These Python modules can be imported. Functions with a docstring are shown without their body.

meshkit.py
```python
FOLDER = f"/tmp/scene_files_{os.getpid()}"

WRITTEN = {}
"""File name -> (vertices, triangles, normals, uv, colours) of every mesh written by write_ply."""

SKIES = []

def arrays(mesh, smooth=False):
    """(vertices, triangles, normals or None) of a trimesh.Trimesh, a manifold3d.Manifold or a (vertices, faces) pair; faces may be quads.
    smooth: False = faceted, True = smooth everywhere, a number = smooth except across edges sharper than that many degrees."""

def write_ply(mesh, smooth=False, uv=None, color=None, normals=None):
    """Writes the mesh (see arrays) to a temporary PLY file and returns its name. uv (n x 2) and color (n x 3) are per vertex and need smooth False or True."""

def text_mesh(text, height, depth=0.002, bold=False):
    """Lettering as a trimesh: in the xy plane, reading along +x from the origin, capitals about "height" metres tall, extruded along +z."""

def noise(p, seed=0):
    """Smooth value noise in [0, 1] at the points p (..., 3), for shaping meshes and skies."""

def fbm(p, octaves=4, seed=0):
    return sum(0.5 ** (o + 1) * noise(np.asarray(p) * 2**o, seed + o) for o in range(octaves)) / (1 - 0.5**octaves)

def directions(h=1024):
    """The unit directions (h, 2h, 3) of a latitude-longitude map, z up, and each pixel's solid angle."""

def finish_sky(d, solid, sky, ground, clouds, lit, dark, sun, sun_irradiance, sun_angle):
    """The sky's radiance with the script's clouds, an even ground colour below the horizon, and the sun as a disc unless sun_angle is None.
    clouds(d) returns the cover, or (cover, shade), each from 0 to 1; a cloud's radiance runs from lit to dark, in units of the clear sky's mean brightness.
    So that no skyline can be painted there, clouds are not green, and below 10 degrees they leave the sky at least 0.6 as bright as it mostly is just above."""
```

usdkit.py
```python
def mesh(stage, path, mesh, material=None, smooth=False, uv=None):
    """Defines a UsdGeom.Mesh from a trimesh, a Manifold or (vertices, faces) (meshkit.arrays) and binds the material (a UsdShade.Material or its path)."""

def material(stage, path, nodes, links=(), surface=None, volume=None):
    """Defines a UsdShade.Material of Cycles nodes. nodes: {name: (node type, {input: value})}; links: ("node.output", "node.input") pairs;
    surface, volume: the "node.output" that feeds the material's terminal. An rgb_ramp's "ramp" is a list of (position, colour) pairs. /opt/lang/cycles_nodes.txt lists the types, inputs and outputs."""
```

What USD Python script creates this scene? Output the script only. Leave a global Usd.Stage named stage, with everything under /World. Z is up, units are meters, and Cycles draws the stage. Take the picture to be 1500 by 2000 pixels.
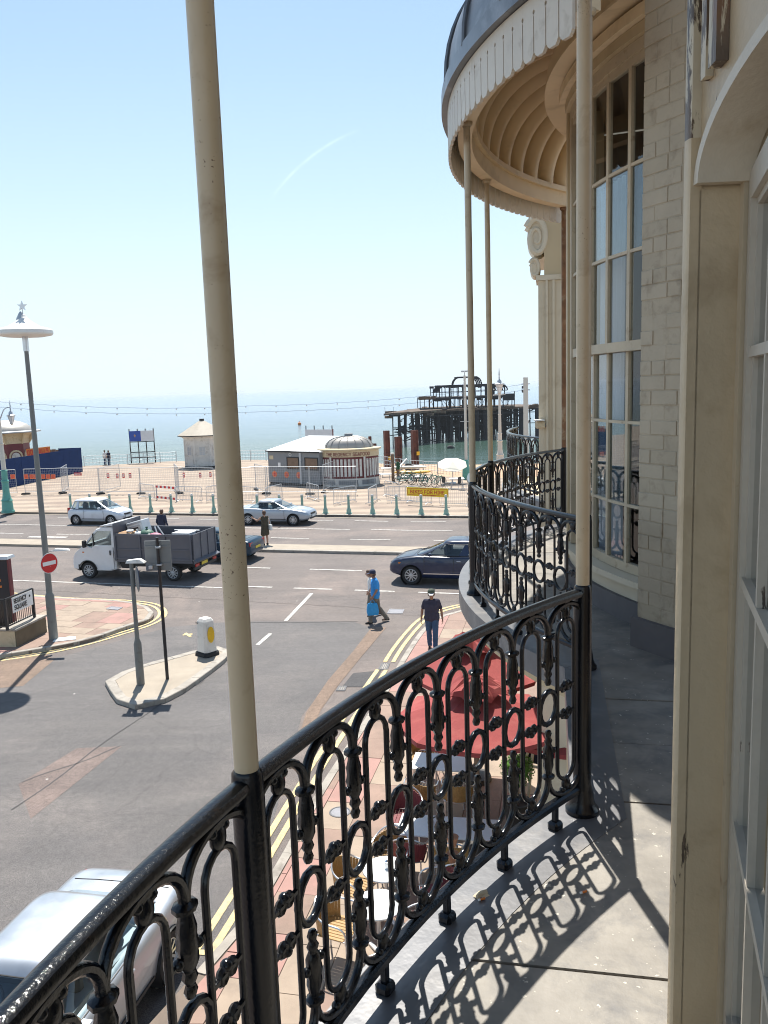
import math, random
import numpy as np
import trimesh, manifold3d
import usdkit, meshkit
from shapely.geometry import Polygon, LineString
from pxr import Usd, UsdGeom, UsdLux, UsdShade, Gf, Sdf, Vt

random.seed(7)
rng = np.random.default_rng(7)
stage = Usd.Stage.CreateInMemory()
UsdGeom.SetStageUpAxis(stage, 'Z')
UsdGeom.SetStageMetersPerUnit(stage, 1.0)
UsdGeom.Xform.Define(stage, '/World')
UsdGeom.Scope.Define(stage, '/World/Looks')

# ------------------------------------------------------------------ camera
EYE = np.array([0.0, 0.0, 7.5])
ROLL, PITCH, FPX = math.radians(1.9), math.atan(243 / 1618.0), 1618.0
_f = np.array([0, math.cos(PITCH), -math.sin(PITCH)])
_u = np.array([0, math.sin(PITCH), math.cos(PITCH)])
_r = np.array([1.0, 0, 0])
CR = math.cos(ROLL) * _r - math.sin(ROLL) * _u
CU = math.sin(ROLL) * _r + math.cos(ROLL) * _u
cam = UsdGeom.Camera.Define(stage, '/World/camera')
cam.CreateFocalLengthAttr(14.0)
cam.CreateHorizontalApertureAttr(14.0 * 1500 / FPX)
cam.CreateVerticalApertureAttr(14.0 * 2000 / FPX)
cam.CreateClippingRangeAttr(Gf.Vec2f(0.05, 100000))
cam.CreateExposureAttr(0.72)
_m = Gf.Matrix4d(*CR, 0, *CU, 0, *(-_f), 0, *EYE, 1)
cam.AddTransformOp().Set(_m)


def ray(px, py):
    return _f + CR * (px - 750) / FPX - CU * (py - 1000) / FPX


def at(px, py, z=0.0):
    """The place where the line of sight through a point of the photograph meets the level z."""
    d = ray(px, py)
    return EYE + d * ((z - EYE[2]) / d[2])


def aty(px, py, y):
    d = ray(px, py)
    return EYE + d * (y / d[1])


# ------------------------------------------------------------------ sky and sun
SUN_AZ, SUN_EL = math.radians(-6.0), math.radians(61.5)
SUN = np.array([math.cos(SUN_EL) * math.sin(SUN_AZ), math.cos(SUN_EL) * math.cos(SUN_AZ), math.sin(SUN_EL)])
_c1, _c2, _c3 = (q / np.linalg.norm(q) for q in (ray(528, 390), ray(600, 312), ray(700, 254)))
_n = np.cross(_c2 - _c1, _c3 - _c2)
_n /= np.linalg.norm(_n)
_mid = (_c1 + _c3) / np.linalg.norm(_c1 + _c3)
sky = UsdLux.DomeLight.Define(stage, '/World/sky')
usdkit.material(stage, '/World/Looks/sky_air', {
    'sky': ('sky_texture', {'sky_type': 'single_scattering', 'sun_disc': False, 'sun_elevation': SUN_EL, 'sun_rotation': math.atan2(SUN[0], SUN[1]),
                            'altitude': 10.0, 'air_density': 1.0, 'aerosol_density': 0.7, 'ozone_density': 1.3}),
    'tc': ('texture_coordinate', {}),
    'nz': ('noise_texture', {'scale': 60.0, 'detail': 3.0}),
    'dot': ('vector_math', {'math_type': 'dot_product', 'vector2': _n}),
    'off': ('math', {'math_type': 'subtract', 'value2': float(_c1 @ _n)}),
    'abs': ('math', {'math_type': 'absolute'}),
    'band': ('map_range', {'from_min': 0.00006, 'from_max': 0.0005, 'to_min': 1.0, 'to_max': 0.0, 'clamp': True}),
    'dm': ('vector_math', {'math_type': 'dot_product', 'vector2': _mid}),
    'lim': ('map_range', {'from_min': float(_mid @ _c1) - .0003, 'from_max': float(_mid @ _c1) + .0015, 'to_min': 0.0, 'to_max': 1.0, 'clamp': True}),
    'mul': ('math', {'math_type': 'multiply'}), 'mul2': ('math', {'math_type': 'multiply', 'value2': 0.35}),
    'mul3': ('math', {'math_type': 'multiply'}),
    'nr': ('map_range', {'from_min': 0.3, 'from_max': 0.6, 'to_min': 0.3, 'to_max': 1.0, 'clamp': True}),
    'add': ('mix_color', {'blend_type': 'add', 'b': (2.2, 2.1, 2.0)}),
    'sz': ('separate_xyz', {}),
    'hz': ('rgb_ramp', {'ramp': [(0.0, (.95, .95, .95)), (.04, (.88, .88, .88)), (.12, (.70, .70, .70)), (.22, (.43, .43, .43)), (.34, (.22, .22, .22)), (.5, (.03, .03, .03)), (1.0, (0, 0, 0))]}),
    'ct': ('mix_color', {'blend_type': 'multiply', 'fac': 1.0, 'b': (.95, 1.075, 1.05)}),
    'hm': ('mix_color', {'blend_type': 'mix', 'b': (5.7, 6.45, 7.0)}),
    'bg': ('background_shader', {'strength': 0.095}),
}, [('tc.generated', 'dot.vector1'), ('dot.value', 'off.value1'), ('off.value', 'abs.value1'), ('abs.value', 'band.value'),
    ('tc.generated', 'dm.vector1'), ('dm.value', 'lim.value'), ('band.result', 'mul.value1'), ('lim.result', 'mul.value2'),
    ('tc.generated', 'nz.vector'), ('nz.fac', 'nr.value'), ('mul.value', 'mul3.value1'), ('nr.result', 'mul3.value2'),
    ('tc.generated', 'sz.vector'), ('sz.z', 'hz.fac'), ('hz.color', 'hm.fac'), ('sky.color', 'ct.a'), ('ct.result', 'hm.a'), ('mul3.value', 'mul2.value1'), ('mul2.value', 'add.fac'), ('hm.result', 'add.a'), ('add.result', 'bg.color')], surface='bg.background')
UsdShade.MaterialBindingAPI.Apply(sky.GetPrim()).Bind(UsdShade.Material.Get(stage, '/World/Looks/sky_air'))
sun = UsdLux.DistantLight.Define(stage, '/World/sun')
sun.CreateIntensityAttr(1.25)
sun.CreateAngleAttr(0.53)
sun.CreateNormalizeAttr(True)
sun.CreateColorAttr(Gf.Vec3f(1.0, 0.955, 0.88))
_x = np.cross([0, 0, 1], SUN); _x /= np.linalg.norm(_x)
_y = np.cross(SUN, _x)
sun.AddTransformOp().Set(Gf.Matrix4d(*_x, 0, *_y, 0, *SUN, 0, 0, 0, 60, 1))

# ------------------------------------------------------------------ geometry helpers: every shape is (vertices, triangles)
def J(*gs):
    gs = [g for g in (gs[0] if len(gs) == 1 and isinstance(gs[0], list) else gs) if g is not None and len(g[1])]
    n, V, F = 0, [], []
    for v, f in gs:
        V.append(v); F.append(np.asarray(f) + n); n += len(v)
    return np.vstack(V), np.vstack(F)


def fromtm(m):
    return np.array(m.vertices), np.array(m.faces)


def quads(q):
    q = np.asarray(q)
    return np.vstack([q[:, [0, 1, 2]], q[:, [0, 2, 3]]])


_BV = np.array([[x, y, z] for z in (-.5, .5) for y in (-.5, .5) for x in (-.5, .5)])
_BF = quads([[0, 2, 3, 1], [4, 5, 7, 6], [0, 1, 5, 4], [2, 6, 7, 3], [0, 4, 6, 2], [1, 3, 7, 5]])


def box(c, s):
    return _BV * np.array(s, float) + np.array(c, float), _BF


def bbox(x0, y0, z0, x1, y1, z1):
    return box(((x0 + x1) / 2, (y0 + y1) / 2, (z0 + z1) / 2), (x1 - x0, y1 - y0, z1 - z0))


def rbox(c, s, b=0.01):
    """A box with its edges cut off by b."""
    s = np.array(s, float) / 2
    b = min(b, *(s * .9))
    pts = []
    for sx in (-1, 1):
        for sy in (-1, 1):
            for sz in (-1, 1):
                g = np.array([sx, sy, sz])
                for k in range(3):
                    q = s - b
                    q[k] = s[k]
                    pts.append(g * q)
    m = trimesh.convex.convex_hull(np.array(pts) + np.array(c, float))
    return fromtm(m)


def hull(pts):
    return fromtm(trimesh.convex.convex_hull(np.asarray(pts, float)))


def rz(g, a, c=(0, 0)):
    v = np.array(g[0], float)
    ca, sa = math.cos(a), math.sin(a)
    x, y = v[:, 0] - c[0], v[:, 1] - c[1]
    v[:, 0], v[:, 1] = c[0] + ca * x - sa * y, c[1] + sa * x + ca * y
    return v, g[1]


def mv(g, d):
    return np.asarray(g[0]) + np.array(d, float), g[1]


def xf(g, M):
    M = np.asarray(M, float)
    v = np.asarray(g[0]) @ M[:3, :3].T + M[:3, 3]
    f = g[1] if np.linalg.det(M[:3, :3]) > 0 else g[1][:, ::-1]
    return v, f


def frame(o, x, y, z):
    M = np.eye(4)
    M[:3, 0], M[:3, 1], M[:3, 2], M[:3, 3] = x, y, z, o
    return M


def tube(pts, r, sides=6, closed=False, caps=True, flat=None):
    """A round bar along a polyline; r may vary; flat squeezes the section along the second axis."""
    p = np.asarray(pts, float)
    n = len(p)
    r = np.broadcast_to(np.asarray(r, float), (n,))
    if closed:
        t = np.roll(p, -1, 0) - np.roll(p, 1, 0)
    else:
        t = np.gradient(p, axis=0)
    t /= np.linalg.norm(t, axis=1, keepdims=True) + 1e-12
    ref = np.array([0, 0, 1.0]) if np.abs(t[:, 2]).max() < 0.9 else (np.array([0, 1.0, 0]) if np.abs(t[:, 1]).max() < .9 else np.array([1.0, 0, 0]))
    if np.abs(t @ ref).max() > .985:
        ref = np.array([.36, .48, .8])
    a = np.cross(t, ref); a /= np.linalg.norm(a, axis=1, keepdims=True) + 1e-12
    b = np.cross(t, a)
    ang = np.arange(sides) * 2 * np.pi / sides + np.pi / sides
    fl = 1.0 if flat is None else flat
    v = p[:, None] + r[:, None, None] * (np.cos(ang)[None, :, None] * a[:, None] + fl * np.sin(ang)[None, :, None] * b[:, None])
    m = n if closed else n - 1
    i, j = np.meshgrid(np.arange(m), np.arange(sides), indexing='ij')
    i2 = (i + 1) % n
    q = np.stack([i * sides + j, i2 * sides + j, i2 * sides + (j + 1) % sides, i * sides + (j + 1) % sides], -1).reshape(-1, 4)
    V, F = v.reshape(-1, 3), [quads(q[:, ::-1])]
    if caps and not closed:
        k = np.arange(1, sides - 1)
        F.append(np.stack([0 * k, k, k + 1], 1)[:, ::1])
        e = (n - 1) * sides
        F.append(np.stack([0 * k + e, e + k + 1, e + k], 1))
    return V, np.vstack(F)


def rod(a, b, r, sides=6):
    return tube([a, b], r, sides)


def bar(a, b, w, h):
    """A square bar from a to b, w wide, h high."""
    a, b = np.array(a, float), np.array(b, float)
    d = b - a
    L = np.linalg.norm(d)
    d /= L
    up = np.array([0, 0, 1.0]) if abs(d[2]) < .95 else np.array([0, 1.0, 0])
    s = np.cross(d, up); s /= np.linalg.norm(s)
    return xf(box((0, 0, 0), (L, w, h)), frame((a + b) / 2, d, -s, np.cross(s, d)))


def lathe(prof, seg=16, c=(0, 0, 0), a0=0.0, a1=2 * math.pi, sx=1.0, sy=1.0):
    prof = np.asarray(prof, float)
    full = abs(a1 - a0 - 2 * math.pi) < 1e-6
    ang = np.linspace(a0, a1, seg, endpoint=not full)
    v = np.stack([prof[None, :, 0] * np.cos(ang)[:, None] * sx, prof[None, :, 0] * np.sin(ang)[:, None] * sy, np.broadcast_to(prof[None, :, 1], (seg, len(prof)))], -1)
    m, k = (seg if full else seg - 1), len(prof)
    i, j = np.meshgrid(np.arange(m), np.arange(k - 1), indexing='ij')
    i2 = (i + 1) % seg
    q = np.stack([i * k + j, i2 * k + j, i2 * k + j + 1, i * k + j + 1], -1).reshape(-1, 4)
    return v.reshape(-1, 3) + np.array(c, float), quads(q)


def prism(poly, z0, z1):
    """poly: list of (x, y) or a shapely polygon; extruded from z0 to z1."""
    P = poly if hasattr(poly, 'exterior') else Polygon([(p[0], p[1]) for p in poly])
    if not P.is_valid:
        P = P.buffer(0)
    gs = [P] if P.geom_type == 'Polygon' else list(P.geoms)
    out = []
    for g in gs:
        if g.area < 1e-6:
            continue
        v, f = fromtm(trimesh.creation.extrude_polygon(g, z1 - z0, engine='earcut'))
        out.append((v + [0, 0, z0], f))
    return J(out) if out else None


def sphere(c, r, sub=1, s=(1, 1, 1)):
    m = trimesh.creation.icosphere(sub, 1.0)
    return np.array(m.vertices) * np.array(s) * r + np.array(c, float), np.array(m.faces)


def sheet(poly, z, step=None):
    """A flat sheet of the polygon at level z, its top facing up."""
    P = poly if hasattr(poly, 'exterior') else Polygon([(p[0], p[1]) for p in poly])
    if not P.is_valid:
        P = P.buffer(0)
    out = []
    for g in ([P] if P.geom_type == 'Polygon' else list(P.geoms)):
        v, f = trimesh.creation.triangulate_polygon(g, engine='earcut')
        v = np.column_stack([v, np.full(len(v), z)])
        f = np.asarray(f)
        n = np.cross(v[f[:, 1]] - v[f[:, 0]], v[f[:, 2]] - v[f[:, 0]])[:, 2]
        f[n < 0] = f[n < 0][:, ::-1]
        out.append((v, f))
    return J(out)


def loft(rings, cap=True, closed=True):
    R = np.asarray(rings, float)
    n, k = R.shape[:2]
    m = k if closed else k - 1
    i, j = np.meshgrid(np.arange(n - 1), np.arange(m), indexing='ij')
    j2 = (j + 1) % k
    q = np.stack([i * k + j, i * k + j2, (i + 1) * k + j2, (i + 1) * k + j], -1).reshape(-1, 4)
    V, F = R.reshape(-1, 3), [quads(q)]
    if cap:
        for ring, flip in ((0, True), (n - 1, False)):
            cidx = len(V)
            V = np.vstack([V, R[ring].mean(0)])
            jj = np.arange(k)
            a, b = ring * k + jj, ring * k + (jj + 1) % k
            F.append(np.stack([b, a, 0 * a + cidx], 1) if flip else np.stack([a, b, 0 * a + cidx], 1))
    V, F = V, np.vstack(F)
    c = V.mean(0)
    n_ = np.cross(V[F[:, 1]] - V[F[:, 0]], V[F[:, 2]] - V[F[:, 0]])
    if ((V[F].mean(1) - c) * n_).sum() < 0:
        F = F[:, ::-1]
    return V, F


def boolean(a, b, op='difference'):
    def man(g):
        return manifold3d.Manifold(manifold3d.Mesh(np.asarray(g[0], np.float32), np.asarray(g[1], np.uint32)))
    A, B = man(a), man(b)
    R = A - B if op == 'difference' else (A + B if op == 'union' else A ^ B)
    m = R.to_mesh()
    if len(m.tri_verts) == 0:
        return a
    return np.array(m.vert_properties[:, :3], float), np.array(m.tri_verts, int)


def cyl(r, h, seg=28):
    return fromtm(trimesh.creation.cylinder(radius=r, height=h, sections=seg))


def arc(c, r, a0, a1, n):
    t = np.linspace(a0, a1, n)
    return np.stack([c[0] + r * np.cos(t), c[1] + r * np.sin(t)], 1)


def smoothline(pts, n=60):
    """A rounded curve through the points."""
    from scipy.interpolate import PchipInterpolator, CubicSpline
    p = np.asarray(pts, float)
    s = np.concatenate([[0], np.cumsum(np.linalg.norm(np.diff(p, axis=0), axis=1))])
    return CubicSpline(s, p)(np.linspace(0, s[-1], n))


def ribbon(pts, w, z):
    return sheet(LineString([(p[0], p[1]) for p in pts]).buffer(w / 2, cap_style=2, join_style=1), z)


# ------------------------------------------------------------------ naming and the stage
_used = {}
ORD = ['first', 'second', 'third', 'fourth', 'fifth', 'sixth', 'seventh', 'eighth', 'ninth', 'tenth', 'eleventh', 'twelfth', 'thirteenth', 'fourteenth', 'fifteenth', 'sixteenth', 'seventeenth', 'eighteenth', 'nineteenth', 'twentieth']


def numbered(parent, name):
    k = (parent, name)
    n = _used.get(k, 0)
    _used[k] = n + 1
    return f'{parent}/{name}' if n == 0 else f'{parent}/{name}_{n:03d}'


def tag(prim, label=None, cat=None, group=None, kind=None):
    for k, v in (('label', label), ('category', cat), ('group', group), ('kind', kind)):
        if v:
            prim.SetCustomDataByKey(k, v)
    return prim


def put(name, geom, mat, parent='/World', smooth=35, label=None, cat=None, group=None, kind=None):
    path = numbered(parent, name)
    v, f = geom
    m = usdkit.mesh(stage, path, trimesh.Trimesh(v, f, process=False) if smooth is False or smooth is None else trimesh.Trimesh(v, f, process=False), MATS[mat] if isinstance(mat, str) else mat, smooth=smooth)
    tag(m.GetPrim(), label, cat, group, kind)
    return path


def thing(name, label, cat, loc=(0, 0, 0), a=0.0, group=None, kind=None):
    path = numbered('/World', name)
    x = UsdGeom.Xform.Define(stage, path)
    x.AddTranslateOp().Set(Gf.Vec3d(*map(float, loc)))
    x.AddRotateZOp().Set(math.degrees(a))
    tag(x.GetPrim(), label, cat, group, kind)
    return path


def copy(src, loc, a=0.0, label=None, group=None, name=None, scale=None):
    """Another one of a thing, with the same parts."""
    was = stage.GetPrimAtPath(src)
    base = name or was.GetName()
    if base[-4:-3] == '_' and base[-3:].isdigit():
        base = base[:-4]
    path = numbered('/World', base)
    x = UsdGeom.Xform.Define(stage, path)
    p = x.GetPrim()
    x.GetPrim().GetReferences().AddInternalReference(Sdf.Path(src))
    x.GetTranslateOp().Set(Gf.Vec3d(*map(float, loc)))
    x.GetRotateZOp().Set(math.degrees(a))
    tag(p, label, None, group)
    p.SetInstanceable(True)
    return path


def structure(name, geom, mat, smooth=False, label=None, kind='structure'):
    return put(name, geom, mat, '/World', smooth, label, None, None, kind)


# ------------------------------------------------------------------ materials
MATS = {}


def pm(name, col, rough=0.5, var=0.15, scale=4.0, bump=0.0, bscale=40.0, metal=0.0, dirt=None, coat=0.0, spec=0.5, detail=4.0, extra=None, dist=0.01, obj=False):
    """A painted or raw surface: colour that varies by noise, optional stains, fine relief."""
    c = np.array(col, float)
    N = {'pos': ('geometry', {}) if not obj else ('texture_coordinate', {}),
         'n1': ('noise_texture', {'scale': scale, 'detail': detail, 'roughness': 0.6}),
         'r1': ('rgb_ramp', {'ramp': [(0.28, c * (1 - var)), (0.72, np.minimum(c * (1 + var), .95))]}),
         'p': ('principled_bsdf', {'roughness': rough, 'metallic': metal, 'coat_weight': coat, 'coat_roughness': 0.05, 'specular_ior_level': spec})}
    src = 'pos.object' if obj else 'pos.position'
    L = [(src, 'n1.vector'), ('n1.fac', 'r1.fac')]
    colour = 'r1.color'
    if dirt:
        dc, amount, ds = dirt[:3]
        lo = 0.62 - 0.3 * amount
        N['n2'] = ('noise_texture', {'scale': ds, 'detail': 6.0, 'roughness': 0.65, 'distortion': 0.4})
        N['r2'] = ('rgb_ramp', {'ramp': [(lo, (0, 0, 0)), (min(.98, lo + 0.22), (1, 1, 1))]})
        N['mx'] = ('mix_color', {'blend_type': 'mix', 'b': np.array(dc, float)})
        L += [(src, 'n2.vector'), ('n2.fac', 'r2.fac'), ('r2.color', 'mx.fac'), (colour, 'mx.a')]
        colour = 'mx.result'
    if bump:
        N['n3'] = ('noise_texture', {'scale': bscale, 'detail': 3.0, 'roughness': 0.6})
        N['b'] = ('bump', {'strength': bump, 'distance': dist})
        L += [(src, 'n3.vector'), ('n3.fac', 'b.height'), ('b.normal', 'p.normal')]
    L.append((colour, 'p.base_color'))
    if extra:
        extra(N, L)
    MATS[name] = usdkit.material(stage, f'/World/Looks/{name}', N, L, surface='p.BSDF')
    return MATS[name]


def pane(name, tint=(0.75, 0.8, 0.8), ior=1.5, rough=0.0, strength=.93):
    MATS[name] = usdkit.material(stage, f'/World/Looks/{name}', {
        't': ('transparent_bsdf', {'color': tint}), 'g': ('glossy_bsdf', {'color': (1, 1, 1), 'roughness': rough}),
        'lw': ('layer_weight', {'blend': .5}), 'pw': ('math', {'math_type': 'power', 'value2': 4.2}), 'ma': ('math', {'math_type': 'multiply_add', 'value2': strength, 'value3': ((ior - 1) / (ior + 1)) ** 2 * 1.7}), 'm': ('mix_closure', {})},
        [('lw.facing', 'pw.value1'), ('pw.value', 'ma.value1'), ('ma.value', 'm.fac'), ('t.BSDF', 'm.closure1'), ('g.BSDF', 'm.closure2')], surface='m.closure')
# ------------------------------------------------------------------ the materials in use
def _road(N, L):
    N['v'] = ('noise_texture', {'scale': 55.0, 'detail': 2.0})
    N['vr'] = ('rgb_ramp', {'ramp': [(0.32, (0.58, 0.58, 0.58)), (0.68, (1.38, 1.36, 1.33))]})
    N['mm'] = ('mix_color', {'blend_type': 'multiply', 'fac': 1.0})
    L[:] = [x for x in L if x[1] != 'p.base_color']
    src = 'mx.result' if 'mx' in N else 'r1.color'
    # long streaks of wear in the direction of travel, and fine cracks
    side = 'side' in cur[0]
    N['sm'] = ('mapping', {'rotation': (0, 0, math.radians(-77.9) if side else math.radians(15.6)), 'scale': (.06, 1.1, 1.0)})
    N['sn'] = ('noise_texture', {'scale': 1.0, 'detail': 5.0, 'roughness': .62})
    N['sr'] = ('rgb_ramp', {'ramp': [(.3, (.84, .84, .86)), (.7, (1.16, 1.14, 1.12))]})
    N['m3'] = ('mix_color', {'blend_type': 'multiply', 'fac': 1.0})
    N['cv'] = ('voronoi_texture', {'feature': 'distance_to_edge', 'scale': .33})
    N['cw'] = ('noise_texture', {'scale': 1.3, 'detail': 4.0})
    N['ca'] = ('mix_vector', {'fac': .22})
    N['cr'] = ('rgb_ramp', {'ramp': [(.0, (.62, .62, .62)), (.006, (1, 1, 1)), (1, (1, 1, 1))]})
    N['m4'] = ('mix_color', {'blend_type': 'multiply', 'fac': .4})
    N['fl'] = ('voronoi_texture', {'feature': 'f1', 'scale': 1.1})
    N['fr'] = ('rgb_ramp', {'ramp': [(.0, (1, 1, 1)), (.026, (1, 1, 1)), (.034, (0, 0, 0)), (1, (0, 0, 0))]})
    N['mf'] = ('mix_color', {'b': (.46, .44, .40)})
    N['md'] = ('noise_texture', {'scale': 7.0, 'detail': 4.0, 'roughness': .7})
    N['mr'] = ('rgb_ramp', {'ramp': [(.3, (.86, .86, .86)), (.7, (1.13, 1.13, 1.13))]})
    N['m6'] = ('mix_color', {'blend_type': 'multiply', 'fac': 1.0})
    L += [('pos.position', 'v.vector'), ('v.fac', 'vr.fac'), (src, 'm6.a'), ('pos.position', 'md.vector'), ('md.fac', 'mr.fac'), ('mr.color', 'm6.b'), ('pos.position', 'fl.vector'), ('fl.distance', 'fr.fac'), ('fr.color', 'mf.fac'), ('m4.result', 'mf.a'), ('m6.result', 'mm.a'), ('vr.color', 'mm.b'), ('pos.position', 'sm.vector'), ('sm.vector', 'sn.vector'), ('sn.fac', 'sr.fac'),
          ('mm.result', 'm3.a'), ('sr.color', 'm3.b'), ('pos.position', 'cw.vector'), ('pos.position', 'ca.a'), ('cw.color', 'ca.b'), ('ca.result', 'cv.vector'), ('cv.distance', 'cr.fac'),
          ('m3.result', 'm4.a'), ('cr.color', 'm4.b'), ('mf.result', 'p.base_color')]


cur = ['']
_pm0 = pm


def pm(name, *a, **k):
    cur[0] = name
    return _pm0(name, *a, **k)


pm('asphalt', (.140, .121, .112), .85, .16, .35, .5, 160, dirt=((.215, .175, .155), .45, .22), extra=_road)
pm('asphalt_side', (.106, .100, .099), .8, .16, .3, .5, 160, dirt=((.155, .14, .133), .4, .25), extra=_road)
pm('asphalt_red', (.165, .128, .115), .85, .16, .5, .5, 160, extra=_road)
pm('asphalt_trench', (.19, .135, .10), .85, .14, .8, .4, 160, extra=_road)
pm('asphalt_dark', (.062, .06, .062), .85, .15, 1.0, .4, 160, extra=_road)
pm('white_line', (.54, .52, .48), .7, .14, 3, dirt=((.2, .185, .175), .5, 7))
pm('yellow_line', (.62, .49, .22), .7, .14, 3, dirt=((.22, .19, .15), .5, 7))
pm('kerb_stone', (.33, .30, .26), .85, .18, 2.5, .3, 60, dirt=((.15, .13, .11), .35, 3))
pm('slab_pink', (.34, .195, .165), .85, .12, 2.2, .2, 80, dirt=((.24, .16, .13), .3, 1.2))
pm('slab_buff', (.32, .25, .19), .85, .12, 2.2, .2, 80, dirt=((.23, .18, .14), .35, 1.2))
pm('slab_brown', (.27, .185, .145), .85, .14, 2.2, .2, 80, dirt=((.19, .14, .11), .35, 1.2))
pm('joint', (.17, .135, .11), .95, .2, 3)


def _prom(N, L):
    N['mp'] = ('mapping', {'rotation': (0, 0, math.radians(15.6)), 'scale': (.25, 1.0, 1.0)})
    N['w'] = ('wave_texture', {'scale': .16, 'distortion': 2.5, 'detail': 3.0, 'bands_direction': 'y'})
    N['wr'] = ('rgb_ramp', {'ramp': [(0.2, (.82, .80, .80)), (0.8, (1.12, 1.10, 1.08))]})
    N['mm'] = ('mix_color', {'blend_type': 'multiply', 'fac': 1.0})
    L[:] = [x for x in L if x[1] != 'p.base_color']
    L += [('pos.position', 'mp.vector'), ('mp.vector', 'w.vector'), ('w.fac', 'wr.fac'), ('mx.result', 'mm.a'), ('wr.color', 'mm.b'), ('mm.result', 'p.base_color')]


pm('promenade', (.32, .255, .195), .85, .13, .5, .25, 60, dirt=((.24, .18, .14), .45, .3), extra=_prom)
pm('reservation', (.33, .28, .22), .85, .12, 1.5, .2, 60)
pm('shingle', (.46, .30, .185), .9, .22, 3.5, .8, 6, dirt=((.33, .22, .14), .4, .25), dist=.1)
pm('concrete', (.36, .33, .29), .85, .15, 2.0, .3, 40, dirt=((.2, .18, .15), .3, 2))


def _sea(N, L):
    # wind ripples at several sizes
    N['mp'] = ('mapping', {'rotation': (0, 0, math.radians(12)), 'scale': (.22, 1.0, 1.0)})
    N['w1'] = ('noise_texture', {'scale': .55, 'detail': 6.0, 'roughness': .62})
    N['w2'] = ('noise_texture', {'scale': .05, 'detail': 4.0, 'roughness': .55})
    N['ad'] = ('math', {'math_type': 'multiply_add', 'value2': 2.5})
    N['b'] = ('bump', {'strength': 1.0, 'distance': .24})
    # shallow green water by the shore, bluer farther out
    N['sx'] = ('separate_xyz', {})
    N['mr'] = ('map_range', {'from_min': 160.0, 'from_max': 900.0, 'to_min': 0.0, 'to_max': 1.0, 'clamp': True})
    N['rr'] = ('rgb_ramp', {'ramp': [(0.0, (.065, .105, .085)), (.10, (.05, .095, .075)), (.2, (.06, .125, .155)), (.5, (.09, .17, .26)), (1.0, (.12, .21, .34))]})
    L[:] = [x for x in L if x[1] != 'p.base_color']
    L += [('pos.position', 'mp.vector'), ('mp.vector', 'w1.vector'), ('mp.vector', 'w2.vector'), ('w2.fac', 'ad.value1'), ('w1.fac', 'ad.value3'), ('ad.value', 'b.height'),
          ('b.normal', 'p.normal'), ('pos.position', 'sx.vector'), ('sx.y', 'mr.value'), ('mr.result', 'rr.fac'), ('rr.color', 'p.base_color')]


pm('sea_water', (.03, .1, .12), .13, .1, .1, extra=_sea)
MATS['haze_air'] = usdkit.material(stage, '/World/Looks/haze_air', {'v': ('principled_volume', {'color': (.86, .93, 1.0), 'density': 0.00011, 'anisotropy': 0.1})}, volume='v.volume')

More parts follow.
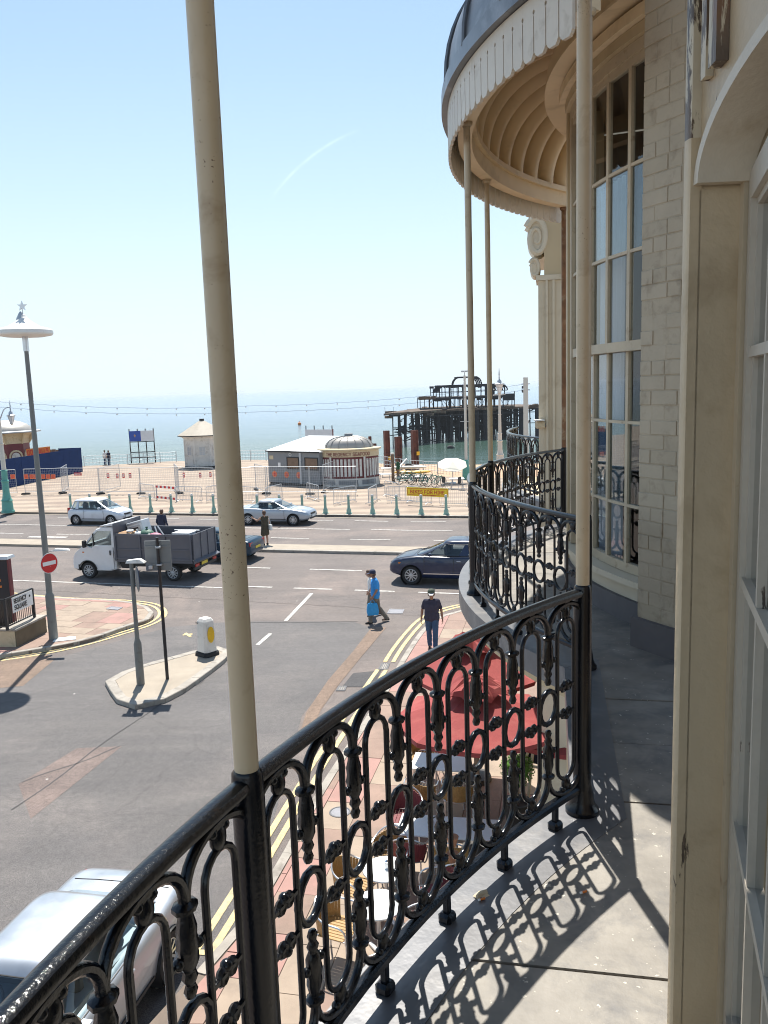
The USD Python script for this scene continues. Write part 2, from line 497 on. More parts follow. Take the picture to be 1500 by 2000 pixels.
# the house fronts and the balcony
pm('stucco', (.52, .41, .25), .55, .06, 1.2, .12, 30, dirt=((.36, .275, .165), .2, 1.5))
pm('stucco_pale', (.62, .54, .40), .5, .06, 1.2, .1, 30, dirt=((.42, .33, .21), .18, 2.5))
pm('brick_paint', (.44, .37, .265), .6, .07, 5, .8, 38, dirt=((.30, .24, .165), .25, 7), dist=.004)
pm('brick_paint_b', (.425, .355, .25), .6, .08, 5, .8, 38, dirt=((.27, .215, .145), .3, 7), dist=.004)
pm('mortar', (.28, .23, .165), .9, .15, 10, .5, 60)
pm('plinth', (.12, .11, .11), .7, .15, 3, .3, 30)


def _peel(N, L):
    # flaking paint: bare weathered timber and rust show in patches drawn out along the grain
    N['mp'] = ('mapping', {'scale': (9, 9, 1.6)})
    N['n5'] = ('noise_texture', {'scale': 1.7, 'detail': 7.0, 'roughness': .68, 'distortion': .6})
    N['r5'] = ('rgb_ramp', {'ramp': [(.66, (0, 0, 0)), (.68, (1, 1, 1))]})
    N['n6'] = ('noise_texture', {'scale': 6.0, 'detail': 4.0})
    N['r6'] = ('rgb_ramp', {'ramp': [(.3, (.045, .032, .024)), (.55, (.13, .09, .06)), (.75, (.20, .085, .035))]})
    N['m5'] = ('mix_color', {})
    L[:] = [x for x in L if x[1] != 'p.base_color']
    src = 'mx.result' if 'mx' in N else 'r1.color'
    L += [('pos.position', 'mp.vector'), ('mp.vector', 'n5.vector'), ('n5.fac', 'r5.fac'), ('pos.position', 'n6.vector'), ('n6.fac', 'r6.fac'),
          (src, 'm5.a'), ('r6.color', 'm5.b'), ('r5.color', 'm5.fac'), ('m5.result', 'p.base_color')]


pm('peeling_paint', (.46, .41, .33), .5, .07, 4, .3, 30, extra=_peel)
pm('arch_paint', (.56, .49, .38), .45, .05, 3, .15, 40, dirt=((.42, .33, .22), .2, 4))


def _worn(N, L):
    _peel(N, L)
    N['mp'] = ('mapping', {'scale': (6, 6, 1.1)})
    N['r5'] = ('rgb_ramp', {'ramp': [(.645, (0, 0, 0)), (.66, (1, 1, 1))]})


pm('jamb_paint', (.52, .41, .265), .45, .07, 3, .25, 40, dirt=((.37, .275, .165), .32, 4), extra=_worn)


def _flake(N, L):
    _peel(N, L)
    N['r5'] = ('rgb_ramp', {'ramp': [(.47, (0, 0, 0)), (.49, (1, 1, 1))]})


pm('flaking_paint', (.50, .43, .31), .5, .08, 4, .3, 30, extra=_flake)
pm('window_paint', (.50, .41, .28), .5, .08, 5, .2, 40, dirt=((.28, .18, .1), .14, 14))
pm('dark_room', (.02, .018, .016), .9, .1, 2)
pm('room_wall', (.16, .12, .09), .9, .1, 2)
pm('curtain', (.62, .62, .64), .9, .06, 3)
pm('iron_black', (.004, .0045, .006), .15, .25, 8, .5, 110, coat=.0, spec=.42, dirt=((.020, .012, .007), .08, 30), dist=.0022)


def _cream_post(N, L):
    N['n7'] = ('noise_texture', {'scale': 170.0, 'detail': 2.0})
    N['n8'] = ('noise_texture', {'scale': 3.0, 'detail': 3.0})
    N['ad'] = ('math', {'math_type': 'multiply_add', 'value2': .6})
    N['sc'] = ('math', {'math_type': 'subtract', 'value2': .2})
    N['r7'] = ('rgb_ramp', {'ramp': [(.81, (0, 0, 0)), (.86, (1, 1, 1))]})
    N['m7'] = ('mix_color', {'b': (.16, .10, .06)})
    L[:] = [x for x in L if x[1] != 'p.base_color']
    L += [('pos.position', 'n7.vector'), ('pos.position', 'n8.vector'), ('n8.fac', 'ad.value1'), ('n7.fac', 'ad.value3'), ('ad.value', 'sc.value1'), ('sc.value', 'r7.fac'), ('mx.result', 'm7.a'), ('r7.color', 'm7.fac'), ('m7.result', 'p.base_color')]


pm('post_cream', (.52, .415, .275), .4, .06, 4, .12, 60, dirt=((.36, .26, .155), .25, 9), extra=_cream_post)
pm('rusty_cream', (.20, .10, .05), .8, .35, 9, .4, 50, dirt=((.40, .31, .21), .3, 6))
pm('lead_grey', (.15, .15, .155), .42, .15, 2.5, .25, 12, metal=.35, dirt=((.24, .23, .22), .3, 5))
pm('lead_roof', (.16, .165, .175), .38, .22, 1.6, .2, 8, metal=.45, dirt=((.30, .30, .31), .32, 2.5))


def _flag(N, L):
    N['vo'] = ('noise_texture', {'scale': 30.0, 'detail': 3.5, 'roughness': .6})
    N['vr'] = ('rgb_ramp', {'ramp': [(.665, (0, 0, 0)), (.70, (1, 1, 1))]})
    N['m9'] = ('mix_color', {'b': (.50, .46, .38)})
    L[:] = [x for x in L if x[1] != 'p.base_color']
    L += [('pos.position', 'vo.vector'), ('vo.fac', 'vr.fac'), ('mx.result', 'm9.a'), ('vr.color', 'm9.fac'), ('m9.result', 'p.base_color')]


pm('flagstone', (.225, .205, .175), .6, .25, 5, .5, 28, dirt=((.125, .12, .115), .5, 4.5), extra=_flag, dist=.004)
pm('valance_paint', (.60, .53, .43), .5, .05, 3, .1, 50, dirt=((.40, .33, .24), .2, 5))
pm('ceiling_paint', (.74, .59, .385), .6, .07, 2, .1, 30, dirt=((.52, .40, .24), .2, 2.5))
pane('window_glass', (.75, .8, .82))
pane('near_glass', (.42, .47, .48), rough=.02)
# metals, plastics and paint in the street
pm('galv', (.42, .44, .46), .45, .1, 5, metal=.5)
pm('alu', (.62, .62, .63), .3, .06, 6, metal=.85)
pm('post_grey', (.17, .175, .165), .5, .1, 3, dirt=((.11, .09, .07), .2, 5))
pm('post_black', (.012, .012, .014), .35, .1, 3)
pm('panel_back', (.20, .205, .20), .45, .05, 2)
pm('lamp_white', (.72, .71, .67), .4, .05, 3, dirt=((.5, .47, .4), .15, 4))
pm('teal_paint', (.10, .33, .27), .45, .08, 4, dirt=((.07, .2, .17), .25, 5))
pm('bollard_green', (.24, .38, .31), .5, .08, 4)
pm('prom_pole', (.58, .54, .47), .5, .06, 3)
pm('sign_red', (.55, .012, .015), .4, .05, 3)
pm('sign_white', (.75, .75, .73), .4, .04, 3)
pm('letter_black', (.015, .015, .015), .5, .05, 3)
pm('hoard_blue', (.006, .026, .10), .75, .12, 2.5, .1, 20, spec=.15)
pm('board_blue', (.02, .07, .34), .5, .1, 2)
pm('maroon', (.13, .018, .022), .5, .1, 3)
pm('kiosk_cream', (.55, .45, .29), .6, .08, 3, dirt=((.3, .22, .13), .25, 3))
pm('kiosk_white', (.60, .58, .54), .6, .06, 3, dirt=((.33, .29, .24), .3, 2.5))
pm('kiosk_roof', (.40, .35, .28), .7, .12, 2, dirt=((.22, .19, .15), .3, 2))
pm('dome_lead', (.36, .34, .31), .5, .12, 2, metal=.3)
pm('prefab_grey', (.20, .21, .22), .5, .06, 2, dirt=((.14, .14, .14), .2, 2))
pm('roof_white', (.75, .76, .76), .5, .04, 2)
pm('gold_letter', (.16, .03, .02), .45, .1, 3)
pm('orange_board', (.62, .17, .02), .5, .15, 3)
pm('notice_orange', (.72, .17, .06), .5, .12, 9)
pm('notice_red', (.6, .06, .05), .5, .12, 9)
pm('banner_yellow', (.75, .55, .015), .5, .05, 3)
pm('banner_red', (.45, .03, .015), .5, .05, 3)
pm('rust_iron', (.11, .040, .028), .85, .35, 1.5, .4, 6, dirt=((.06, .025, .02), .4, 1))
pm('pier_iron', (.014, .014, .018), .8, .4, .8)
pm('pier_wood', (.10, .065, .045), .9, .5, .6, dirt=((.26, .22, .15), .3, .5))
pm('timber', (.20, .13, .085), .8, .2, 3)
pm('brown_wall', (.13, .10, .06), .85, .15, 3, .2, 30)
pm('advert_black', (.012, .012, .018), .25, .1, 3)
pm('rubber', (.016, .016, .017), .8, .15, 8)
pm('bollard_plastic', (.66, .63, .58), .45, .04, 3, dirt=((.4, .36, .3), .2, 5))
pm('sign_yellow', (.72, .43, .01), .5, .1, 6)
pm('drain_iron', (.10, .10, .105), .6, .2, 10)
pm('manhole', (.22, .22, .24), .6, .12, 8)
# vehicles
def car_paint(name, col, metal=0.0, rough=.35, coat=.8):
    MATS[name] = usdkit.material(stage, f'/World/Looks/{name}', {
        'g': ('geometry', {}), 'n': ('noise_texture', {'scale': 2.0, 'detail': 5.0}),
        'r': ('rgb_ramp', {'ramp': [(.3, np.array(col) * .93), (.7, np.array(col) * 1.05)]}),
        'rr': ('map_range', {'from_min': .3, 'from_max': .7, 'to_min': rough * .8, 'to_max': rough * 1.25}),
        'p': ('principled_bsdf', {'metallic': metal, 'coat_weight': coat, 'coat_roughness': .04, 'specular_ior_level': .5 if coat > .5 else .2})},
        [('g.position', 'n.vector'), ('n.fac', 'r.fac'), ('r.color', 'p.base_color'), ('n.fac', 'rr.value'), ('rr.result', 'p.roughness')], surface='p.BSDF')


car_paint('paint_silver', (.36, .39, .43), .55, .38)
car_paint('paint_white', (.66, .67, .68), 0, .4)
car_paint('paint_pale', (.56, .59, .64), .3, .38)
car_paint('paint_navy', (.004, .010, .036), .0, .3, .6)
car_paint('paint_teal', (.008, .03, .055), .1, .35, .5)
pm('truck_grey', (.085, .09, .11), .45, .08, 2, dirt=((.13, .12, .12), .2, 3))
pm('black_trim', (.014, .014, .015), .55, .1, 4)
pm('tyre', (.016, .016, .017), .85, .15, 9)
pm('alloy', (.50, .51, .53), .3, .05, 6, metal=.8)
pm('cabin_dark', (.045, .045, .048), .8, .15, 4)
pm('chrome', (.75, .75, .76), .12, .03, 4, metal=1.0)
pm('lens_red', (.35, .012, .012), .15, .05, 4)
pm('lens_amber', (.6, .17, .02), .15, .05, 4)
pm('lens_clear', (.62, .64, .66), .1, .05, 4, metal=.4)
pm('plate_yellow', (.65, .48, .03), .5, .04, 4)
pane('car_glass', (.66, .73, .74), ior=1.5, strength=.7)
# people
pm('skin', (.42, .235, .16), .55, .06, 8)
pm('skin_tan', (.27, .14, .085), .55, .06, 8)
pm('hair_dark', (.028, .018, .013), .6, .2, 20)
pm('hair_brown', (.085, .04, .022), .6, .2, 20)
pm('shirt_blue', (.03, .25, .62), .85, .1, 9)
pm('bag_blue', (.02, .28, .58), .4, .12, 12)
pm('trousers_taupe', (.17, .15, .125), .9, .1, 9)
pm('jersey_navy', (.018, .022, .05), .9, .12, 12)
pm('polo_navy', (.03, .03, .055), .9, .15, 14)
pm('jeans', (.035, .075, .15), .9, .15, 10)
pm('dress_brown', (.055, .045, .028), .9, .15, 10)
pm('shoe_dark', (.014, .013, .014), .6, .1, 8)
pm('cap_navy', (.015, .022, .06), .8, .1, 8)
pm('cap_green', (.05, .065, .045), .8, .1, 8)
pm('cloth_white', (.70, .70, .68), .9, .05, 6)
pm('cloth_pink', (.62, .25, .32), .9, .08, 6)
pm('cloth_green', (.03, .12, .06), .9, .1, 6)
# the cafe
pm('parasol_red', (.27, .045, .042), .85, .12, 3, .3, 9, dirt=((.33, .08, .068), .4, 3), dist=.02)
pm('parasol_cream', (.75, .70, .58), .9, .03, 2)
pm('table_white', (.74, .74, .72), .35, .03, 4)
pm('rattan', (.36, .21, .07), .5, .18, 25, .4, 60)
pm('rattan_red', (.17, .03, .036), .5, .18, 25, .4, 60)
pm('leaf_green', (.12, .27, .035), .6, .4, 12)
pm('pot_dark', (.05, .045, .04), .6, .1, 6)
pm('terracotta', (.36, .17, .09), .8, .1, 6)
pm('bike_green', (.03, .16, .12), .4, .1, 6)
pm('kayak_yellow', (.72, .42, .02), .4, .06, 3)
pm('kayak_white', (.66, .64, .58), .4, .06, 3)
pm('junk_green', (.05, .13, .09), .6, .2, 6)
pm('junk_pink', (.5, .16, .24), .6, .2, 6)
pm('appliance', (.62, .64, .66), .35, .05, 4)
pm('cardboard', (.36, .22, .12), .9, .1, 5)
pm('cable', (.05, .05, .055), .6, .1, 3)
pm('bulb', (.55, .54, .5), .2, .05, 3)
# ------------------------------------------------------------------ ground, roads, sea
RE, RN = np.array([.963, -.268, 0]), np.array([.268, .963, 0])     # along the seafront road and away across it
SEA_Z = -8.0


def W(s, u, z=0.0):
    p = RE * s + RN * u
    return np.array([p[0], p[1], z])


def xy(ps):
    return [(p[0], p[1]) for p in ps]


def px(pts, z=0.0):
    return [at(a, b, z) for a, b in pts]


KERB = 46.07
# the promenade ends in a railing above the beach; where the pier once began it swells out to seaward
prom_edge = [at(*q, .12) for q in ((0, 921), (165, 910), (250, 906), (330, 901), (400, 899.5), (490, 898), (560, 899), (650, 903), (760, 914), (800, 924), (860, 931), (960, 934))]
prom_poly = xy([W(-120, KERB), W(90, KERB), W(90, 62)] + prom_edge[::-1] + [W(-120, 74)])
structure('promenade', prism(prom_poly, -.6, .12), 'promenade')
structure('sea_wall', prism(LineString(xy([W(-120, 74)] + prom_edge + [W(90, 62)])).buffer(.25, cap_style=2), -9.0, .10), 'concrete')
road_poly = xy([W(-150, -70), W(110, -70), W(110, KERB), W(-150, KERB)])
structure('road', sheet(road_poly, 0.0), 'asphalt')
# beach: shingle falling from the promenade to the water
bx = []
nb = 30
for i, s in enumerate(np.linspace(-160, 160, nb)):
    for u, z in ((55, -3.4), (95, -4.0), (125, -5.6), (150, -7.2), (167, -8.15), (185, -9.4)):
        p = W(s, u + 4 * math.sin(i * .9) * (u > 100), z)
        bx.append(p)
idx = np.arange(nb * 6).reshape(nb, 6)
structure('beach', (np.array(bx), quads(np.stack([idx[:-1, :-1], idx[1:, :-1], idx[1:, 1:], idx[:-1, 1:]], -1).reshape(-1, 4))), 'shingle', smooth=True)
structure('sea', sheet([(-26000, 60), (26000, 60), (26000, 30000), (-26000, 30000)], SEA_Z), 'sea_water')
haze = box((0, 14500, 3.0), (54000, 33000, 26.0))
structure('haze', haze, 'haze_air', kind='stuff')

# central reservation between the carriageways
structure('central_reservation', prism(xy([W(-150, 35.55), W(110, 35.55), W(110, 36.95), W(-150, 36.95)]), -.2, .12), 'reservation')
kerbs = []
# near pavement, on the right, that wraps the corner below the balcony
near_kerb = px([(380, 1898), (440, 1832), (596, 1583), (700, 1421), (748, 1347), (783, 1287), (808, 1248), (830, 1222), (853, 1206), (880, 1196), (905, 1190)], .12)
d0 = near_kerb[0] - near_kerb[1]; d0 /= np.linalg.norm(d0)
near_line = [near_kerb[0] + d0 * 30] + list(smoothline([p[:2] for p in near_kerb], 60)) + [W(18, 27.6)[:2], W(70, 27.6)[:2]]
near_line = [np.array([p[0], p[1]]) for p in near_line]
near_poly = Polygon([tuple(p) for p in near_line] + [tuple(W(70, -40)[:2]), tuple(near_line[0] + np.array([14, -4]))])
structure('pavement_right', prism(near_poly.buffer(-.01), -.2, .105), 'joint')
# far corner pavement, on the left
lp = px([(-140, 1135), (0, 1157), (150, 1168), (267, 1177), (297, 1190), (301, 1198), (287, 1211), (260, 1219), (183, 1245), (100, 1263), (0, 1279), (-260, 1312)], .12)
left_line = [np.array(p) for p in smoothline([p[:2] for p in lp], 90)]
left_poly = Polygon([tuple(p) for p in left_line] + [tuple(lp[-1][:2] + [-30, -6]), tuple(lp[0][:2] + [-30, 8])]).buffer(0)
structure('pavement_left', prism(left_poly.buffer(-.01), -.2, .105), 'joint')
# traffic island
isl = px([(205, 1330), (228, 1316), (267, 1301), (333, 1283), (388, 1268), (430, 1262), (449, 1264), (453, 1270), (445, 1281), (413, 1307), (367, 1340), (333, 1360), (300, 1371), (262, 1377), (237, 1371), (218, 1354)], .12)
isl_line = smoothline([p[:2] for p in isl + isl[:1]], 70)
isl_poly = Polygon([tuple(p) for p in isl_line]).buffer(0)
structure('traffic_island', prism(isl_poly.buffer(-.24), -.1, .118), 'reservation')


def kerbstones(parent_path, line, w, z, closed=False, step=.92, side=1):
    """One stone after another along a line, each a piece of its own."""
    ls = LineString([tuple(p[:2]) for p in line])
    n = max(1, int(ls.length / step))
    for k in range(n):
        a, b = k * ls.length / n, (k + 1) * ls.length / n
        pa, pb, pm_ = (np.array(ls.interpolate(q).coords[0]) for q in (a + .006, b - .006, (a + b) / 2))
        d = pb - pa
        L = np.linalg.norm(d); d /= L
        nn = np.array([-d[1], d[0]]) * side
        quad = [pa, pb, pb + nn * w, pa + nn * w]
        dz = random.uniform(-.004, .004)
        g = hull([(q[0], q[1], zz) for q in quad for zz in (-.12, z - .015 + dz)] + [(*(q + (nn * .015 if i < 2 else 0 * nn)), z + dz) for i, q in enumerate(quad)])
        put('kerb_stone', g, 'kerb_stone', parent_path, smooth=False)


near_main = [p for p in near_line if p[1] > 4 and p[0] < 16]
kerbstones('/World/pavement_right', near_main, .16, .125, side=-1)
kerbstones('/World/pavement_left', [p for p in left_line if p[0] > -17], .16, .125, side=-1)
kerbstones('/World/traffic_island', [np.array(p) for p in isl_poly.exterior.coords], .24, .125, side=1 if isl_poly.exterior.is_ccw else -1, step=.75)
# far kerb of the promenade, long dressed stones
kerbstones('/World/promenade', [W(s, KERB) for s in np.linspace(-34, 12, 40)], .3, .13, step=1.4, side=1)
kerbstones('/World/central_reservation', [W(s, 35.5) for s in np.linspace(-26, 8, 40)], .22, .13, step=1.4, side=1)


def paving(parent_path, region, org, ang, rows, cols, w, l, mats, limit=290, z=.122):
    """Paving slabs in staggered rows, laid where the region's pavement lies."""
    ca, sa = math.cos(ang), math.sin(ang)
    n = 0
    for i in range(-rows, rows):
        off = random.choice((0, .5, .33)) * l
        band = random.random() < .28
        for j in range(-cols, cols):
            x0, x1, y0, y1 = j * l + off + .006, (j + 1) * l + off - .006, i * w + .006, (i + 1) * w - .006
            q = Polygon([(org[0] + ca * x - sa * y, org[1] + sa * x + ca * y) for x, y in ((x0, y0), (x1, y0), (x1, y1), (x0, y1))]).intersection(region)
            if q.is_empty or q.area < .03 or q.geom_type != 'Polygon':
                continue
            if n >= limit:
                return n
            m = random.choices(mats, (6, 2, 2) if band else (1.2, 5, 4))[0]
            put('paving_slab', prism(q, .0, z + random.uniform(-.004, .003)), m, parent_path, smooth=False)
            n += 1
    return n


SA = math.atan2(.978, .21)           # direction of the side street
vis_right = near_poly.buffer(-.175).intersection(Polygon([tuple(at(*q, .12)[:2]) for q in ((360, 2000), (430, 1800), (640, 1480), (700, 1370), (830, 1190), (925, 1180), (1110, 1330), (1110, 1480), (900, 1880), (740, 2000))]))
paving('/World/pavement_right', vis_right, at(760, 1600, .12), SA, 9, 26, .62, .92, ['slab_pink', 'slab_buff', 'slab_brown'])
vis_left = left_poly.buffer(-.175).intersection(Polygon([(-19, 22), (-6, 22), (-6, 33), (-19, 33)]))
paving('/World/pavement_left', vis_left, (-11, 27), math.atan2(RE[1], RE[0]), 14, 16, .62, .92, ['slab_pink', 'slab_buff', 'slab_brown'])

# surfaces of the side street
side_poly = Polygon(xy(px([(505, 1214), (690, 1214), (731, 1229), (590, 1398), (480, 1800), (430, 2300), (-900, 2300), (-500, 1640), (-60, 1330), (120, 1283), (330, 1225), (430, 1216)])))
structure('side_street', sheet(side_poly.difference(isl_poly.buffer(.02)).difference(left_poly.buffer(.02)), .004), 'asphalt_side')
structure('asphalt_patch', sheet(xy(px([(36, 1532), (150, 1462), (238, 1458), (110, 1560), (60, 1600)])), .008), 'asphalt_red')
structure('asphalt_patch', sheet(xy(px([(-10, 1290), (90, 1276), (105, 1290), (45, 1340), (-10, 1345)])), .008), 'asphalt_trench')
structure('trench_scar', sheet(xy(px([(727, 1224), (754, 1226), (700, 1290), (662, 1337), (628, 1385), (608, 1425), (584, 1438), (598, 1392), (640, 1330), (690, 1272)])), .009), 'asphalt_trench')
structure('asphalt_patch', sheet(xy(px([(690, 1315), (745, 1310), (728, 1342), (668, 1342)])), .009), 'asphalt_dark')
structure('asphalt_band', sheet(xy([W(-40, 28.1), W(5, 28.4), W(5, 25.9), W(-7, 25.9), W(-8.5, 26.6)]), .006), 'asphalt')


def dashes(name, u, segs, w=.1, z=.010, mat='white_line'):
    for s0, s1 in segs:
        structure(name, sheet(xy([W(s0, u - w / 2), W(s1, u - w / 2), W(s1, u + w / 2), W(s0, u + w / 2)]), z), mat)


def sof(x_, y_):
    return float(at(x_, y_) @ RE)


dashes('lane_mark', 44.7, [(s, s + 2.0) for s in np.arange(-34, 12, 3.3)], .11)
dashes('lane_line', 41.9, [(-40, -24.6), (-23.4, -13.6), (-12.4, -8.0), (-5.6, 3.2), (6.0, 20)], .13)
dashes('lane_mark', 39.1, [(s, s + 2.1) for s in np.arange(-34.2, 12, 4.3)], .12)
dashes('edge_line', 45.75, [(-60, 60)], .16, .010, 'reservation')
dashes('lane_mark', 32.2, [(s, s + 2.3) for s in (-20.6, -16.4, -12.3, -8.3, -2.1 - 8.4 + 7.2, .9, 5.2)], .13)
dashes('give_way_line', 28.95, [(s, s + 1.55) for s in np.arange(-14.2, 4, 2.45)], .13)
dashes('edge_line', 28.62, [(-40, -14.6)], .11)
dashes('road_arrow', 38.2, [(-31, -28.6)], .35)
for a, b in (((558, 1213), (609, 1159)), ((503, 1260), (528, 1238))):
    structure('centre_line', ribbon(px([a, b]), .13, .012), 'white_line')
# double yellow lines
yl = smoothline([p[:2] for p in px([(380, 1861), (412, 1812), (500, 1672), (560, 1574), (690, 1376), (738, 1308)])], 30)
yl2 = smoothline([p[:2] for p in px([(752, 1293), (775, 1258), (800, 1228), (822, 1208), (850, 1194), (885, 1184), (920, 1178)])], 30)
for line in (yl, yl2):
    L_ = LineString([tuple(p) for p in line])
    for off in (0, -.23):
        structure('yellow_line', sheet((L_ if off == 0 else L_.parallel_offset(.23, 'right')).buffer(.055, cap_style=2), .013), 'yellow_line')
e_ = at(380, 1861)
structure('yellow_line', ribbon([e_, e_ + np.array([.52, -.06, 0])], .1, .014), 'yellow_line')
yleft = LineString([tuple(p) for p in smoothline([p[:2] for p in px([(-60, 1150), (40, 1160), (150, 1169), (262, 1174), (303, 1180), (322, 1191), (322, 1204), (300, 1219), (250, 1236), (180, 1257), (90, 1277), (0, 1291), (-80, 1302)])], 60)])
for r_ in (0, .22):
    structure('yellow_line', sheet((yleft if r_ == 0 else yleft.parallel_offset(r_, 'right')).buffer(.05, cap_style=2), .013), 'yellow_line')
structure('road_mark', J(ribbon(px([(357, 1241), (376, 1239)]), .12, .013), ribbon(px([(362, 1237), (372, 1244)]), .10, .0135)), 'yellow_line')


def cover(name, pts, mat, label, cat, bars=0, z=.016):
    c = np.mean(pts, axis=0)
    t = thing(name, label, cat, (c[0], c[1], 0))
    P = [(p[0] - c[0], p[1] - c[1]) for p in pts]
    put('frame', prism(Polygon(P).difference(Polygon(P).buffer(-.04)), z - .012, z + .004), mat, t, False)
    put('plate', prism(Polygon(P).buffer(-.045), z - .012, z), mat, t, False)
    if bars:
        a, b, c_, d = (np.array(p) for p in P)
        for k in range(1, bars):
            f = k / bars
            put('bar', prism(LineString([tuple(a + (b - a) * f), tuple(d + (c_ - d) * f)]).buffer(.012).intersection(Polygon(P).buffer(-.05)), z, z + .005), 'kerb_stone', t, False)
    return t


for k_, (a_, b_) in enumerate((((20, 1585), (330, 1362)), ((330, 1362), (400, 1330)), ((36, 1531), (238, 1459)), ((455, 1216), (700, 1215)))):
    q_ = [at(*a_), at(*b_)]
    n_ = [q_[0] + (q_[1] - q_[0]) * f + np.array([.05 * math.sin(9 * f + k_), .04 * math.cos(7 * f), 0]) for f in np.linspace(0, 1, 12)]
    structure('tar_joint', ribbon(n_, .035, .0105), 'asphalt_dark')
cover('drain_grate', px([(745, 1296), (762, 1296), (757, 1309), (738, 1309)], 0), 'drain_iron', 'square iron drain grate in the gap of the double yellow lines', 'drain', 5)
cover('drain_grate', px([(661, 1341), (678, 1341), (674, 1350), (656, 1350)], 0), 'drain_iron', 'small iron grate in the road beside the brown trench scar', 'drain', 4)
cover('manhole_cover', px([(761, 1190), (790, 1191), (786, 1199), (756, 1199)], 0), 'manhole', 'pale rectangular manhole cover in the road behind the man in blue', 'manhole cover')
cover('manhole_cover', px([(217, 1185), (240, 1187), (230, 1192), (207, 1190)], .12), 'manhole', 'blue grey rectangular cover set in the left corner pavement', 'manhole cover', z=.135)
mc = at(664, 1586, .12)
t = thing('round_cover', 'small round metal cover in the pavement by the double yellow lines', 'manhole cover', (mc[0], mc[1], .12))
put('plate', lathe([(0, .009), (.15, .009), (.16, .004), (.165, 0)], 20), 'manhole', t)
put('rim', lathe([(.165, .0), (.168, .008), (.19, .008), (.195, 0)], 20), 'drain_iron', t)
# ------------------------------------------------------------------ the bow-fronted terrace and its balcony
FT, FN = np.array([.1986, .980, 0]), np.array([-.980, .1986, 0])
FT /= np.linalg.norm(FT); FN = np.array([-FT[1], FT[0], 0])
C1 = np.array([3.64, -.01, 0])
C2, C3 = C1 + 7 * FT, C1 + 14 * FT
RB, FZ, RZ = 4.29, 5.75, 6.69
PHE = math.asin(2.62 / RB)


def bow(c, r, phi, z=0.0):
    p = c + r * (FN * math.cos(phi) + FT * math.sin(phi))
    return np.array([p[0], p[1], z])


def band(c, r0, r1, p0, p1, z0, z1, n=24):
    """A curved wall or beam: an arc of a ring, r0 to r1, between two angles."""
    ph = np.linspace(p0, p1, n)
    rings = [[bow(c, r0, f, z0), bow(c, r1, f, z0), bow(c, r1, f, z1), bow(c, r0, f, z1)] for f in ph]
    return loft(rings)


def revolve(c, prof, p0, p1, n=20):
    """A surface swept round the bow's centre from a profile of (radius, height)."""
    ph = np.linspace(p0, p1, n)
    V = np.array([[bow(c, r, f, z) for r, z in prof] for f in ph])
    k = len(prof)
    i, j = np.meshgrid(np.arange(n - 1), np.arange(k - 1), indexing='ij')
    q = np.stack([i * k + j, (i + 1) * k + j, (i + 1) * k + j + 1, i * k + j + 1], -1).reshape(-1, 4)
    return V.reshape(-1, 3), quads(q)


def shell(c, prof, p0, p1, n=20, th=.02):
    """A thick shell: the profile and the same profile shifted inward."""
    pr = list(prof) + [(r - th, z - th) for r, z in reversed(prof)]
    ph = np.linspace(p0, p1, n)
    return loft([[bow(c, r, f, z) for r, z in pr] for f in ph])


D = math.radians
home = thing('terrace_house', 'cream house with peeling arched window frame at the right picture edge', 'house')
nextdoor = thing('bow_fronted_house', 'cream painted brick house with curved sash window and domed lead balcony canopy', 'house')
third = thing('stucco_house', 'cream stucco house with shell scroll pilaster capital beyond the bowed balcony', 'house')

# --- balcony floor: edge and flagstones
def floor_slab(c, p0, p1, r_in, parent):
    put('balcony_slab', band(c, r_in, RB + .06, p0, p1, FZ - .22, FZ - .03, 40), 'stucco', parent)
    put('lead_edge', band(c, RB - .16, RB + .11, p0, p1, FZ - .15, FZ + .004, 44), 'lead_grey', parent, smooth=20)


for c, parent, lo, hi in ((C1, home, -D(30), PHE), (C2, nextdoor, -PHE, PHE), (C3, third, -PHE, D(18))):
    floor_slab(c, lo, hi, 2.6, parent)


def slab_between(ca, cb, parent):
    a0, a1 = bow(ca, RB + .11, PHE), bow(cb, RB + .11, -PHE)
    b0, b1 = bow(ca, RB - .16, PHE), bow(cb, RB - .16, -PHE)
    c0, c1_ = bow(ca, 2.6, PHE), bow(cb, 2.6, -PHE)
    put('lead_edge', prism([a0, a1, b1, b0], FZ - .149, FZ + .003), 'lead_grey', parent, False)
    put('balcony_slab', prism([a0 - FN * .05, a1 - FN * .05, c1_, c0], FZ - .219, FZ - .031), 'stucco', parent, False)


slab_between(C1, C2, home)
slab_between(C2, C3, nextdoor)
floor_line = [bow(C1, RB - .155, f) for f in np.linspace(-D(26), PHE, 30)] + [bow(C2, RB - .155, f) for f in np.linspace(-PHE, PHE, 40)] + [bow(C3, RB - .155, f) for f in np.linspace(-PHE, D(5), 20)]
inner = [bow(C3, 2.7, D(5)), bow(C1, 2.7, -D(26))]
floor_poly = Polygon(xy(floor_line + inner)).buffer(0)
joints = [-1.5, -.35, .55, 1.6, 2.66, 3.25, 3.83, 4.9, 5.9, 6.9, 7.9, 8.9, 9.7, 10.4, 11.3, 12.3]
for t0, t1 in zip(joints[:-1], joints[1:]):
    for k, (n0, n1) in enumerate(((2.2, 4.6),)):
        a, b, c_, d = (C1 + FT * t + FN * n for t, n in ((t0 + .006, n0 + .006), (t1 - .006, n0 + .006), (t1 - .006, n1), (t0 + .006, n1)))
        q = Polygon(xy([a, b, c_, d])).intersection(floor_poly)
        if q.geom_type == 'Polygon' and q.area > .01:
            put('flagstone', prism(q, FZ - .05, FZ + random.uniform(-.002, .002)), 'flagstone', home if t1 < 3.9 else nextdoor, False)

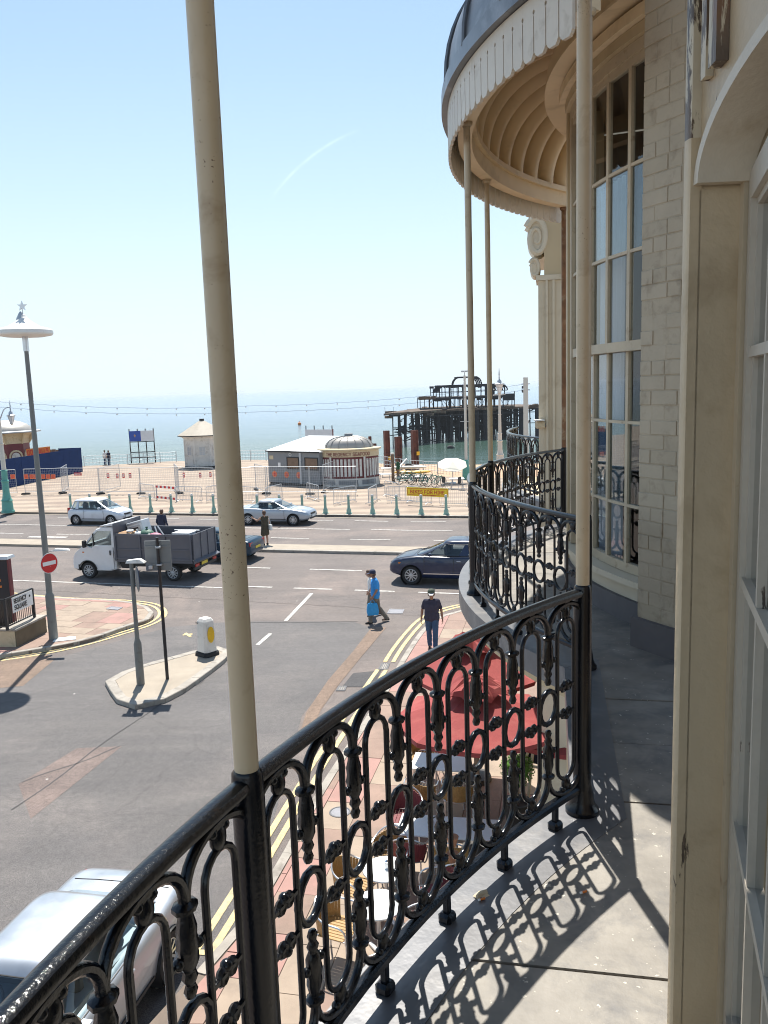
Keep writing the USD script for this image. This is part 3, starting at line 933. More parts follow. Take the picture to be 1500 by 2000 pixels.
# --- bow of the next house: curved wall, brick pier, tall sash window
WR = 3.42
put('wall', band(C2, WR - .3, WR, -D(3), D(38), FZ - .05, 11.6, 30), 'stucco', nextdoor)
put('wall', band(C2, WR - .3, WR - .02, -D(48), -D(2.99), 9.79, 11.6, 30), 'stucco', nextdoor)
put('window_apron', band(C2, WR - .25, WR - .015, -D(36), -D(2.98), FZ + .17, 6.03, 24), 'stucco_pale', nextdoor)
put('window_sill', band(C2, WR - .2, WR + .035, -D(36), -D(2.97), 6.03, 6.075, 24), 'stucco_pale', nextdoor)
put('plinth', band(C2, WR - .25, WR + .02, -D(36), D(30), FZ - .01, FZ + .17, 30), 'plinth', nextdoor)
put('plinth', band(C2, WR, WR + .335, -D(50), -D(35.7), FZ - .01, FZ + .20, 8), 'plinth', nextdoor)
put('lintel', band(C2, WR - .2, WR + .02, -D(36), -D(2.96), 9.722, 9.79, 24), 'stucco', nextdoor)
put('lintel', band(C2, WR - .2, WR + .07, -D(36), -D(2.95), 9.795, 9.87, 24), 'ceiling_paint', nextdoor)
put('cornice', J(band(C2, WR - .1, WR + .17, -D(39), D(39), 9.92, 10.04, 40), band(C2, WR - .1, WR + .185, -D(39), D(39), 9.90, 9.92, 40)), 'ceiling_paint', nextdoor)
# brick pier: the bricks one by one, painted over
PR = WR + .30
put('pier', band(C2, WR - .3, PR - .004, -D(50), -D(36.1), FZ + .19, 11.6, 10), 'brick_paint_b', nextdoor)
course = .092
k = 0
for row in range(42):
    z0 = FZ + .205 + row * course
    ph = -D(36.0)
    first = True
    while ph > -D(49):
        w = (.105 if first and row % 2 else .215) + random.uniform(-.006, .006)
        if not first and random.random() < .3:
            w = .108
        first = False
        p1 = max(ph - w / PR, -D(50))
        r_ = PR + random.uniform(-.003, .003)
        g = hull([bow(C2, rr, f, z) for rr, sh in ((PR - .05, 0), (r_ - .002, 0), (r_, .0028)) for f in (ph - (.0030 + sh) / PR, p1 + (.0030 + sh) / PR) for z in (z0 + .0035 + sh, z0 + course - .0035 - sh)])
        put('brick', g, 'brick_paint' if random.random() < .7 else 'brick_paint_b', nextdoor, False)
        ph = p1
# the sash window, curved in plan
wp = [-D(36), -D(31.9), -D(26.6), -D(21.3), -D(16.0), -D(10.5), -D(5.0)]
win = put('window_frame', band(C2, WR - .13, WR - .02, -D(5.2), -D(2.98), 6.08, 9.72, 4), 'window_paint', nextdoor)
put('window_head', band(C2, WR - .13, WR - .021, -D(36), -D(5.2), 9.64, 9.72, 20), 'window_paint', nextdoor)
def sash(r, z0, z1, rows, shift, name):
    s = put(name, band(C2, r - .045, r, -D(36), -D(5.0), z0, z0 + .07, 20), 'window_paint', nextdoor)
    put('top_rail', band(C2, r - .045, r, -D(36), -D(5.0), z1 - .055, z1, 20), 'window_paint', s)
    for f in wp[1:-1]:
        put('glazing_bar', band(C2, r - .035, r - .002, f - .0055 + shift, f + .0055 + shift, z0 + .07, z1 - .055, 2), 'window_paint', s)
    for z in rows:
        put('glazing_bar', band(C2, r - .034, r - .003, -D(36), -D(5), z - .011, z + .011, 20), 'window_paint', s)
    for f0, f1 in zip(wp[:-1], wp[1:]):
        zs = [z0 + .06] + list(rows) + [z1 - .05]
        for za, zb in zip(zs[:-1], zs[1:]):
            j0, j1 = random.uniform(-.004, .004), random.uniform(-.004, .004)
            P = [bow(C2, r - .02 + j0, f0 + shift, za), bow(C2, r - .02 + j1, f1 + shift, za), bow(C2, r - .02 + j1, f1 + shift, zb), bow(C2, r - .02 + j0, f0 + shift, zb)]
            put('pane', (np.array(P), np.array([[0, 1, 2], [0, 2, 3]])), 'window_glass', s, False)


sash(WR - .03, 7.70, 9.64, (8.95, 8.38), 0, 'upper_sash')
sash(WR - .085, 6.078, 7.755, (7.19, 6.58), D(1.6), 'lower_sash')
# the room behind the glass, and its curtains
room = J(band(C2, 1.5, 1.54, -D(45), D(10), FZ, 9.7, 12), band(C2, 1.5, WR - .25, D(9.5), D(10), FZ, 9.7, 2), band(C2, 1.52, WR - .24, -D(36.5), -D(36.2), FZ, 9.7, 2), band(C2, 1.5, WR - .05, -D(45), D(10), 9.72, 9.76, 12), band(C2, 1.5, WR - .28, -D(45), D(10), FZ - .02, FZ + .02, 12))
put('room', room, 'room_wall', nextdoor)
for f0, f1, zt in ((-D(35.8), -D(27), 9.5), (-D(19), -D(9), 9.0)):
    fs = np.linspace(f0, f1, 40)
    V = np.array([[bow(C2, WR - .24 + .025 * math.sin(i * 1.05), f, z) for z in (6.0, zt)] for i, f in enumerate(fs)]).reshape(-1, 3)
    i = np.arange(39)
    put('curtain', (V, quads(np.stack([2 * i, 2 * i + 2, 2 * i + 3, 2 * i + 1], 1))), 'curtain', nextdoor, True)

# --- canopies: a swept lead roof on a ring of slender posts, with a fretted board valance
def canopy(c, parent, p0, p1, ze, detail):
    re_ = RB + .10
    a = np.linspace(0, math.pi / 2, 14)
    prof = [(WR + .05 + (re_ - WR) * math.cos(x), ze + .05 + .93 * math.sin(x) ** .9) for x in a]
    n = 9
    edges = np.linspace(p0, p1, n + 1)
    for f0, f1 in zip(edges[:-1], edges[1:]):
        put('lead_panel', shell(c, prof, f0, f1, 6, .025), 'lead_roof', parent, 50)
    for f in edges:
        put('lead_roll', tube([bow(c, r + .012, f, z + .012) for r, z in prof], .018, 6), 'lead_roof', parent)
    put('lead_flashing', band(c, re_ - .03, re_ + .075, p0, p1, ze - .03, ze + .075, 44), 'lead_roof', parent, 20)
    put('ceiling', revolve(c, [(WR + .02 + (re_ - .08 - WR) * math.cos(x), ze - .02 + .80 * math.sin(x)) for x in a], p0, p1, 36), 'ceiling_paint', parent, 60)
    if detail:
        m = 17
        for k in range(m):
            f = p0 + (p1 - p0) * (k + .5) / m
            hw = (p1 - p0) / m * .29
            put('ceiling_rib', tube([bow(c, WR + .0 + (re_ - .10 - WR) * math.cos(x), f, ze - .03 + .77 * math.sin(x)) for x in a], [.115 * max(.5, (WR + (re_ - WR) * math.cos(x)) / re_) for x in a], 10), 'ceiling_paint', parent, 60)
    put('ring_beam', J(band(c, RB - .07, RB + .045, p0, p1, ze - .22, ze - .02, 44), band(c, RB - .11, RB - .07, p0, p1, ze - .075, ze - .021, 44)), 'ceiling_paint', parent, 30)
    nb_ = int((p1 - p0) * re_ / .118)
    for k in range(nb_):
        f = p0 + (p1 - p0) * (k + .5) / nb_
        w = (p1 - p0) * re_ / nb_ / 2
        zb, zt = ze - .37, ze - .035
        hole = [(w - .011 * math.sin(q), zt - .085 + .013 * math.cos(q)) for q in np.linspace(0, math.pi, 6)]
        right = [(w, zt)] + hole + [(w - .0045, zt - .11), (w - .0045, zb + .030), (w - .010, zb + .026), (w - .016, zb + .014), (w - .026, zb + .006), (w - .03, zb)]
        poly = Polygon(right + [(-x, z) for x, z in reversed(right)])
        g = prism(poly, -.011, .011)
        o = bow(c, re_ + .015, f)
        rad = FN * math.cos(f) + FT * math.sin(f)
        tan = -FN * math.sin(f) + FT * math.cos(f)
        put('valance_board', xf(g, frame(o, tan, np.array([0, 0, 1.0]), rad)), 'valance_paint', parent, False)


ZE = 9.73
canopy(C2, nextdoor, -PHE - D(1.2), PHE + D(1.2), ZE, True)
canopy(C1, home, -D(30), PHE + D(1.2), ZE, False)
# closing boards at the canopy's near end
for c, ph, par in ():
    P = [bow(c, RB - .06, ph), bow(c, RB - .36, ph)]
    put('end_board', prism(LineString(xy(P)).buffer(.02, cap_style=2), ZE - .34, ZE + .02), 'ceiling_paint', par, False)


def post(c, ph, parent, top, mat='post_cream', foot=True):
    o = bow(c, RB, ph)
    p = put('canopy_post', lathe([(.0262, RZ - .01), (.0265, top)], 20, o), mat, parent)
    put('black_base', lathe([(0, FZ + .0), (.068, FZ + .002), (.068, FZ + .02), (.056, FZ + .034), (.048, FZ + .06), (.043, FZ + .10), (.0365, FZ + .13), (.0355, RZ - .03), (.033, RZ + .01), (.0268, RZ + .018), (0, RZ + .018)], 20, o), 'iron_black', p)
    put('post_cap', lathe([(.03, top - .035), (.044, top - .02), (.046, top), (0, top)], 16, o), mat, p)


for ph in (-D(11.5), D(11.5), D(36.6)):
    post(C1, ph, home, ZE - .22)
for ph, mat in ((-D(38.5), 'post_cream'), (-D(12.2), 'post_cream'), (D(13.2), 'post_cream'), (PHE - D(.1), 'rusty_cream')):
    post(C2, ph, nextdoor, ZE - .22, mat)

# --- cast iron railings
def cyl_pts(cx, cz, r, a0, a1, n):
    t = np.linspace(a0, a1, n)
    return [(cx + r * math.cos(q), 0, cz + r * math.sin(q)) for q in t]


def unit_shapes(w, q):
    """The shapes of one bay of the casting, w wide, standing on z = 0. q: how fine."""
    sd = 8 if q > 1 else (6 if q else 5)
    m = 9 if q > 1 else (6 if q else 5)
    r = .0086
    S = {}
    hw = .057
    S['loop_bar'] = tube(cyl_pts(0, .788, hw, 0, math.pi, m) + cyl_pts(0, .248, hw, math.pi, 2 * math.pi, m), r, sd, closed=True)
    top = [(w / 2 * math.sin(t) * 1.0, 0, .795 + .108 * math.cos(t) ** .8) for t in np.linspace(-math.pi / 2, math.pi / 2, 2 * m - 1)]
    S['arch_bar'] = J(tube(top, r * 1.4, sd), sphere((0, 0, .868), .021, 1, (1.15, .7, 1.5)), sphere((-.022, 0, .887), .013, 1), sphere((.022, 0, .887), .013, 1), box((0, 0, .905), (.03, .018, .03)))
    bot = [(p[0], p[1], 1.036 - p[2]) for p in top]
    S['foot_arch'] = J(tube(bot, r * 1.4, sd), sphere((0, 0, .168), .021, 1, (1.15, .7, 1.5)), sphere((-.022, 0, .149), .013, 1), sphere((.022, 0, .149), .013, 1), box((0, 0, .125), (.03, .018, .03)))
    prof = [(0, .607), (.012, .610), (.0165, .622), (.012, .634), (.011, .637), (.019, .650), (.014, .664), (.016, .668), (.024, .682), (.0235, .700), (.0265, .716), (.0225, .735), (.024, .752), (.018, .775), (.017, .785), (.029, .792), (.029, .801), (.014, .808), (.011, .82)]
    S['pendant'] = J(lathe(prof, sd, (w / 2, 0, 0), sy=.8), rod((w / 2 - (w / 2 - hw), 0, .70), (w / 2 + (w / 2 - hw), 0, .70), .0055, 5), sphere((w / 2 - .036, 0, .70), .0125, 1), sphere((w / 2 + .036, 0, .70), .0125, 1))
    v, f = lathe(prof, sd, (0, 0, 0), sy=.8)
    fin = (np.column_stack([v[:, 0] + w / 2, v[:, 1], 1.036 - v[:, 2]]), f[:, ::-1])
    S['finial'] = J(fin, rod((hw, 0, .336), (w - hw, 0, .336), .0055, 5), sphere((w / 2 - .036, 0, .336), .0125, 1), sphere((w / 2 + .036, 0, .336), .0125, 1))
    rr = (w - 2 * hw) / 2 - .002
    S['ring'] = tube([(w / 2 + rr * math.cos(t) * 1.0, 0, .518 + rr * 1.12 * math.sin(t)) for t in np.linspace(0, 2 * math.pi, 14 if q else 9, endpoint=False)], .0108, sd, closed=True)
    for key, z in (('knob', .572), ('lower_knob', .464)):
        S[key] = J([rod((-hw, 0, z), (hw, 0, z), .008, 5), tube([(-.017 + .0125 * math.cos(q), 0, z + .0145 * math.sin(q)) for q in np.linspace(0, 2 * math.pi, 9, endpoint=False)], .0085, 5, closed=True), tube([(.017 + .0125 * math.cos(q), 0, z + .0145 * math.sin(q)) for q in np.linspace(0, 2 * math.pi, 9, endpoint=False)], .0085, 5, closed=True), sphere((0, 0, z + (.014 if z > .5 else -.014)), .014, 1)])
    return S


def railing(name, label, spans, quality, feet):
    """spans: list of (function of 0..1 giving a point, number of bays, rail points)."""
    P0 = spans[0][0](0)
    t = thing(name, label, 'railing')
    for fn, n, posts in spans:
        ends = [np.array(fn(i / n)) for i in range(n + 1)]
        w = np.linalg.norm(ends[1][:2] - ends[0][:2])
        S = unit_shapes(w, quality)
        for i in range(n):
            a, b = ends[i], ends[i + 1]
            dx = (b - a)[:2] / w
            M = frame(((a + b) / 2)[0:3] * [1, 1, 0] + [0, 0, FZ], [dx[0], dx[1], 0], [-dx[1], dx[0], 0], [0, 0, 1])
            for key, g in S.items():
                if key in ('pendant', 'ring', 'finial') and i == n - 1:
                    continue
                put(key, xf(g, M), 'iron_black', t, 45)
        fine = [np.array(fn(x)) * [1, 1, 0] for x in np.linspace(0, 1, 2 * n + 1)]
        put('handrail', loft([[p + o for o in sec] for p, sec in zip(fine, sections(fine, [(-.020, .917), (.020, .917), (.0222, .928), (.018, .939), (.007, .945), (-.007, .945), (-.018, .939), (-.0222, .928)]))]), 'iron_black', t, 40)
        put('bottom_rail', loft([[p + o for o in sec] for p, sec in zip(fine, sections(fine, [(-.017, .098), (.017, .098), (.017, .118), (.009, .126), (-.009, .126), (-.017, .118)]))]), 'iron_black', t, 30)
        for x in posts:
            o = np.array(fn(x))
            dx = np.array(fn(min(1, x + .02))) - np.array(fn(max(0, x - .02)))
            an = math.atan2(dx[1], dx[0])
            put('foot', mv(rz(J(rbox((0, 0, .055), (.022, .022, .1), .003), rbox((0, 0, .018), (.052, .05, .038), .01)), an), (o[0], o[1], FZ)), 'iron_black', t, False)
    return t


def sections(line, sec):
    out = []
    for i, p in enumerate(line):
        d = line[min(i + 1, len(line) - 1)] - line[max(i - 1, 0)]
        d = d / np.linalg.norm(d)
        nn = np.array([-d[1], d[0], 0])
        out.append([nn * u + np.array([0, 0, FZ + z]) for u, z in sec])
    return out


def arcfn(c, p0, p1):
    return lambda x: bow(c, RB, p0 + (p1 - p0) * x)


def linefn(a, b):
    return lambda x: a + (b - a) * x


q1, q2 = D(11.5), D(36.6)
railing('balcony_railing', 'black cast iron railing of the near balcony with looped bars and pendants', [
    (arcfn(C1, -q1, q1), 7, (.2, .45, .7, .93)), (arcfn(C1, q1, q2), 8, (.115, .315, .515, .715, .9))], 2, None)
pA, pB = bow(C1, RB, q2), bow(C2, RB, -D(38.5))
railing('balcony_railing', 'black cast iron railing around the bowed balcony under the domed canopy', [
    (linefn(pA, pB), 7, (.25, .5, .75)), (arcfn(C2, -D(38.5), -D(12.2)), 8, (.2, .4, .6, .8)), (arcfn(C2, -D(12.2), D(13.2)), 8, (.2, .4, .6, .8)), (arcfn(C2, D(13.2), PHE - D(.1)), 8, (.2, .5, .8))], 1, None)
railing('balcony_railing', 'farthest short stretch of black railing beside the scroll capital pilaster', [
    (linefn(bow(C2, RB, PHE), bow(C2, RB, PHE) + FT * .62), 2, (.5,)), (arcfn(C3, -PHE + D(5), D(14)), 15, (.2, .4, .6, .8))], 0, None)

# --- own house: the arched window one leans out of, at the right
th = .05
OT, ON = np.array([math.sin(th), math.cos(th), 0]), np.array([-math.cos(th), math.sin(th), 0])
Q = np.array([.716, 1.9, 0])


def op(s, n, z):
    p = Q + OT * s + ON * n
    return [p[0], p[1], z]


def panel(poly, n0, n1):
    """A piece of the wall: poly in (s along the wall, z), from depth n0 to n1 outward."""
    return xf(prism(poly, n0, n1), frame(Q, OT, [0, 0, 1], -np.cross(OT, [0, 0, 1]) if np.dot(-np.cross(OT, [0, 0, 1]), ON) > 0 else np.cross(OT, [0, 0, 1])))


EA, EB, SPR = .55, .205, 7.915


def ell(k, n=24, a0=0, a1=math.pi):
    return [(-EA + (EA + k) * math.cos(q), SPR + (EB + k) * math.sin(q)) for q in np.linspace(a0, a1, n)]


wallpoly = Polygon([(.11, FZ - .3), (.11, 10.9), (-2.6, 10.9), (-2.6, FZ - .3), (-1.1, FZ - .3)] + ell(.004)[::-1] + [(0, SPR - .01), (0, FZ - .3)])
put('wall', panel(wallpoly, -.10, 0), 'jamb_paint', home, 30)
put('wall_end', panel(Polygon([(.112, FZ - .3), (.112, 10.9), (.02, 10.9), (.02, FZ - .3)]), -1.3, -.102), 'stucco', home, False)


def moulding(profile, s_line, name, mat, parent):
    """A strip of the given (offset across, projection) section run along a line of (s, z)."""
    L_ = np.array(s_line, float)
    rings = []
    for i, p in enumerate(L_):
        d = L_[min(i + 1, len(L_) - 1)] - L_[max(i - 1, 0)]
        d /= np.linalg.norm(d)
        across = np.array([d[1], -d[0]])
        rings.append([op(*(p + across * u)[:1], pr, (p + across * u)[1]) for u, pr in profile])
    return put(name, loft(rings), mat, parent, 40)


run = [(0, FZ)] + [(0, z) for z in np.linspace(FZ + .3, SPR, 14)] + ell(0, 22)[1:]
moulding([(0.0, -.004), (.0, .020), (.006, .024), (.028, .026), (.040, .022), (.048, .010), (.05, -.004)], [(0, FZ), (0, 6.8), (0, SPR + .10)], 'architrave', 'jamb_paint', home)
moulding([(0.0, -.004), (.0, .020), (.006, .024), (.028, .026), (.040, .022), (.048, .010), (.05, -.004)], [(0, SPR + .10), (0, 9.2), (0, 10.8)], 'architrave', 'flaking_paint', home)
put('arch_head', panel(Polygon(ell(-.028, 30) + ell(.0, 30)[::-1]).buffer(0), -.104, .014), 'arch_paint', home, 30)
# pilaster strips with flaking paint above the springing
for s0, s1, pr in ((-.075, -.045, .018), (-.16, -.115, .026)):
    put('pilaster_strip', panel(Polygon([(s0, SPR + .20), (s1, SPR + .20), (s1, 10.8), (s0, 10.8)]), .001, pr), 'flaking_paint', home, False)
# the lining of the opening: bead next to the window, then the open casement
put('lining_bead', panel(Polygon([(0.002, FZ)] + [(.002, SPR)] + ell(.002) + [(-1.102, FZ), (-1.08, FZ)] + ell(-.022)[::-1] + [(-.022, FZ)]), -.116, -.088), 'window_paint', home, 30)
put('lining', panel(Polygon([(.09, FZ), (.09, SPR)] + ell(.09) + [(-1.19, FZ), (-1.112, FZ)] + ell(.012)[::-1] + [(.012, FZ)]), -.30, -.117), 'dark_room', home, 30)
HG = np.array([.832, 1.862, 0])                    # hinge of the casement
LT = np.array([-.307, -.9517, 0]); LN = np.array([-.9517, .307, 0])


def leaf(poly, n0, n1):
    g = prism(poly, n0, n1)
    return xf(g, frame(HG, LT, [0, 0, 1], LN))


ZT = 7.93
cas = put('casement', leaf(Polygon([(0, FZ + .02), (.9, FZ + .02), (.9, ZT), (0, ZT)]).difference(Polygon([(.05, FZ + .2), (.85, FZ + .2), (.85, ZT - .06), (.05, ZT - .06)])), -.022, .022), 'peeling_paint', home, False)
bars = [(7.04, .024), (6.45, .024), (7.55, .022)]
for z, h in bars:
    put('glazing_bar', leaf(Polygon([(.05, z - h / 2), (.85, z - h / 2), (.85, z + h / 2), (.05, z + h / 2)]), -.018, .018), 'peeling_paint', cas, False)
put('glazing_bead', leaf(Polygon([(.05, FZ + .2), (.85, FZ + .2), (.85, ZT - .06), (.05, ZT - .06)]).difference(Polygon([(.066, FZ + .216), (.834, FZ + .216), (.834, ZT - .076), (.066, ZT - .076)])), -.012, .010), 'peeling_paint', cas, False)
for x in (.31, .58):
    put('glazing_bar', leaf(Polygon([(x - .009, FZ + .2), (x + .009, FZ + .2), (x + .009, ZT - .06), (x - .009, ZT - .06)]), -.0165, .0165), 'peeling_paint', cas, False)
zz = [FZ + .2, 6.45, 7.04, 7.55, ZT - .06]
for za, zb in zip(zz[:-1], zz[1:]):
    for xa, xb in ((.05, .31), (.31, .58), (.58, .85)):
        V = [HG + LT * x + LN * random.uniform(-.001, .001) + [0, 0, z] for x, z in ((xa, za), (xb, za), (xb, zb), (xa, zb))]
        put('pane', (np.array(V), np.array([[0, 1, 2], [0, 2, 3]])), 'near_glass', cas, False)
# fanlight above the casement, and the dark room within
put('fanlight_frame', panel(Polygon(ell(-.024) + [(-1.07, SPR - .03), (-.03, SPR - .03)]).buffer(0).difference(Polygon([q for q in ell(-.07) if q[1] > SPR + .03]).buffer(0)), -.16, -.118), 'peeling_paint', home, 30)
put('room', J(bbox(2.6, -3.2, FZ - .1, 2.7, 3.1, 10), bbox(.98, -3.2, 8.9, 2.6, 2.02, 9.0), bbox(.98, -3.2, FZ - .12, 2.6, 2.02, FZ + .01), bbox(.85, 2.0, FZ - .1, 2.6, 2.09, 10)), 'room_wall', home, False)

# --- ground floor under the balcony: restaurant front with cream posts between dark panes
def ground_floor(c, parent, p0, p1, n):
    put('shop_wall', band(c, 2.9, 3.35, p0, p1, 0, .55, 24), 'stucco', parent)
    put('shop_fascia', band(c, 2.9, 3.42, p0, p1, 3.6, FZ - .24, 24), 'stucco', parent)
    fr = put('shop_window', band(c, 3.2, 3.34, p0, p1, .55, .65, 24), 'stucco_pale', parent)
    ps = np.linspace(p0, p1, n + 1)
    for f in ps:
        put('shop_post', band(c, 3.15, 3.38, f - .022, f + .022, .651, 3.599, 2), 'stucco_pale', parent, False)
    for f0, f1 in zip(ps[:-1], ps[1:]):
        P = [bow(c, 3.26, f, z) for f, z in ((f0, .66), (f1, .66), (f1, 3.59), (f0, 3.59))]
        put('pane', (np.array(P), np.array([[0, 1, 2], [0, 2, 3]])), 'window_glass', fr, False)
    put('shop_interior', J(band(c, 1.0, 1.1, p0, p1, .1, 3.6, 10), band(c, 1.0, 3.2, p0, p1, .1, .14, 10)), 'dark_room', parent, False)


ground_floor(C1, home, -D(40), D(44), 6)
ground_floor(C2, nextdoor, -D(44), D(44), 6)
lo, hi = bow(C1, 3.2, D(44)), bow(C2, 3.2, -D(44))
put('party_pier', prism(LineString(xy([lo, hi])).buffer(.35, cap_style=2), 0.0, FZ - .23), 'stucco', nextdoor, False)
put('upper_wall', band(C2, WR - 2.0, WR - 1.9, -D(75), -D(36), FZ - .2, 11.6, 8), 'stucco', nextdoor)

# --- third house: giant pilaster whose capital is a pair of shell scrolls
G0 = np.array([2.19, 11.55, 0])


def gp_(t_, n_, z):
    p = G0 + FT * t_ + FN * n_
    return [p[0], p[1], z]


def gbox(t0, t1, n0, n1, z0, z1):
    return hull([gp_(t, n, z) for t in (t0, t1) for n in (n0, n1) for z in (z0, z1)])


put('pilaster', gbox(0, .55, -.55, 0, .1, 8.86), 'stucco_pale', third, False)
put('wall', gbox(.2, 7, -1.9, -.32, .1, 10.6), 'stucco', third, False)
for n0, n1 in ((-.13, -.10), (-.22, -.19), (-.44, -.41), (-.53, -.50)):
    put('moulding', gbox(-.028, -.001, n0, n1, FZ, 8.86), 'stucco_pale', third, False)
put('pilaster_neck', gbox(-.03, .58, -.58, .03, 8.862, 8.93), 'stucco_pale', third, False)
for (dn, zc, rr, wd) in ((.02, 9.42, .27, .5), (.05, 9.03, .13, .5)):
    turns = np.linspace(0, 2 * math.pi * 1.9, 46)
    pts = []
    spi = [(dn + (rr * (1 - .075 * q)) * math.cos(q + .6) * .55, zc + (rr * (1 - .075 * q)) * math.sin(q + .6)) for q in turns]
    for t0 in (.03,):
        put('shell_scroll', J(tube([gp_(t0 + .0, n, z) for n, z in spi], np.linspace(rr * .22, rr * .07, len(spi)), 7), tube([gp_(t0 + .36, n, z) for n, z in spi], np.linspace(rr * .22, rr * .07, len(spi)), 7),
                               hull([gp_(t, dn + rr * .46 * math.cos(q), zc + rr * .86 * math.sin(q)) for t in (.02, .4) for q in np.linspace(0, 2 * math.pi, 16)])), 'stucco_pale', third)
put('capital_block', gbox(.0, .5, -.55, -.08, 8.935, 9.78), 'stucco', third, False)
put('abacus', gbox(-.06, .62, -.6, .10, 9.79, 9.88), 'stucco_pale', third, False)
put('entablature', gbox(-.04, 7, -.6, .06, 9.885, 10.5), 'stucco_pale', third, False)
put('entablature_cornice', gbox(-.16, 7, -.6, .22, 10.51, 10.72), 'stucco_pale', third, False)
for z in (7.6, 8.1, 9.35):
    pass
put('string_course', gbox(-.02, .18, -1.9, -.56, 9.2, 9.5), 'stucco_pale', third, False)
lampp = thing('wall_floodlight', 'small brass floodlight bracketed to the pilaster edge above the railing', 'floodlight', gp_(-.06, -.02, 6.92), 0)
put('lamp_body', rbox((0, 0, 0), (.12, .10, .10), .015), 'kiosk_cream', lampp, False)
put('bracket', bar((.02, .0, .0), (.10, .06, -.02), .03, .03), 'galv', lampp, False)
put('visor', rbox((-.02, -.03, .065), (.13, .13, .02), .004), 'lamp_white', lampp, False)
# ------------------------------------------------------------------ street furniture
def lpost(t, name, prof, mat, seg=14):
    return put(name, lathe(prof, seg), mat, t)


# tall street lamp on the left corner: flat disc head with a star finial
b = at(105, 1248, .12)
t = thing('street_lamp', 'tall grey street lamp with white saucer head and star finial on left corner', 'street lamp', b)
lpost(t, 'lower_column', [(.15, 0), (.135, .03), (.132, 1.38), (.095, 1.48), (0, 1.48)], 'post_grey')
lpost(t, 'column', [(.092, 1.46), (.088, 3.0), (.062, 8.8), (0, 8.8)], 'post_grey')
lpost(t, 'neck', [(.085, 8.78), (.085, 9.2), (.06, 9.25)], 'alu')
lpost(t, 'lamp_head', [(0, 9.20), (.55, 9.20), (.76, 9.24), (.79, 9.28), (.79, 9.37), (.74, 9.42), (.45, 9.50), (.26, 9.62), (.12, 9.74), (.07, 9.83), (0, 9.86)], 'lamp_white', 36)
put('cone_shade', mv(lathe([(.16, 0), (.13, .12), (.06, .26), (.02, .31), (0, .31)], 14), (-.06, .0, 9.62)), 'galv', t)
star = []
for k in range(10):
    r_ = .15 if k % 2 == 0 else .06
    star.append((r_ * math.sin(k * math.pi / 5), r_ * math.cos(k * math.pi / 5)))
put('star_finial', J(xf(prism(star, -.02, .02), frame([0, 0, 10.08], [1, 0, 0], [0, 0, 1], [0, -1, 0])), rod((0, 0, 9.84), (0, 0, 10.02), .015)), 'alu', t, False)
put('base_cover', hull([(x, y, z) for x, y in ((.10, -.35), (.75, -.15), (.62, .16), (.05, .05)) for z in (.004, .02)]), 'sign_white', t, False)
# no-entry sign fixed to that lamp, with its own little lamp above
sy = aty(96, 1100, b[1] - .17)
t = thing('no_entry_sign', 'round red no entry sign with white bar fixed to the street lamp', 'road sign', sy)
ph = math.radians(60)
M = frame([0, 0, 0], [math.cos(ph), math.sin(ph), 0], [0, 0, 1], [math.sin(ph), -math.cos(ph), 0])
disc = lambda r_, z0, z1: xf(mv(lathe([(0, z0), (r_, z0), (r_, z1), (0, z1)], 32), (0, 0, 0)), M)
put('sign_plate', disc(.31, -.008, .004), 'sign_white', t, 30)
put('red_disc', disc(.295, .004, .008), 'sign_red', t, 30)
put('white_bar', xf(prism([(-.235, -.06), (.235, -.06), (.235, .06), (-.235, .06)], .008, .012), M), 'sign_white', t, False)
put('sign_clip', bar((-.1, .17, -.1), (0, 0, -.1), .05, .04), 'galv', t, False)
put('sign_lamp_arm', bar((-.02, .16, .34), (.30, .10, .37), .04, .03), 'galv', t, False)
put('sign_lamp', hull([(x, y, z) for x, y, z in ((.12, -.02, .36), (.12, .2, .36), (.66, .0, .37), (.60, .2, .37), (.2, .0, .43), (.2, .18, .43), (.56, .04, .42), (.52, .17, .42))]), 'lamp_white', t, False)

# the two posts and the bollard on the traffic island
g = at(275, 1336, .122)
t = thing('keep_left_post', 'grey post on the traffic island carrying an edge-on round sign', 'sign post', g)
lpost(t, 'lower_column', [(.105, 0), (.10, 1.08), (.06, 1.22), (0, 1.22)], 'post_grey', 12)
lpost(t, 'column', [(.058, 1.2), (.052, 3.2), (0, 3.2)], 'post_grey', 10)
M2 = frame([.12, .0, 2.78], [math.cos(D(112)), math.sin(D(112)), 0], [0, 0, 1], [math.sin(D(112)), -math.cos(D(112)), 0])
put('sign_disc', xf(lathe([(0, -.03), (.2, -.03), (.33, 0), (.33, .015), (.2, .02), (0, .02)], 28), M2), 'panel_back', t, 30)
put('sign_face', xf(lathe([(0, .0215), (.3, .0215), (.3, .026), (0, .026)], 28), M2), 'board_blue', t, 30)
put('sign_lamp', hull([(x, y, z) for x, y, z in ((-.13, -.06, 3.20), (-.13, .1, 3.20), (.36, -.1, 3.2), (.36, .12, 3.2), (-.1, -.05, 3.27), (-.1, .09, 3.27), (.22, -.08, 3.30), (.22, .1, 3.30), (.33, -.04, 3.26))]), 'lamp_white', t, False)
g2 = at(327, 1326, .122)
t = thing('direction_sign', 'tall thin black post on island with grey back of a square sign panel', 'road sign', g2)
lpost(t, 'post', [(.045, 0), (.042, 3.78), (0, 3.78)], 'post_black', 10)
c_ = aty(309, 1085, g2[1] + .09) - g2
put('sign_panel', rbox((c_[0], c_[1], c_[2]), (.68, .03, .80), .02), 'panel_back', t, False)
for dz in (-.22, .24):
    put('panel_rib', box((c_[0], c_[1] - .022, c_[2] + dz), (.64, .02, .05)), 'panel_back', t, False)
    put('clamp', rbox((0.015, 0.0, c_[2] + dz), (.13, .12, .05), .006), 'galv', t, False)
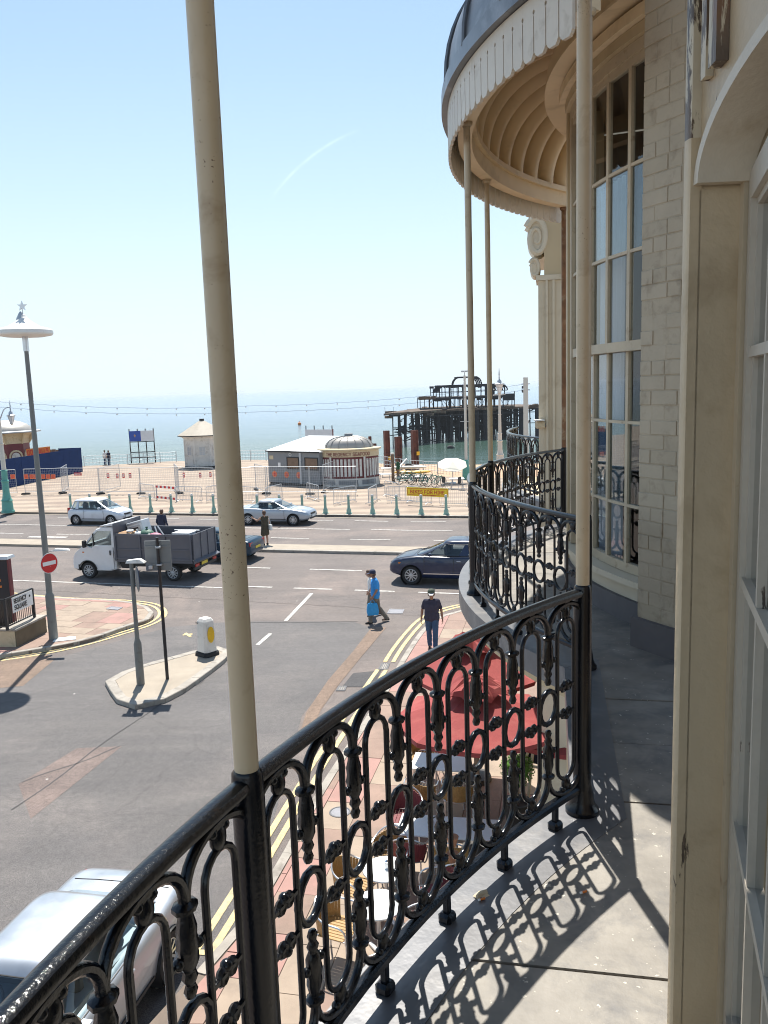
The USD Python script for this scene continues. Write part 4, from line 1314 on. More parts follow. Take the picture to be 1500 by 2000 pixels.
put('junction_box', rbox((c_[0] - .20, c_[1] - .05, c_[2] - .29), (.10, .08, .09), .01), 'bollard_plastic', t, False)

g3 = at(405, 1278, .122)
t = thing('keep_left_bollard', 'white plastic traffic bollard with yellow oval face on the island', 'bollard', g3, D(-42))


def oct_ring(wx, wy, z, c=.30):
    q = []
    for sx, sy_ in ((1, 1), (-1, 1), (-1, -1), (1, -1)):
        a_ = (sx * wx, sy_ * wy * (1 - c)); b_ = (sx * wx * (1 - c), sy_ * wy)
        q += ([a_, b_] if sx * sy_ > 0 else [b_, a_])
    return [(x, y, z) for x, y in q]


put('body', loft([oct_ring(.25, .22, .12), oct_ring(.235, .21, .2), oct_ring(.225, .2, .34), oct_ring(.215, .19, .85), oct_ring(.20, .175, 1.0), oct_ring(.15, .13, 1.075), oct_ring(.06, .05, 1.10)]), 'bollard_plastic', t, 25)
put('base', loft([oct_ring(.30, .27, 0), oct_ring(.29, .26, .08), oct_ring(.25, .22, .125)]), 'rubber', t, 25)
oval = [(.115 * math.cos(q), .62 + .235 * math.sin(q)) for q in np.linspace(0, 2 * math.pi, 28, endpoint=False)]
put('yellow_face', xf(prism(oval, .0, .008), frame([.221, .0, 0], [0, 1, 0], [0.012, 0, 1], [1, 0, 0])), 'sign_yellow', t, False)
put('lettering', xf(meshkit_text := fromtm(meshkit.text_mesh('BLA', .05, .004)), frame([-.19, -.198, .93], [1, -.02, 0], [0, .06, 1], [0, -1, .06])), 'letter_black', t, False)

# street-name rail on its plinth, and the black advertising drum beside it
w0, w1 = at(34, 1264, .12), at(92, 1234, .12)
t = thing('low_wall', 'low brown rendered plinth wall under the street name railing', 'wall', w0)
dirw = (w1 - w0); Lw = np.linalg.norm(dirw); dirw /= Lw
nw = np.array([-dirw[1], dirw[0], 0])
put('wall_body', hull([tuple(dirw * u + nw * v + np.array([0, 0, z])) for u in (0, Lw) for v in (0, .5) for z in (-.1, .50)]), 'brown_wall', t, False)
put('coping', hull([tuple(dirw * u + nw * v + np.array([0, 0, z])) for u in (-.03, Lw + .03) for v in (-.03, .53) for z in (.502, .56)]), 'kerb_stone', t, False)
dl = np.array([-1.0, .12, 0])
put('wall_return', hull([tuple(dl * u + nw * v + np.array([0, 0, z])) for u in (0.02, 3.2) for v in (0.02, .48) for z in (-.1, .49)]), 'kiosk_cream', t, False)
put('coping', hull([tuple(dl * u + nw * v + np.array([0, 0, z])) for u in (.05, 3.2) for v in (-.02, .5) for z in (.50, .555)]), 'kerb_stone', t, False)
t = thing('name_railing', 'black railing carrying the REGENCY SQUARE street name plate', 'railing', w0 + np.array([0, 0, .56]))
r0_, r1_ = nw * .2 + dirw * -.1, nw * .2 + dirw * (Lw - .28)
put('top_rail', bar(r0_ + [0, 0, .93], r1_ + [0, 0, .93], .05, .05), 'post_black', t, False)
put('bottom_rail', bar(r0_ + [0, 0, .1], r1_ + [0, 0, .1], .04, .03), 'post_black', t, False)
for f in (0, 1):
    q = r0_ + (r1_ - r0_) * f
    put('post', box((q[0], q[1], .46), (.07, .07, .94)), 'post_black', t, False)
for k in range(1, 15):
    q = r0_ + (r1_ - r0_) * k / 15
    put('baluster', rod((q[0], q[1], .1), (q[0], q[1], .92), .011, 6), 'post_black', t)
q0 = r0_ + dl * .0
put('top_rail', bar(q0 + [0, 0, .93], q0 + dl * 3 + [0, 0, .93], .05, .05), 'post_black', t, False)
put('bottom_rail', bar(q0 + [0, 0, .1], q0 + dl * 3 + [0, 0, .1], .04, .03), 'post_black', t, False)
for k in range(1, 12):
    q = q0 + dl * k * .13
    put('baluster', rod((q[0], q[1], .1), (q[0], q[1], .92), .011, 6), 'post_black', t)
pl0 = r0_ + (r1_ - r0_) * .2 - nw * .05
Mp = frame(pl0 + [0, 0, .44], dirw, [0, 0, 1], -nw)
tp = thing('street_name_plate', 'white street name plate reading REGENCY SQUARE on the black railing', 'sign', w0 + np.array([0, 0, .56]))
PW = Lw * .66
put('plate', xf(prism([(0, 0), (PW, 0), (PW, .47), (0, .47)], -.012, .0), Mp), 'sign_white', tp, False)
for txt, zz_ in (('REGENCY', .27), ('SQUARE', .07)):
    tm = fromtm(meshkit.text_mesh(txt, .145, .006, bold=True))
    sc = PW * .62 / (tm[0][:, 0].max())
    v = tm[0].copy(); v[:, 0] = v[:, 0] * sc + PW * .07; v[:, 1] += zz_; v[:, 2] += .002
    put('lettering', xf((v, tm[1]), Mp), 'letter_black', tp, False)
put('crest', xf(mv(lathe([(0, .001), (.035, .001), (.04, .005), (0, .006)], 10), (PW * .85, .32, 0)), Mp), 'letter_black', tp, False)
a0 = at(30, 1232, .12)
t = thing('advert_pillar', 'black advertising pillar with faded orange print at the left edge', 'advertising pillar', (a0[0] - .02, a0[1] + .35, .12), D(-3))
put('body', bbox(-1.25, -.3, .25, 0, -.12, 2.32), 'advert_black', t, False)
put('frame', bbox(-.03, -.318, .2, .014, -.13, 2.34), 'maroon', t, False)
put('frame', bbox(-1.26, -.318, .2, -1.22, -.13, 2.34), 'maroon', t, False)
put('roof', hull([(-1.35, -.42, 2.36), (.05, -.42, 2.36), (.05, .1, 2.36), (-1.35, .1, 2.36), (-1.3, -.36, 2.44), (.02, -.36, 2.44), (.02, .06, 2.44), (-1.3, .06, 2.44)]), 'galv', t, False)
put('foot', bbox(-1.1, -.26, -.02, -.1, -.15, .25), 'black_trim', t, False)
for k, (x0, x1, z, h) in enumerate(((-.95, -.45, 1.85, .1), (-.9, -.3, 1.62, .08), (-.95, -.28, 1.42, .07), (-.8, -.5, 1.95, .05))):
    put('printed_band', bbox(x0, -.304, z, x1, -.299, z + h), 'orange_board', t, False)
put('round_mark', xf(lathe([(0, 0), (.06, 0), (.06, .006), (0, .006)], 14), frame([-.5, -.3, .55], [1, 0, 0], [0, 0, 1], [0, -1, 0])), 'sign_white', t, False)

# green bollards along the promenade kerb
bs = at(283, 1003, .12)
b0 = thing('promenade_bollard', 'green bollard with pale cap along the promenade kerb, fifteenth counting from the right', 'bollard', bs, group='green bollards along the promenade kerb')
put('shaft', lathe([(.16, 0), (.16, .06), (.14, .1), (.14, .24), (.105, .30), (.085, .36), (.078, .5), (.07, .98), (.09, 1.0), (.09, 1.03), (.06, 1.05)], 12), 'bollard_green', b0, 40)
put('base', rbox((0, 0, .02), (.36, .36, .06), .01), 'bollard_green', b0, False)
put('cap', lathe([(.075, 1.04), (.092, 1.08), (.085, 1.13), (.05, 1.17), (0, 1.18)], 12), 'kiosk_white', b0)
s_first = float(bs @ RE); u_b = KERB + .55
for k in range(-4, 15):
    if k:
        copy(b0, W(s_first + 1.478 * k, u_b, .12), 0, f'green bollard with pale cap along the promenade kerb, {ORD[14 - k]} counting from the right', 'green bollards along the promenade kerb')
stage.GetPrimAtPath(b0).GetAttribute('xformOp:translate').Set(Gf.Vec3d(*map(float, W(s_first, u_b, .12))))

# ornate seafront lamps
def ornate(loc, label, H, base_mat, top, arms):
    t = thing('seafront_lamp', label, 'street lamp', loc)
    lpost(t, 'base', [(.42, 0), (.42, .12), (.36, .2), (.33, .75), (.37, .8), (.28, .95), (.22, 1.3), (.21, 2.0), (.25, 2.05), (.25, 2.12), (.19, 2.2), (.19, 2.75), (.22, 2.8), (.16, 2.85)], base_mat, 16)
    lpost(t, 'column', [(.15, 2.8), (.13, 4.5), (.17, 4.55), (.12, 4.62), (.10, H), (0, H)], 'prom_pole', 14)
    if arms:
        for sx in (-1, 1):
            p = [(0, 0, H - .5), (sx * .25, 0, H - .1), (sx * .5, 0, H + .25), (sx * .75, 0, H + .3), (sx * .82, 0, H + .05)]
            put('arm', tube(smoothline(p, 14), .035, 6), 'galv', t)
            lx, lz = sx * .82, H - .75
            lantern(t, (lx, 0, lz))
        put('finial', lathe([(.08, H), (.1, H + .15), (.03, H + .3), (.02, H + .9), (0, H + 1.0)], 8), 'galv', t)
    else:
        lantern(t, (0, 0, H + .05), 1.5)
        put('crossbar', bar((-.55, 0, H - .1), (.55, 0, H - .1), .05, .05), 'lamp_white', t, False)
    return t


def lantern(t, c, k=1.0):
    L_ = put('lantern', mv(lathe([(.10 * k, 0), (.22 * k, .48 * k)], 6), c), 'lens_clear', t, False)
    put('lantern_base', mv(lathe([(0, -.12 * k), (.05 * k, -.1 * k), (.12 * k, -.02 * k), (.12 * k, .0), (0, .01)], 8), c), 'prom_pole', L_)
    put('lantern_roof', mv(lathe([(.28 * k, .48 * k), (.29 * k, .54 * k), (.16 * k, .62 * k), (.12 * k, .75 * k), (.05 * k, .82 * k), (.03 * k, 1.05 * k), (.05 * k, 1.08 * k), (.012, 1.5 * k), (0, 1.5 * k)], 8), c), 'galv', L_)
    for q in range(6):
        a_ = q * math.pi / 3
        put('lantern_rib', rod((c[0] + .10 * k * math.cos(a_), c[1] + .10 * k * math.sin(a_), c[2]), (c[0] + .225 * k * math.cos(a_), c[1] + .225 * k * math.sin(a_), c[2] + .49 * k), .016, 4), 'galv', L_)


ornate(at(16, 1001, .12), 'ornate seafront lamp with teal base and hanging lantern at the left edge', 6.6, 'teal_paint', 0, True)
rl = at(977, 905, .12)
ornate(rl, 'pale ornate seafront lamp with single spired lantern in front of the pier', 6.5, 'prom_pole', 0, False)
p9 = at(911, 936, .12)
t = thing('camera_pole', 'slim white pole with camera crossbar in front of the ruined pier', 'pole', p9)
lpost(t, 'base', [(.32, 0), (.3, .7), (.2, 1.2), (.18, 1.5), (.12, 1.55)], 'teal_paint', 12)
lpost(t, 'pole', [(.11, 1.5), (.09, 8.1), (0, 8.1)], 'prom_pole', 10)
put('bracket', rod((0, 0, 8.1), (0, 0, 8.35), .035), 'galv', t)
put('camera_box', J(rbox((-.14, 0, 8.42), (.22, .5, .13), .02), rbox((.14, 0, 8.42), (.22, .5, .13), .02)), 'galv', t, False)
put('crossbar', bar((-.4, 0, 4.55), (.4, 0, 4.55), .05, .05), 'galv', t, False)
p10 = at(1028, 935, .12)
t = thing('concrete_pole', 'thick square concrete pole holding the festoon cables near the house', 'pole', p10, D(-14))
HP = aty(1028, 737, p10[1])[2] - .12
put('pole', hull([(x, y, z) for x, y, z in [(sx * .2, sy_ * .2, 0) for sx in (-1, 1) for sy_ in (-1, 1)] + [(sx * .17, sy_ * .17, HP) for sx in (-1, 1) for sy_ in (-1, 1)]]), 'prom_pole', t, False)
for z in (HP - .5, HP - .95):
    put('cable_bracket', bar((-.32, 0, z), (.32, 0, z), .06, .06), 'cable', t, False)
for z in (HP - .75, HP - 1.05):
    put('clamp_box', rbox((-.22, -.05, z), (.14, .16, .2), .02), 'cable', t, False)
# festoon lights strung between the poles, over the whole promenade
def festoon(pts, label, n):
    P = [np.array(p) for p in pts]
    path = []
    for a_, b_, sag in zip(P[:-1], P[1:], [p for p in (1.0,) * len(P)]):
        for q in np.linspace(0, 1, n):
            path.append(a_ + (b_ - a_) * q - np.array([0, 0, 4 * sag * .35 * q * (1 - q)]))
    t = thing('festoon_cable', label, 'cable', path[0])
    v = np.array(path) - path[0]
    put('cable', tube(v, .012, 4), 'cable', t)
    for k in range(1, len(v) - 1, 2):
        put('bulb', sphere(v[k] - [0, 0, .08], .055, 1), 'bulb', t)


for dz, lab, ys in ((0, 'upper festoon cable with small bulbs strung across the sea view', ((-60, 780), (480, 793), (985, 749))), (1, 'lower festoon cable with small bulbs strung across the sea view', ((-60, 790), (480, 805), (985, 762)))):
    A_ = [aty(ys[0][0], ys[0][1], 58), aty(ys[1][0], ys[1][1], 66), p10 + np.array([0, 0, HP - .5 - .45 * dz])]
    festoon(A_, lab, 19)

# ------------------------------------------------------------------ fences and barriers on the promenade
def heras(w=3.5, h=2.0):
    t = thing('site_fence_panel', 'x', 'fence panel', (0, 0, 0), group='x')
    put('frame_tube', rod((0, 0, .15), (0, 0, h), .021), 'galv', t)
    put('frame_tube', rod((w, 0, .15), (w, 0, h), .021), 'galv', t)
    put('frame_tube', rod((0, 0, h), (w, 0, h), .021), 'galv', t)
    put('frame_tube', rod((0, 0, .2), (w, 0, .2), .021), 'galv', t)
    m = [rod((x, 0, .2), (x, 0, h), .0042, 4) for x in np.linspace(.1, w - .1, 24)] + [rod((0, .0, z), (w, .0, z), .0042, 4) for z in np.linspace(.4, h - .2, 9)]
    put('mesh', J(m), 'galv', t, False, kind='stuff')
    put('foot', hull([(x, y, z) for x in (-.3, .35) for y in (-.11, .11) for z in (0, .1)] + [(x, y, .14) for x in (-.22, .27) for y in (-.07, .07)]), 'rubber', t, False)
    return t


fence_pts = [(-60, 972), (50, 966), (122, 964), (196, 965), (275, 965), (350, 964), (433, 968), (520, 965), (605, 966), (712, 966)]
fp = [at(*q, .12) for q in fence_pts]
segs = list(zip(fp[:-1], fp[1:]))
segs += [(at(122, 964, .12), at(152, 940, .12)), (at(196, 965, .12), at(268, 945, .12)), (at(350, 964, .12), at(338, 948, .12)), (at(500, 957, .12), at(520, 965, .12)), (at(632, 962, .12), at(668, 945, .12)), (at(668, 945, .12), at(735, 950, .12))]
base_fence = None
where = ['site fence panel in the line closing off the promenade forecourt'] * len(segs)
for i, (a_, b_) in enumerate(segs):
    d = b_ - a_
    an = math.atan2(d[1], d[0])
    grp = 'wire mesh fence panels closing off the promenade'
    lab = 'wire mesh fence panel in the long line across the promenade'
    if base_fence is None:
        base_fence = heras()
        pr = stage.GetPrimAtPath(base_fence)
        pr.GetAttribute('xformOp:translate').Set(Gf.Vec3d(*map(float, a_)))
        pr.GetAttribute('xformOp:rotateZ').Set(math.degrees(an))
        tag(pr, lab + ', first panel from the left', None, grp)
    else:
        copy(base_fence, a_, an, (lab if i < 9 else 'wire mesh panel set askew to the long fence line, ') + (f', {ORD[i]} panel from the left' if i < 9 else f'{ORD[i - 9]} from the left'), grp)


def barrier():
    t = thing('crowd_barrier', 'x', 'barrier', (0, 0, 0), group='x')
    w, h = 2.2, 1.05
    put('frame', tube([(0, 0, .12), (0, 0, h - .08), (.08, 0, h), (w - .08, 0, h), (w, 0, h - .08), (w, 0, .12)], .022, 6, closed=True), 'galv', t)
    for k in range(1, 17):
        put('upright', rod((k * w / 17, 0, .12), (k * w / 17, 0, h), .007, 4), 'galv', t)
    for x in (.3, w - .3):
        put('foot', tube([(x, -.3, 0), (x, -.25, .06), (x, 0, .12), (x, .25, .06), (x, .3, 0)], .018, 5), 'galv', t)
    return t


bars_ = [((273, 972), (307, 977)), ((345, 979), (404, 981)), ((404, 981), (436, 974)), ((458, 979), (520, 983)), ((520, 983), (560, 972)), ((600, 972), (652, 987)), ((652, 987), (708, 976)), ((720, 986), (752, 968)), ((752, 968), (800, 979)), ((756, 982), (790, 981)), ((793, 981), (855, 987)), ((858, 986), (915, 988))]
bb = None
for i, (a_, b_) in enumerate(bars_):
    a_, b_ = at(*a_, .12), at(*b_, .12)
    an = math.atan2(b_[1] - a_[1], b_[0] - a_[0])
    lab, grp = f'low steel crowd barrier on the promenade paving, {ORD[i]} counting from the left', 'steel crowd barriers on the promenade'
    if bb is None:
        bb = barrier()
        pr = stage.GetPrimAtPath(bb)
        pr.GetAttribute('xformOp:translate').Set(Gf.Vec3d(*map(float, a_)))
        pr.GetAttribute('xformOp:rotateZ').Set(math.degrees(an))
        tag(pr, lab, None, grp)
    else:
        copy(bb, a_, an, lab, grp)
# red and white barrier boards
a_ = at(306, 976, .12); b_ = at(346, 980, .12)
an = math.atan2(b_[1] - a_[1], b_[0] - a_[0]); Lb = np.linalg.norm(b_ - a_)
t = thing('roadworks_barrier', 'roadworks barrier with red and white striped boards near the site fence', 'barrier', a_, an)
for x in (0.05, Lb - .05):
    put('leg', bbox(x - .03, -.03, 0, x + .03, .03, 1.05), 'galv', t, False)
for z in (.88, .12):
    put('board', bbox(0, -.045, z, Lb, -.032, z + .17), 'sign_white', t, False)
    for k in range(5):
        put('red_stripe', bbox(Lb * (k + .15) / 5, -.05, z + .002, Lb * (k + .65) / 5, -.0452, z + .168), 'sign_red', t, False)

# notices hung on the mesh
def notice(px_, py_, w, h, mat, label, grp):
    base = min(segs[:9], key=lambda s: abs(px_ - 0) * 0 + min(abs(at_px(s[0]) - px_), abs(at_px(s[1]) - px_)) + (0 if min(at_px(s[0]), at_px(s[1])) <= px_ <= max(at_px(s[0]), at_px(s[1])) else 500))
    a_, b_ = base
    d = (b_ - a_) / np.linalg.norm(b_ - a_)
    n_ = np.array([d[1], -d[0], 0])
    r_ = ray(px_, py_)
    o = a_ + n_ * .035
    tt = ((o - EYE) @ n_) / (r_ @ n_)
    p = EYE + r_ * tt
    tn = thing('warning_notice', label, 'notice', p, math.atan2(d[1], d[0]), group=grp)
    put('sheet', rbox((0, 0, 0), (w, .012, h), .003), mat, tn, False)
    put('print', J(bbox(-w * .35, -.0095, h * .02, w * .35, -.0065, h * .28), bbox(-w * .3, -.0095, -h * .3, w * .25, -.0065, -h * .12)), 'sign_white' if mat == 'notice_red' else 'notice_red', tn, False)
    return tn


def at_px(p):
    v = p - EYE
    w_ = v @ _f
    return 750 + FPX * (v @ CR) / w_


for i, x in enumerate((25, 51, 62, 71, 84, 94, 104)):
    notice(x, 931, .34, .36, 'notice_orange', f'orange notice on the mesh in front of the blue hoarding, {ORD[i]} from the left', 'orange notices on the site fence')
for i, (x, y) in enumerate(((211, 929), (229, 929.5), (241, 929), (254, 928.5), (359, 928), (391, 928), (411, 927), (424, 927))):
    notice(x, y, .21, .36, 'notice_red', f'small red notice on the mesh right of the blue hoarding, {ORD[i]} from the left', 'red notices on the site fence')
ko = notice(152, 926, .72, .22, 'sign_red', 'red KEEP OUT board on the fence at the end of the blue hoarding', None)
tm = fromtm(meshkit.text_mesh('KEEP OUT', .11, .006, bold=True))
v = tm[0].copy(); v[:, 0] -= v[:, 0].mean(); v[:, 0] *= .6 / (v[:, 0].max() - v[:, 0].min()); v[:, 1] -= .055
put('lettering', xf((v, tm[1]), frame([0, -.013, 0], [1, 0, 0], [0, 0, 1], [0, -1, 0])), 'sign_white', ko, False)
# ------------------------------------------------------------------ people: one continuous body on a posed skeleton, dressed
def _ball(c, r, n=1):
    m = trimesh.creation.icosphere(n, 1.0)
    return np.array(m.vertices) * r + np.array(c, float)


def bone(a, ra, b, rb, n=1):
    return hull(np.vstack([_ball(a, ra, n), _ball(b, rb, n)]))


def weld(parts, edge=.02, it=6, fold=0.0):
    """All bones joined into one smooth surface."""
    mans = [manifold3d.Manifold(manifold3d.Mesh(np.asarray(v, np.float32), np.asarray(f, np.uint32))) for v, f in parts]
    M_ = manifold3d.Manifold.batch_boolean(mans, manifold3d.OpType.Add).refine_to_length(edge)
    m = M_.to_mesh()
    tm_ = trimesh.Trimesh(m.vert_properties[:, :3], m.tri_verts, process=True)
    trimesh.smoothing.filter_taubin(tm_, lamb=.5, nu=.53, iterations=it)
    if fold:
        p_ = np.array(tm_.vertices)
        w_ = meshkit.noise(p_ * [13, 13, 22] + 4 * meshkit.noise(p_ * 6)[:, None]) - .5
        tm_.vertices = p_ + np.array(tm_.vertex_normals) * (w_ * 2 * fold)[:, None]
    return np.array(tm_.vertices), np.array(tm_.faces)


def hand(w, d, side, curl=.5):
    """A palm and five bent fingers at the wrist w, the hand pointing along d."""
    d = np.array(d, float); d /= np.linalg.norm(d)
    s = np.cross(d, [0, 1.0, 0]); s /= np.linalg.norm(s)          # across the knuckles, roughly front to back
    pn = np.cross(d, s)                                            # out of the palm
    if pn[1] * side > 0:
        pn = -pn
    w = np.array(w, float)
    out = [hull(np.vstack([_ball(w + s * .02, .019), _ball(w - s * .02, .019), _ball(w + d * .085 + s * .03, .013), _ball(w + d * .085 - s * .03, .013)]))]
    for k, (o, ln) in enumerate(((.031, .07), (.011, .08), (-.010, .075), (-.030, .058))):
        a = w + d * .085 + s * o
        b = a + (d * math.cos(curl * .6) + pn * math.sin(curl * .6)) * ln * .55
        c = b + (d * math.cos(curl * 1.7) + pn * math.sin(curl * 1.7)) * ln * .5
        out += [bone(a, .0095, b, .009, 0), bone(b, .009, c, .0075, 0)]
    a = w + d * .03 + s * .03
    b = a + (d * .6 + s * .7 + pn * .35) * .035
    c = b + (d * .9 + s * .1 + pn * .4) * .032
    out += [bone(a, .013, b, .0105, 0), bone(b, .0105, c, .0085, 0)]
    return out


REST = dict(pel=(0, 0, .95), waist=(0, 0, 1.10), chest=(0, 0, 1.28), neck=(-.005, 0, 1.47), head=(.02, 0, 1.62),
            shL=(0, .185, 1.41), shR=(0, -.185, 1.41), elL=(-.03, .235, 1.13), elR=(-.03, -.235, 1.13), wrL=(.03, .245, .88), wrR=(.03, -.245, .88),
            hiL=(0, .09, .92), hiR=(0, -.09, .92), knL=(.02, .10, .50), knR=(.02, -.10, .50), anL=(-.02, .10, .09), anR=(-.02, -.10, .09))


def person(label, loc, face, pose=None, wear=None, height=1.72, skin='skin', build=1.0, group=None, legs=True):
    """face: the direction looked at, in radians. wear: top, sleeves, bottom, shoes, hair, hat, skirt."""
    Jn = {k: np.array(v, float) for k, v in REST.items()}
    for k, v in (pose or {}).items():
        Jn[k] = np.array(v, float)
    wr = dict(top='polo_navy', sleeve=.62, bottom='jeans', shoes='shoe_dark', hair='hair_dark', hat=None, skirt=None, bald=False)
    wr.update(wear or {})
    k_ = height / 1.73
    t = thing('person', label, 'person', loc, face, group)
    B = build
    torso = [(('pel', .135 * B), ('waist', .125 * B)), (('waist', .125 * B), ('chest', .135 * B))]

    def two(a, ra, b, rb, w=1.0):
        return bone(Jn[a], ra, Jn[b], rb)

    def trunk(x):
        P = []
        for nm, hw, dp in (('pel', .105, .105), ('waist', .085, .10), ('chest', .105, .105)):
            for sg in (-1, 1):
                P.append((Jn[nm] + [0, sg * hw * B * .75, 0], dp * B + x))
        o = [hull(np.vstack([_ball(c, r) for c, r in P[:4]])), hull(np.vstack([_ball(c, r) for c, r in P[2:]])),
             hull(np.vstack([_ball(P[4][0], P[4][1]), _ball(P[5][0], P[5][1]), _ball(Jn['shL'] - [0, .03, 0], .058 + x), _ball(Jn['shR'] + [0, .03, 0], .058 + x)]))]
        return o

    hd = Jn['head']
    body = trunk(0) + [bone(Jn['chest'] + [0, 0, .1], .075, Jn['neck'], .055), bone(Jn['neck'], .054, hd - [.01, 0, .06], .052)]
    skull = [hull(np.vstack([_ball(hd + [-.018, 0, .035], .092), _ball(hd + [.02, 0, .02], .082), _ball(hd + [.035, 0, -.075], .042), _ball(hd + [.0, 0, -.05], .065)])),
             hull(np.vstack([_ball(hd + [.098, 0, .018], .008), _ball(hd + [.118, 0, -.022], .014), _ball(hd + [.095, .014, -.028], .01), _ball(hd + [.095, -.014, -.028], .01)])),
             hull([hd + [.062, -.026, -.062], hd + [.062, .026, -.062], hd + [.092, 0, -.052], hd + [.088, 0, -.075], hd + [.05, 0, -.08]])]
    for sg in (-1, 1):
        skull.append(hull(np.vstack([_ball(hd + [-.005, sg * .088, .015], .012), _ball(hd + [.0, sg * .085, -.025], .009), _ball(hd + [-.02, sg * .093, .01], .008)])))
    body += skull
    for S_ in 'LR':
        sd = 1 if S_ == 'L' else -1
        body += [bone(Jn['sh' + S_], .052, Jn['el' + S_], .040), bone(Jn['el' + S_], .040, Jn['wr' + S_], .027)]
        dd = Jn['wr' + S_] - Jn['el' + S_]
        body += hand(Jn['wr' + S_], dd + np.array([.02, 0, -.05]), sd)
        if legs:
            body += [bone(Jn['hi' + S_], .088 * B, Jn['kn' + S_], .058), bone(Jn['kn' + S_], .057, Jn['kn' + S_] * .6 + Jn['an' + S_] * .4 + [-.012, 0, 0], .055), bone(Jn['kn' + S_] * .6 + Jn['an' + S_] * .4 + [-.012, 0, 0], .055, Jn['an' + S_], .037)]
            body.append(hull(np.vstack([_ball(Jn['an' + S_] - [.04, 0, .05], .032), _ball(Jn['an' + S_] + [.13, 0, -.062], .026), _ball(Jn['an' + S_] + [.02, 0, -.01], .036)])))
    sc = lambda g_: (g_[0] * k_, g_[1])
    put('body', sc(weld(body, .022, 5)), skin, t, True)
    # clothing
    top = trunk(.016)
    for S_ in 'LR':
        a_, b_ = Jn['sh' + S_], Jn['el' + S_]
        e_ = a_ + (b_ - a_) * wr['sleeve'] if wr['sleeve'] <= 1 else b_
        if wr['sleeve'] > .05:
            top.append(bone(a_, .063, e_, .057))
        if wr['sleeve'] > 1:
            top.append(bone(b_, .057, Jn['wr' + S_], .042))
    if wr['skirt']:
        top.append(hull(np.vstack([_ball(Jn['pel'] + [0, s_ * .08, 0], .115) for s_ in (-1, 1)] + [_ball((0, s_ * .13, .56), .10) for s_ in (-1, 1)])))
    elif True:
        top.append(hull(np.vstack([_ball(Jn['pel'] + [0, s_ * .085 * B, -.03], .118 * B) for s_ in (-1, 1)] + [_ball(Jn['waist'] + [0, s_ * .07, 0], .115 * B) for s_ in (-1, 1)])))
    put('dress' if wr['skirt'] else 'shirt', sc(weld(top, .024, 5, .010)), wr['top'], t, True)
    if legs:
        if not wr['skirt']:
            tr = [hull(np.vstack([_ball(Jn['hiL'], .105 * B), _ball(Jn['hiR'], .105 * B), _ball(Jn['pel'], .12 * B)]))]
            for S_ in 'LR':
                tr += [bone(Jn['hi' + S_], .108 * B, Jn['kn' + S_], .078), bone(Jn['kn' + S_], .078, Jn['an' + S_] + [0, 0, -.01], .066)]
            put('trousers', sc(weld(tr, .024, 4, .010)), wr['bottom'], t, True)
        for S_ in 'LR':
            put('shoe', sc(hull(np.vstack([_ball(Jn['an' + S_] + [-.05, 0, -.05], .037), _ball(Jn['an' + S_] + [.14, .01 * (1 if S_ == 'L' else -1), -.062], .03), _ball(Jn['an' + S_] + [.0, 0, -.03], .044)]))), wr['shoes'], t, True)
    if wr['hat']:
        cap = lathe([(.104, .02), (.106, .06), (.092, .105), (.055, .135), (0, .14)], 14)
        put('cap', sc(mv(cap, hd + [-.006, 0, .01])), wr['hat'], t)
        put('cap_peak', sc(hull(np.vstack([hd + np.array([.075, s_ * .075, .03]) for s_ in (-1, 1)] + [hd + np.array([.19, s_ * .05, .005]) for s_ in (-1, 1)] + [hd + np.array([.075, s_ * .075, .042]) for s_ in (-1, 1)] + [hd + np.array([.185, s_ * .05, .015]) for s_ in (-1, 1)]))), wr.get('peak', wr['hat']), t, False)
        put('hair', sc(hull(np.vstack([_ball(hd + [-.035, s_ * .03, -.01], .075) for s_ in (-1, 1)]))), wr['hair'], t)
    elif not wr['bald']:
        put('hair', sc(weld([hull(np.vstack([_ball(hd + [-.03, 0, .045], .10), _ball(hd + [.005, 0, .065], .088), _ball(hd + [-.05, 0, -.03], .075)]))], .02, 3)), wr['hair'], t, True)
    for sg in (-1, 1):
        put('eye', sc(sphere(hd + [.082, sg * .031, .012], .0115, 1)), 'cap_navy', t)
    return t


def toward(d):
    return math.atan2(d[1], d[0])


# the man in blue and his companion crossing the mouth of the side street
pb = at(735, 1216)
walk = dict(hiL=(0, .085, .92), hiR=(0, -.085, .92), knL=(.16, .09, .52), anL=(.20, .09, .09), knR=(-.08, -.09, .50), anR=(-.36, -.09, .11),
            elL=(-.02, .25, 1.12), wrL=(.12, .24, .90), elR=(-.05, -.26, 1.13), wrR=(.06, -.27, .90), neck=(.02, 0, 1.46), head=(.07, 0, 1.60))
man = person('man in bright blue shirt and navy cap carrying a blue bag across the side street', (pb[0], pb[1], 0), toward((-1, -.12)), walk,
             dict(top='shirt_blue', sleeve=.75, bottom='trousers_taupe', hat='cap_navy', hair='hair_brown'), 1.74, 'skin_tan', 1.15)
wr_ = np.array([pb[0], pb[1], 0]) + np.array([math.cos(toward((-1, -.12))) * .06 + .0, 0, 0])
hx = toward((-1, -.12))
hand_p = np.array([pb[0] + math.cos(hx) * .13 - math.sin(hx) * .25, pb[1] + math.sin(hx) * .13 + math.cos(hx) * .25, .82])
t = thing('carrier_bag', 'bright blue carrier bag hanging from the hand of the man in blue', 'bag', (hand_p[0], hand_p[1], .34), hx)
put('bag', loft([[(x * .17, y * .08, 0) for x, y in ((1, 1), (-1, 1), (-1, -1), (1, -1))], [(x * .19, y * .10, .12) for x, y in ((1, 1), (-1, 1), (-1, -1), (1, -1))], [(x * .17, y * .05, .30) for x, y in ((1, 1), (-1, 1), (-1, -1), (1, -1))], [(x * .14, y * .02, .38) for x, y in ((1, 1), (-1, 1), (-1, -1), (1, -1))]]), 'bag_blue', t, 40)
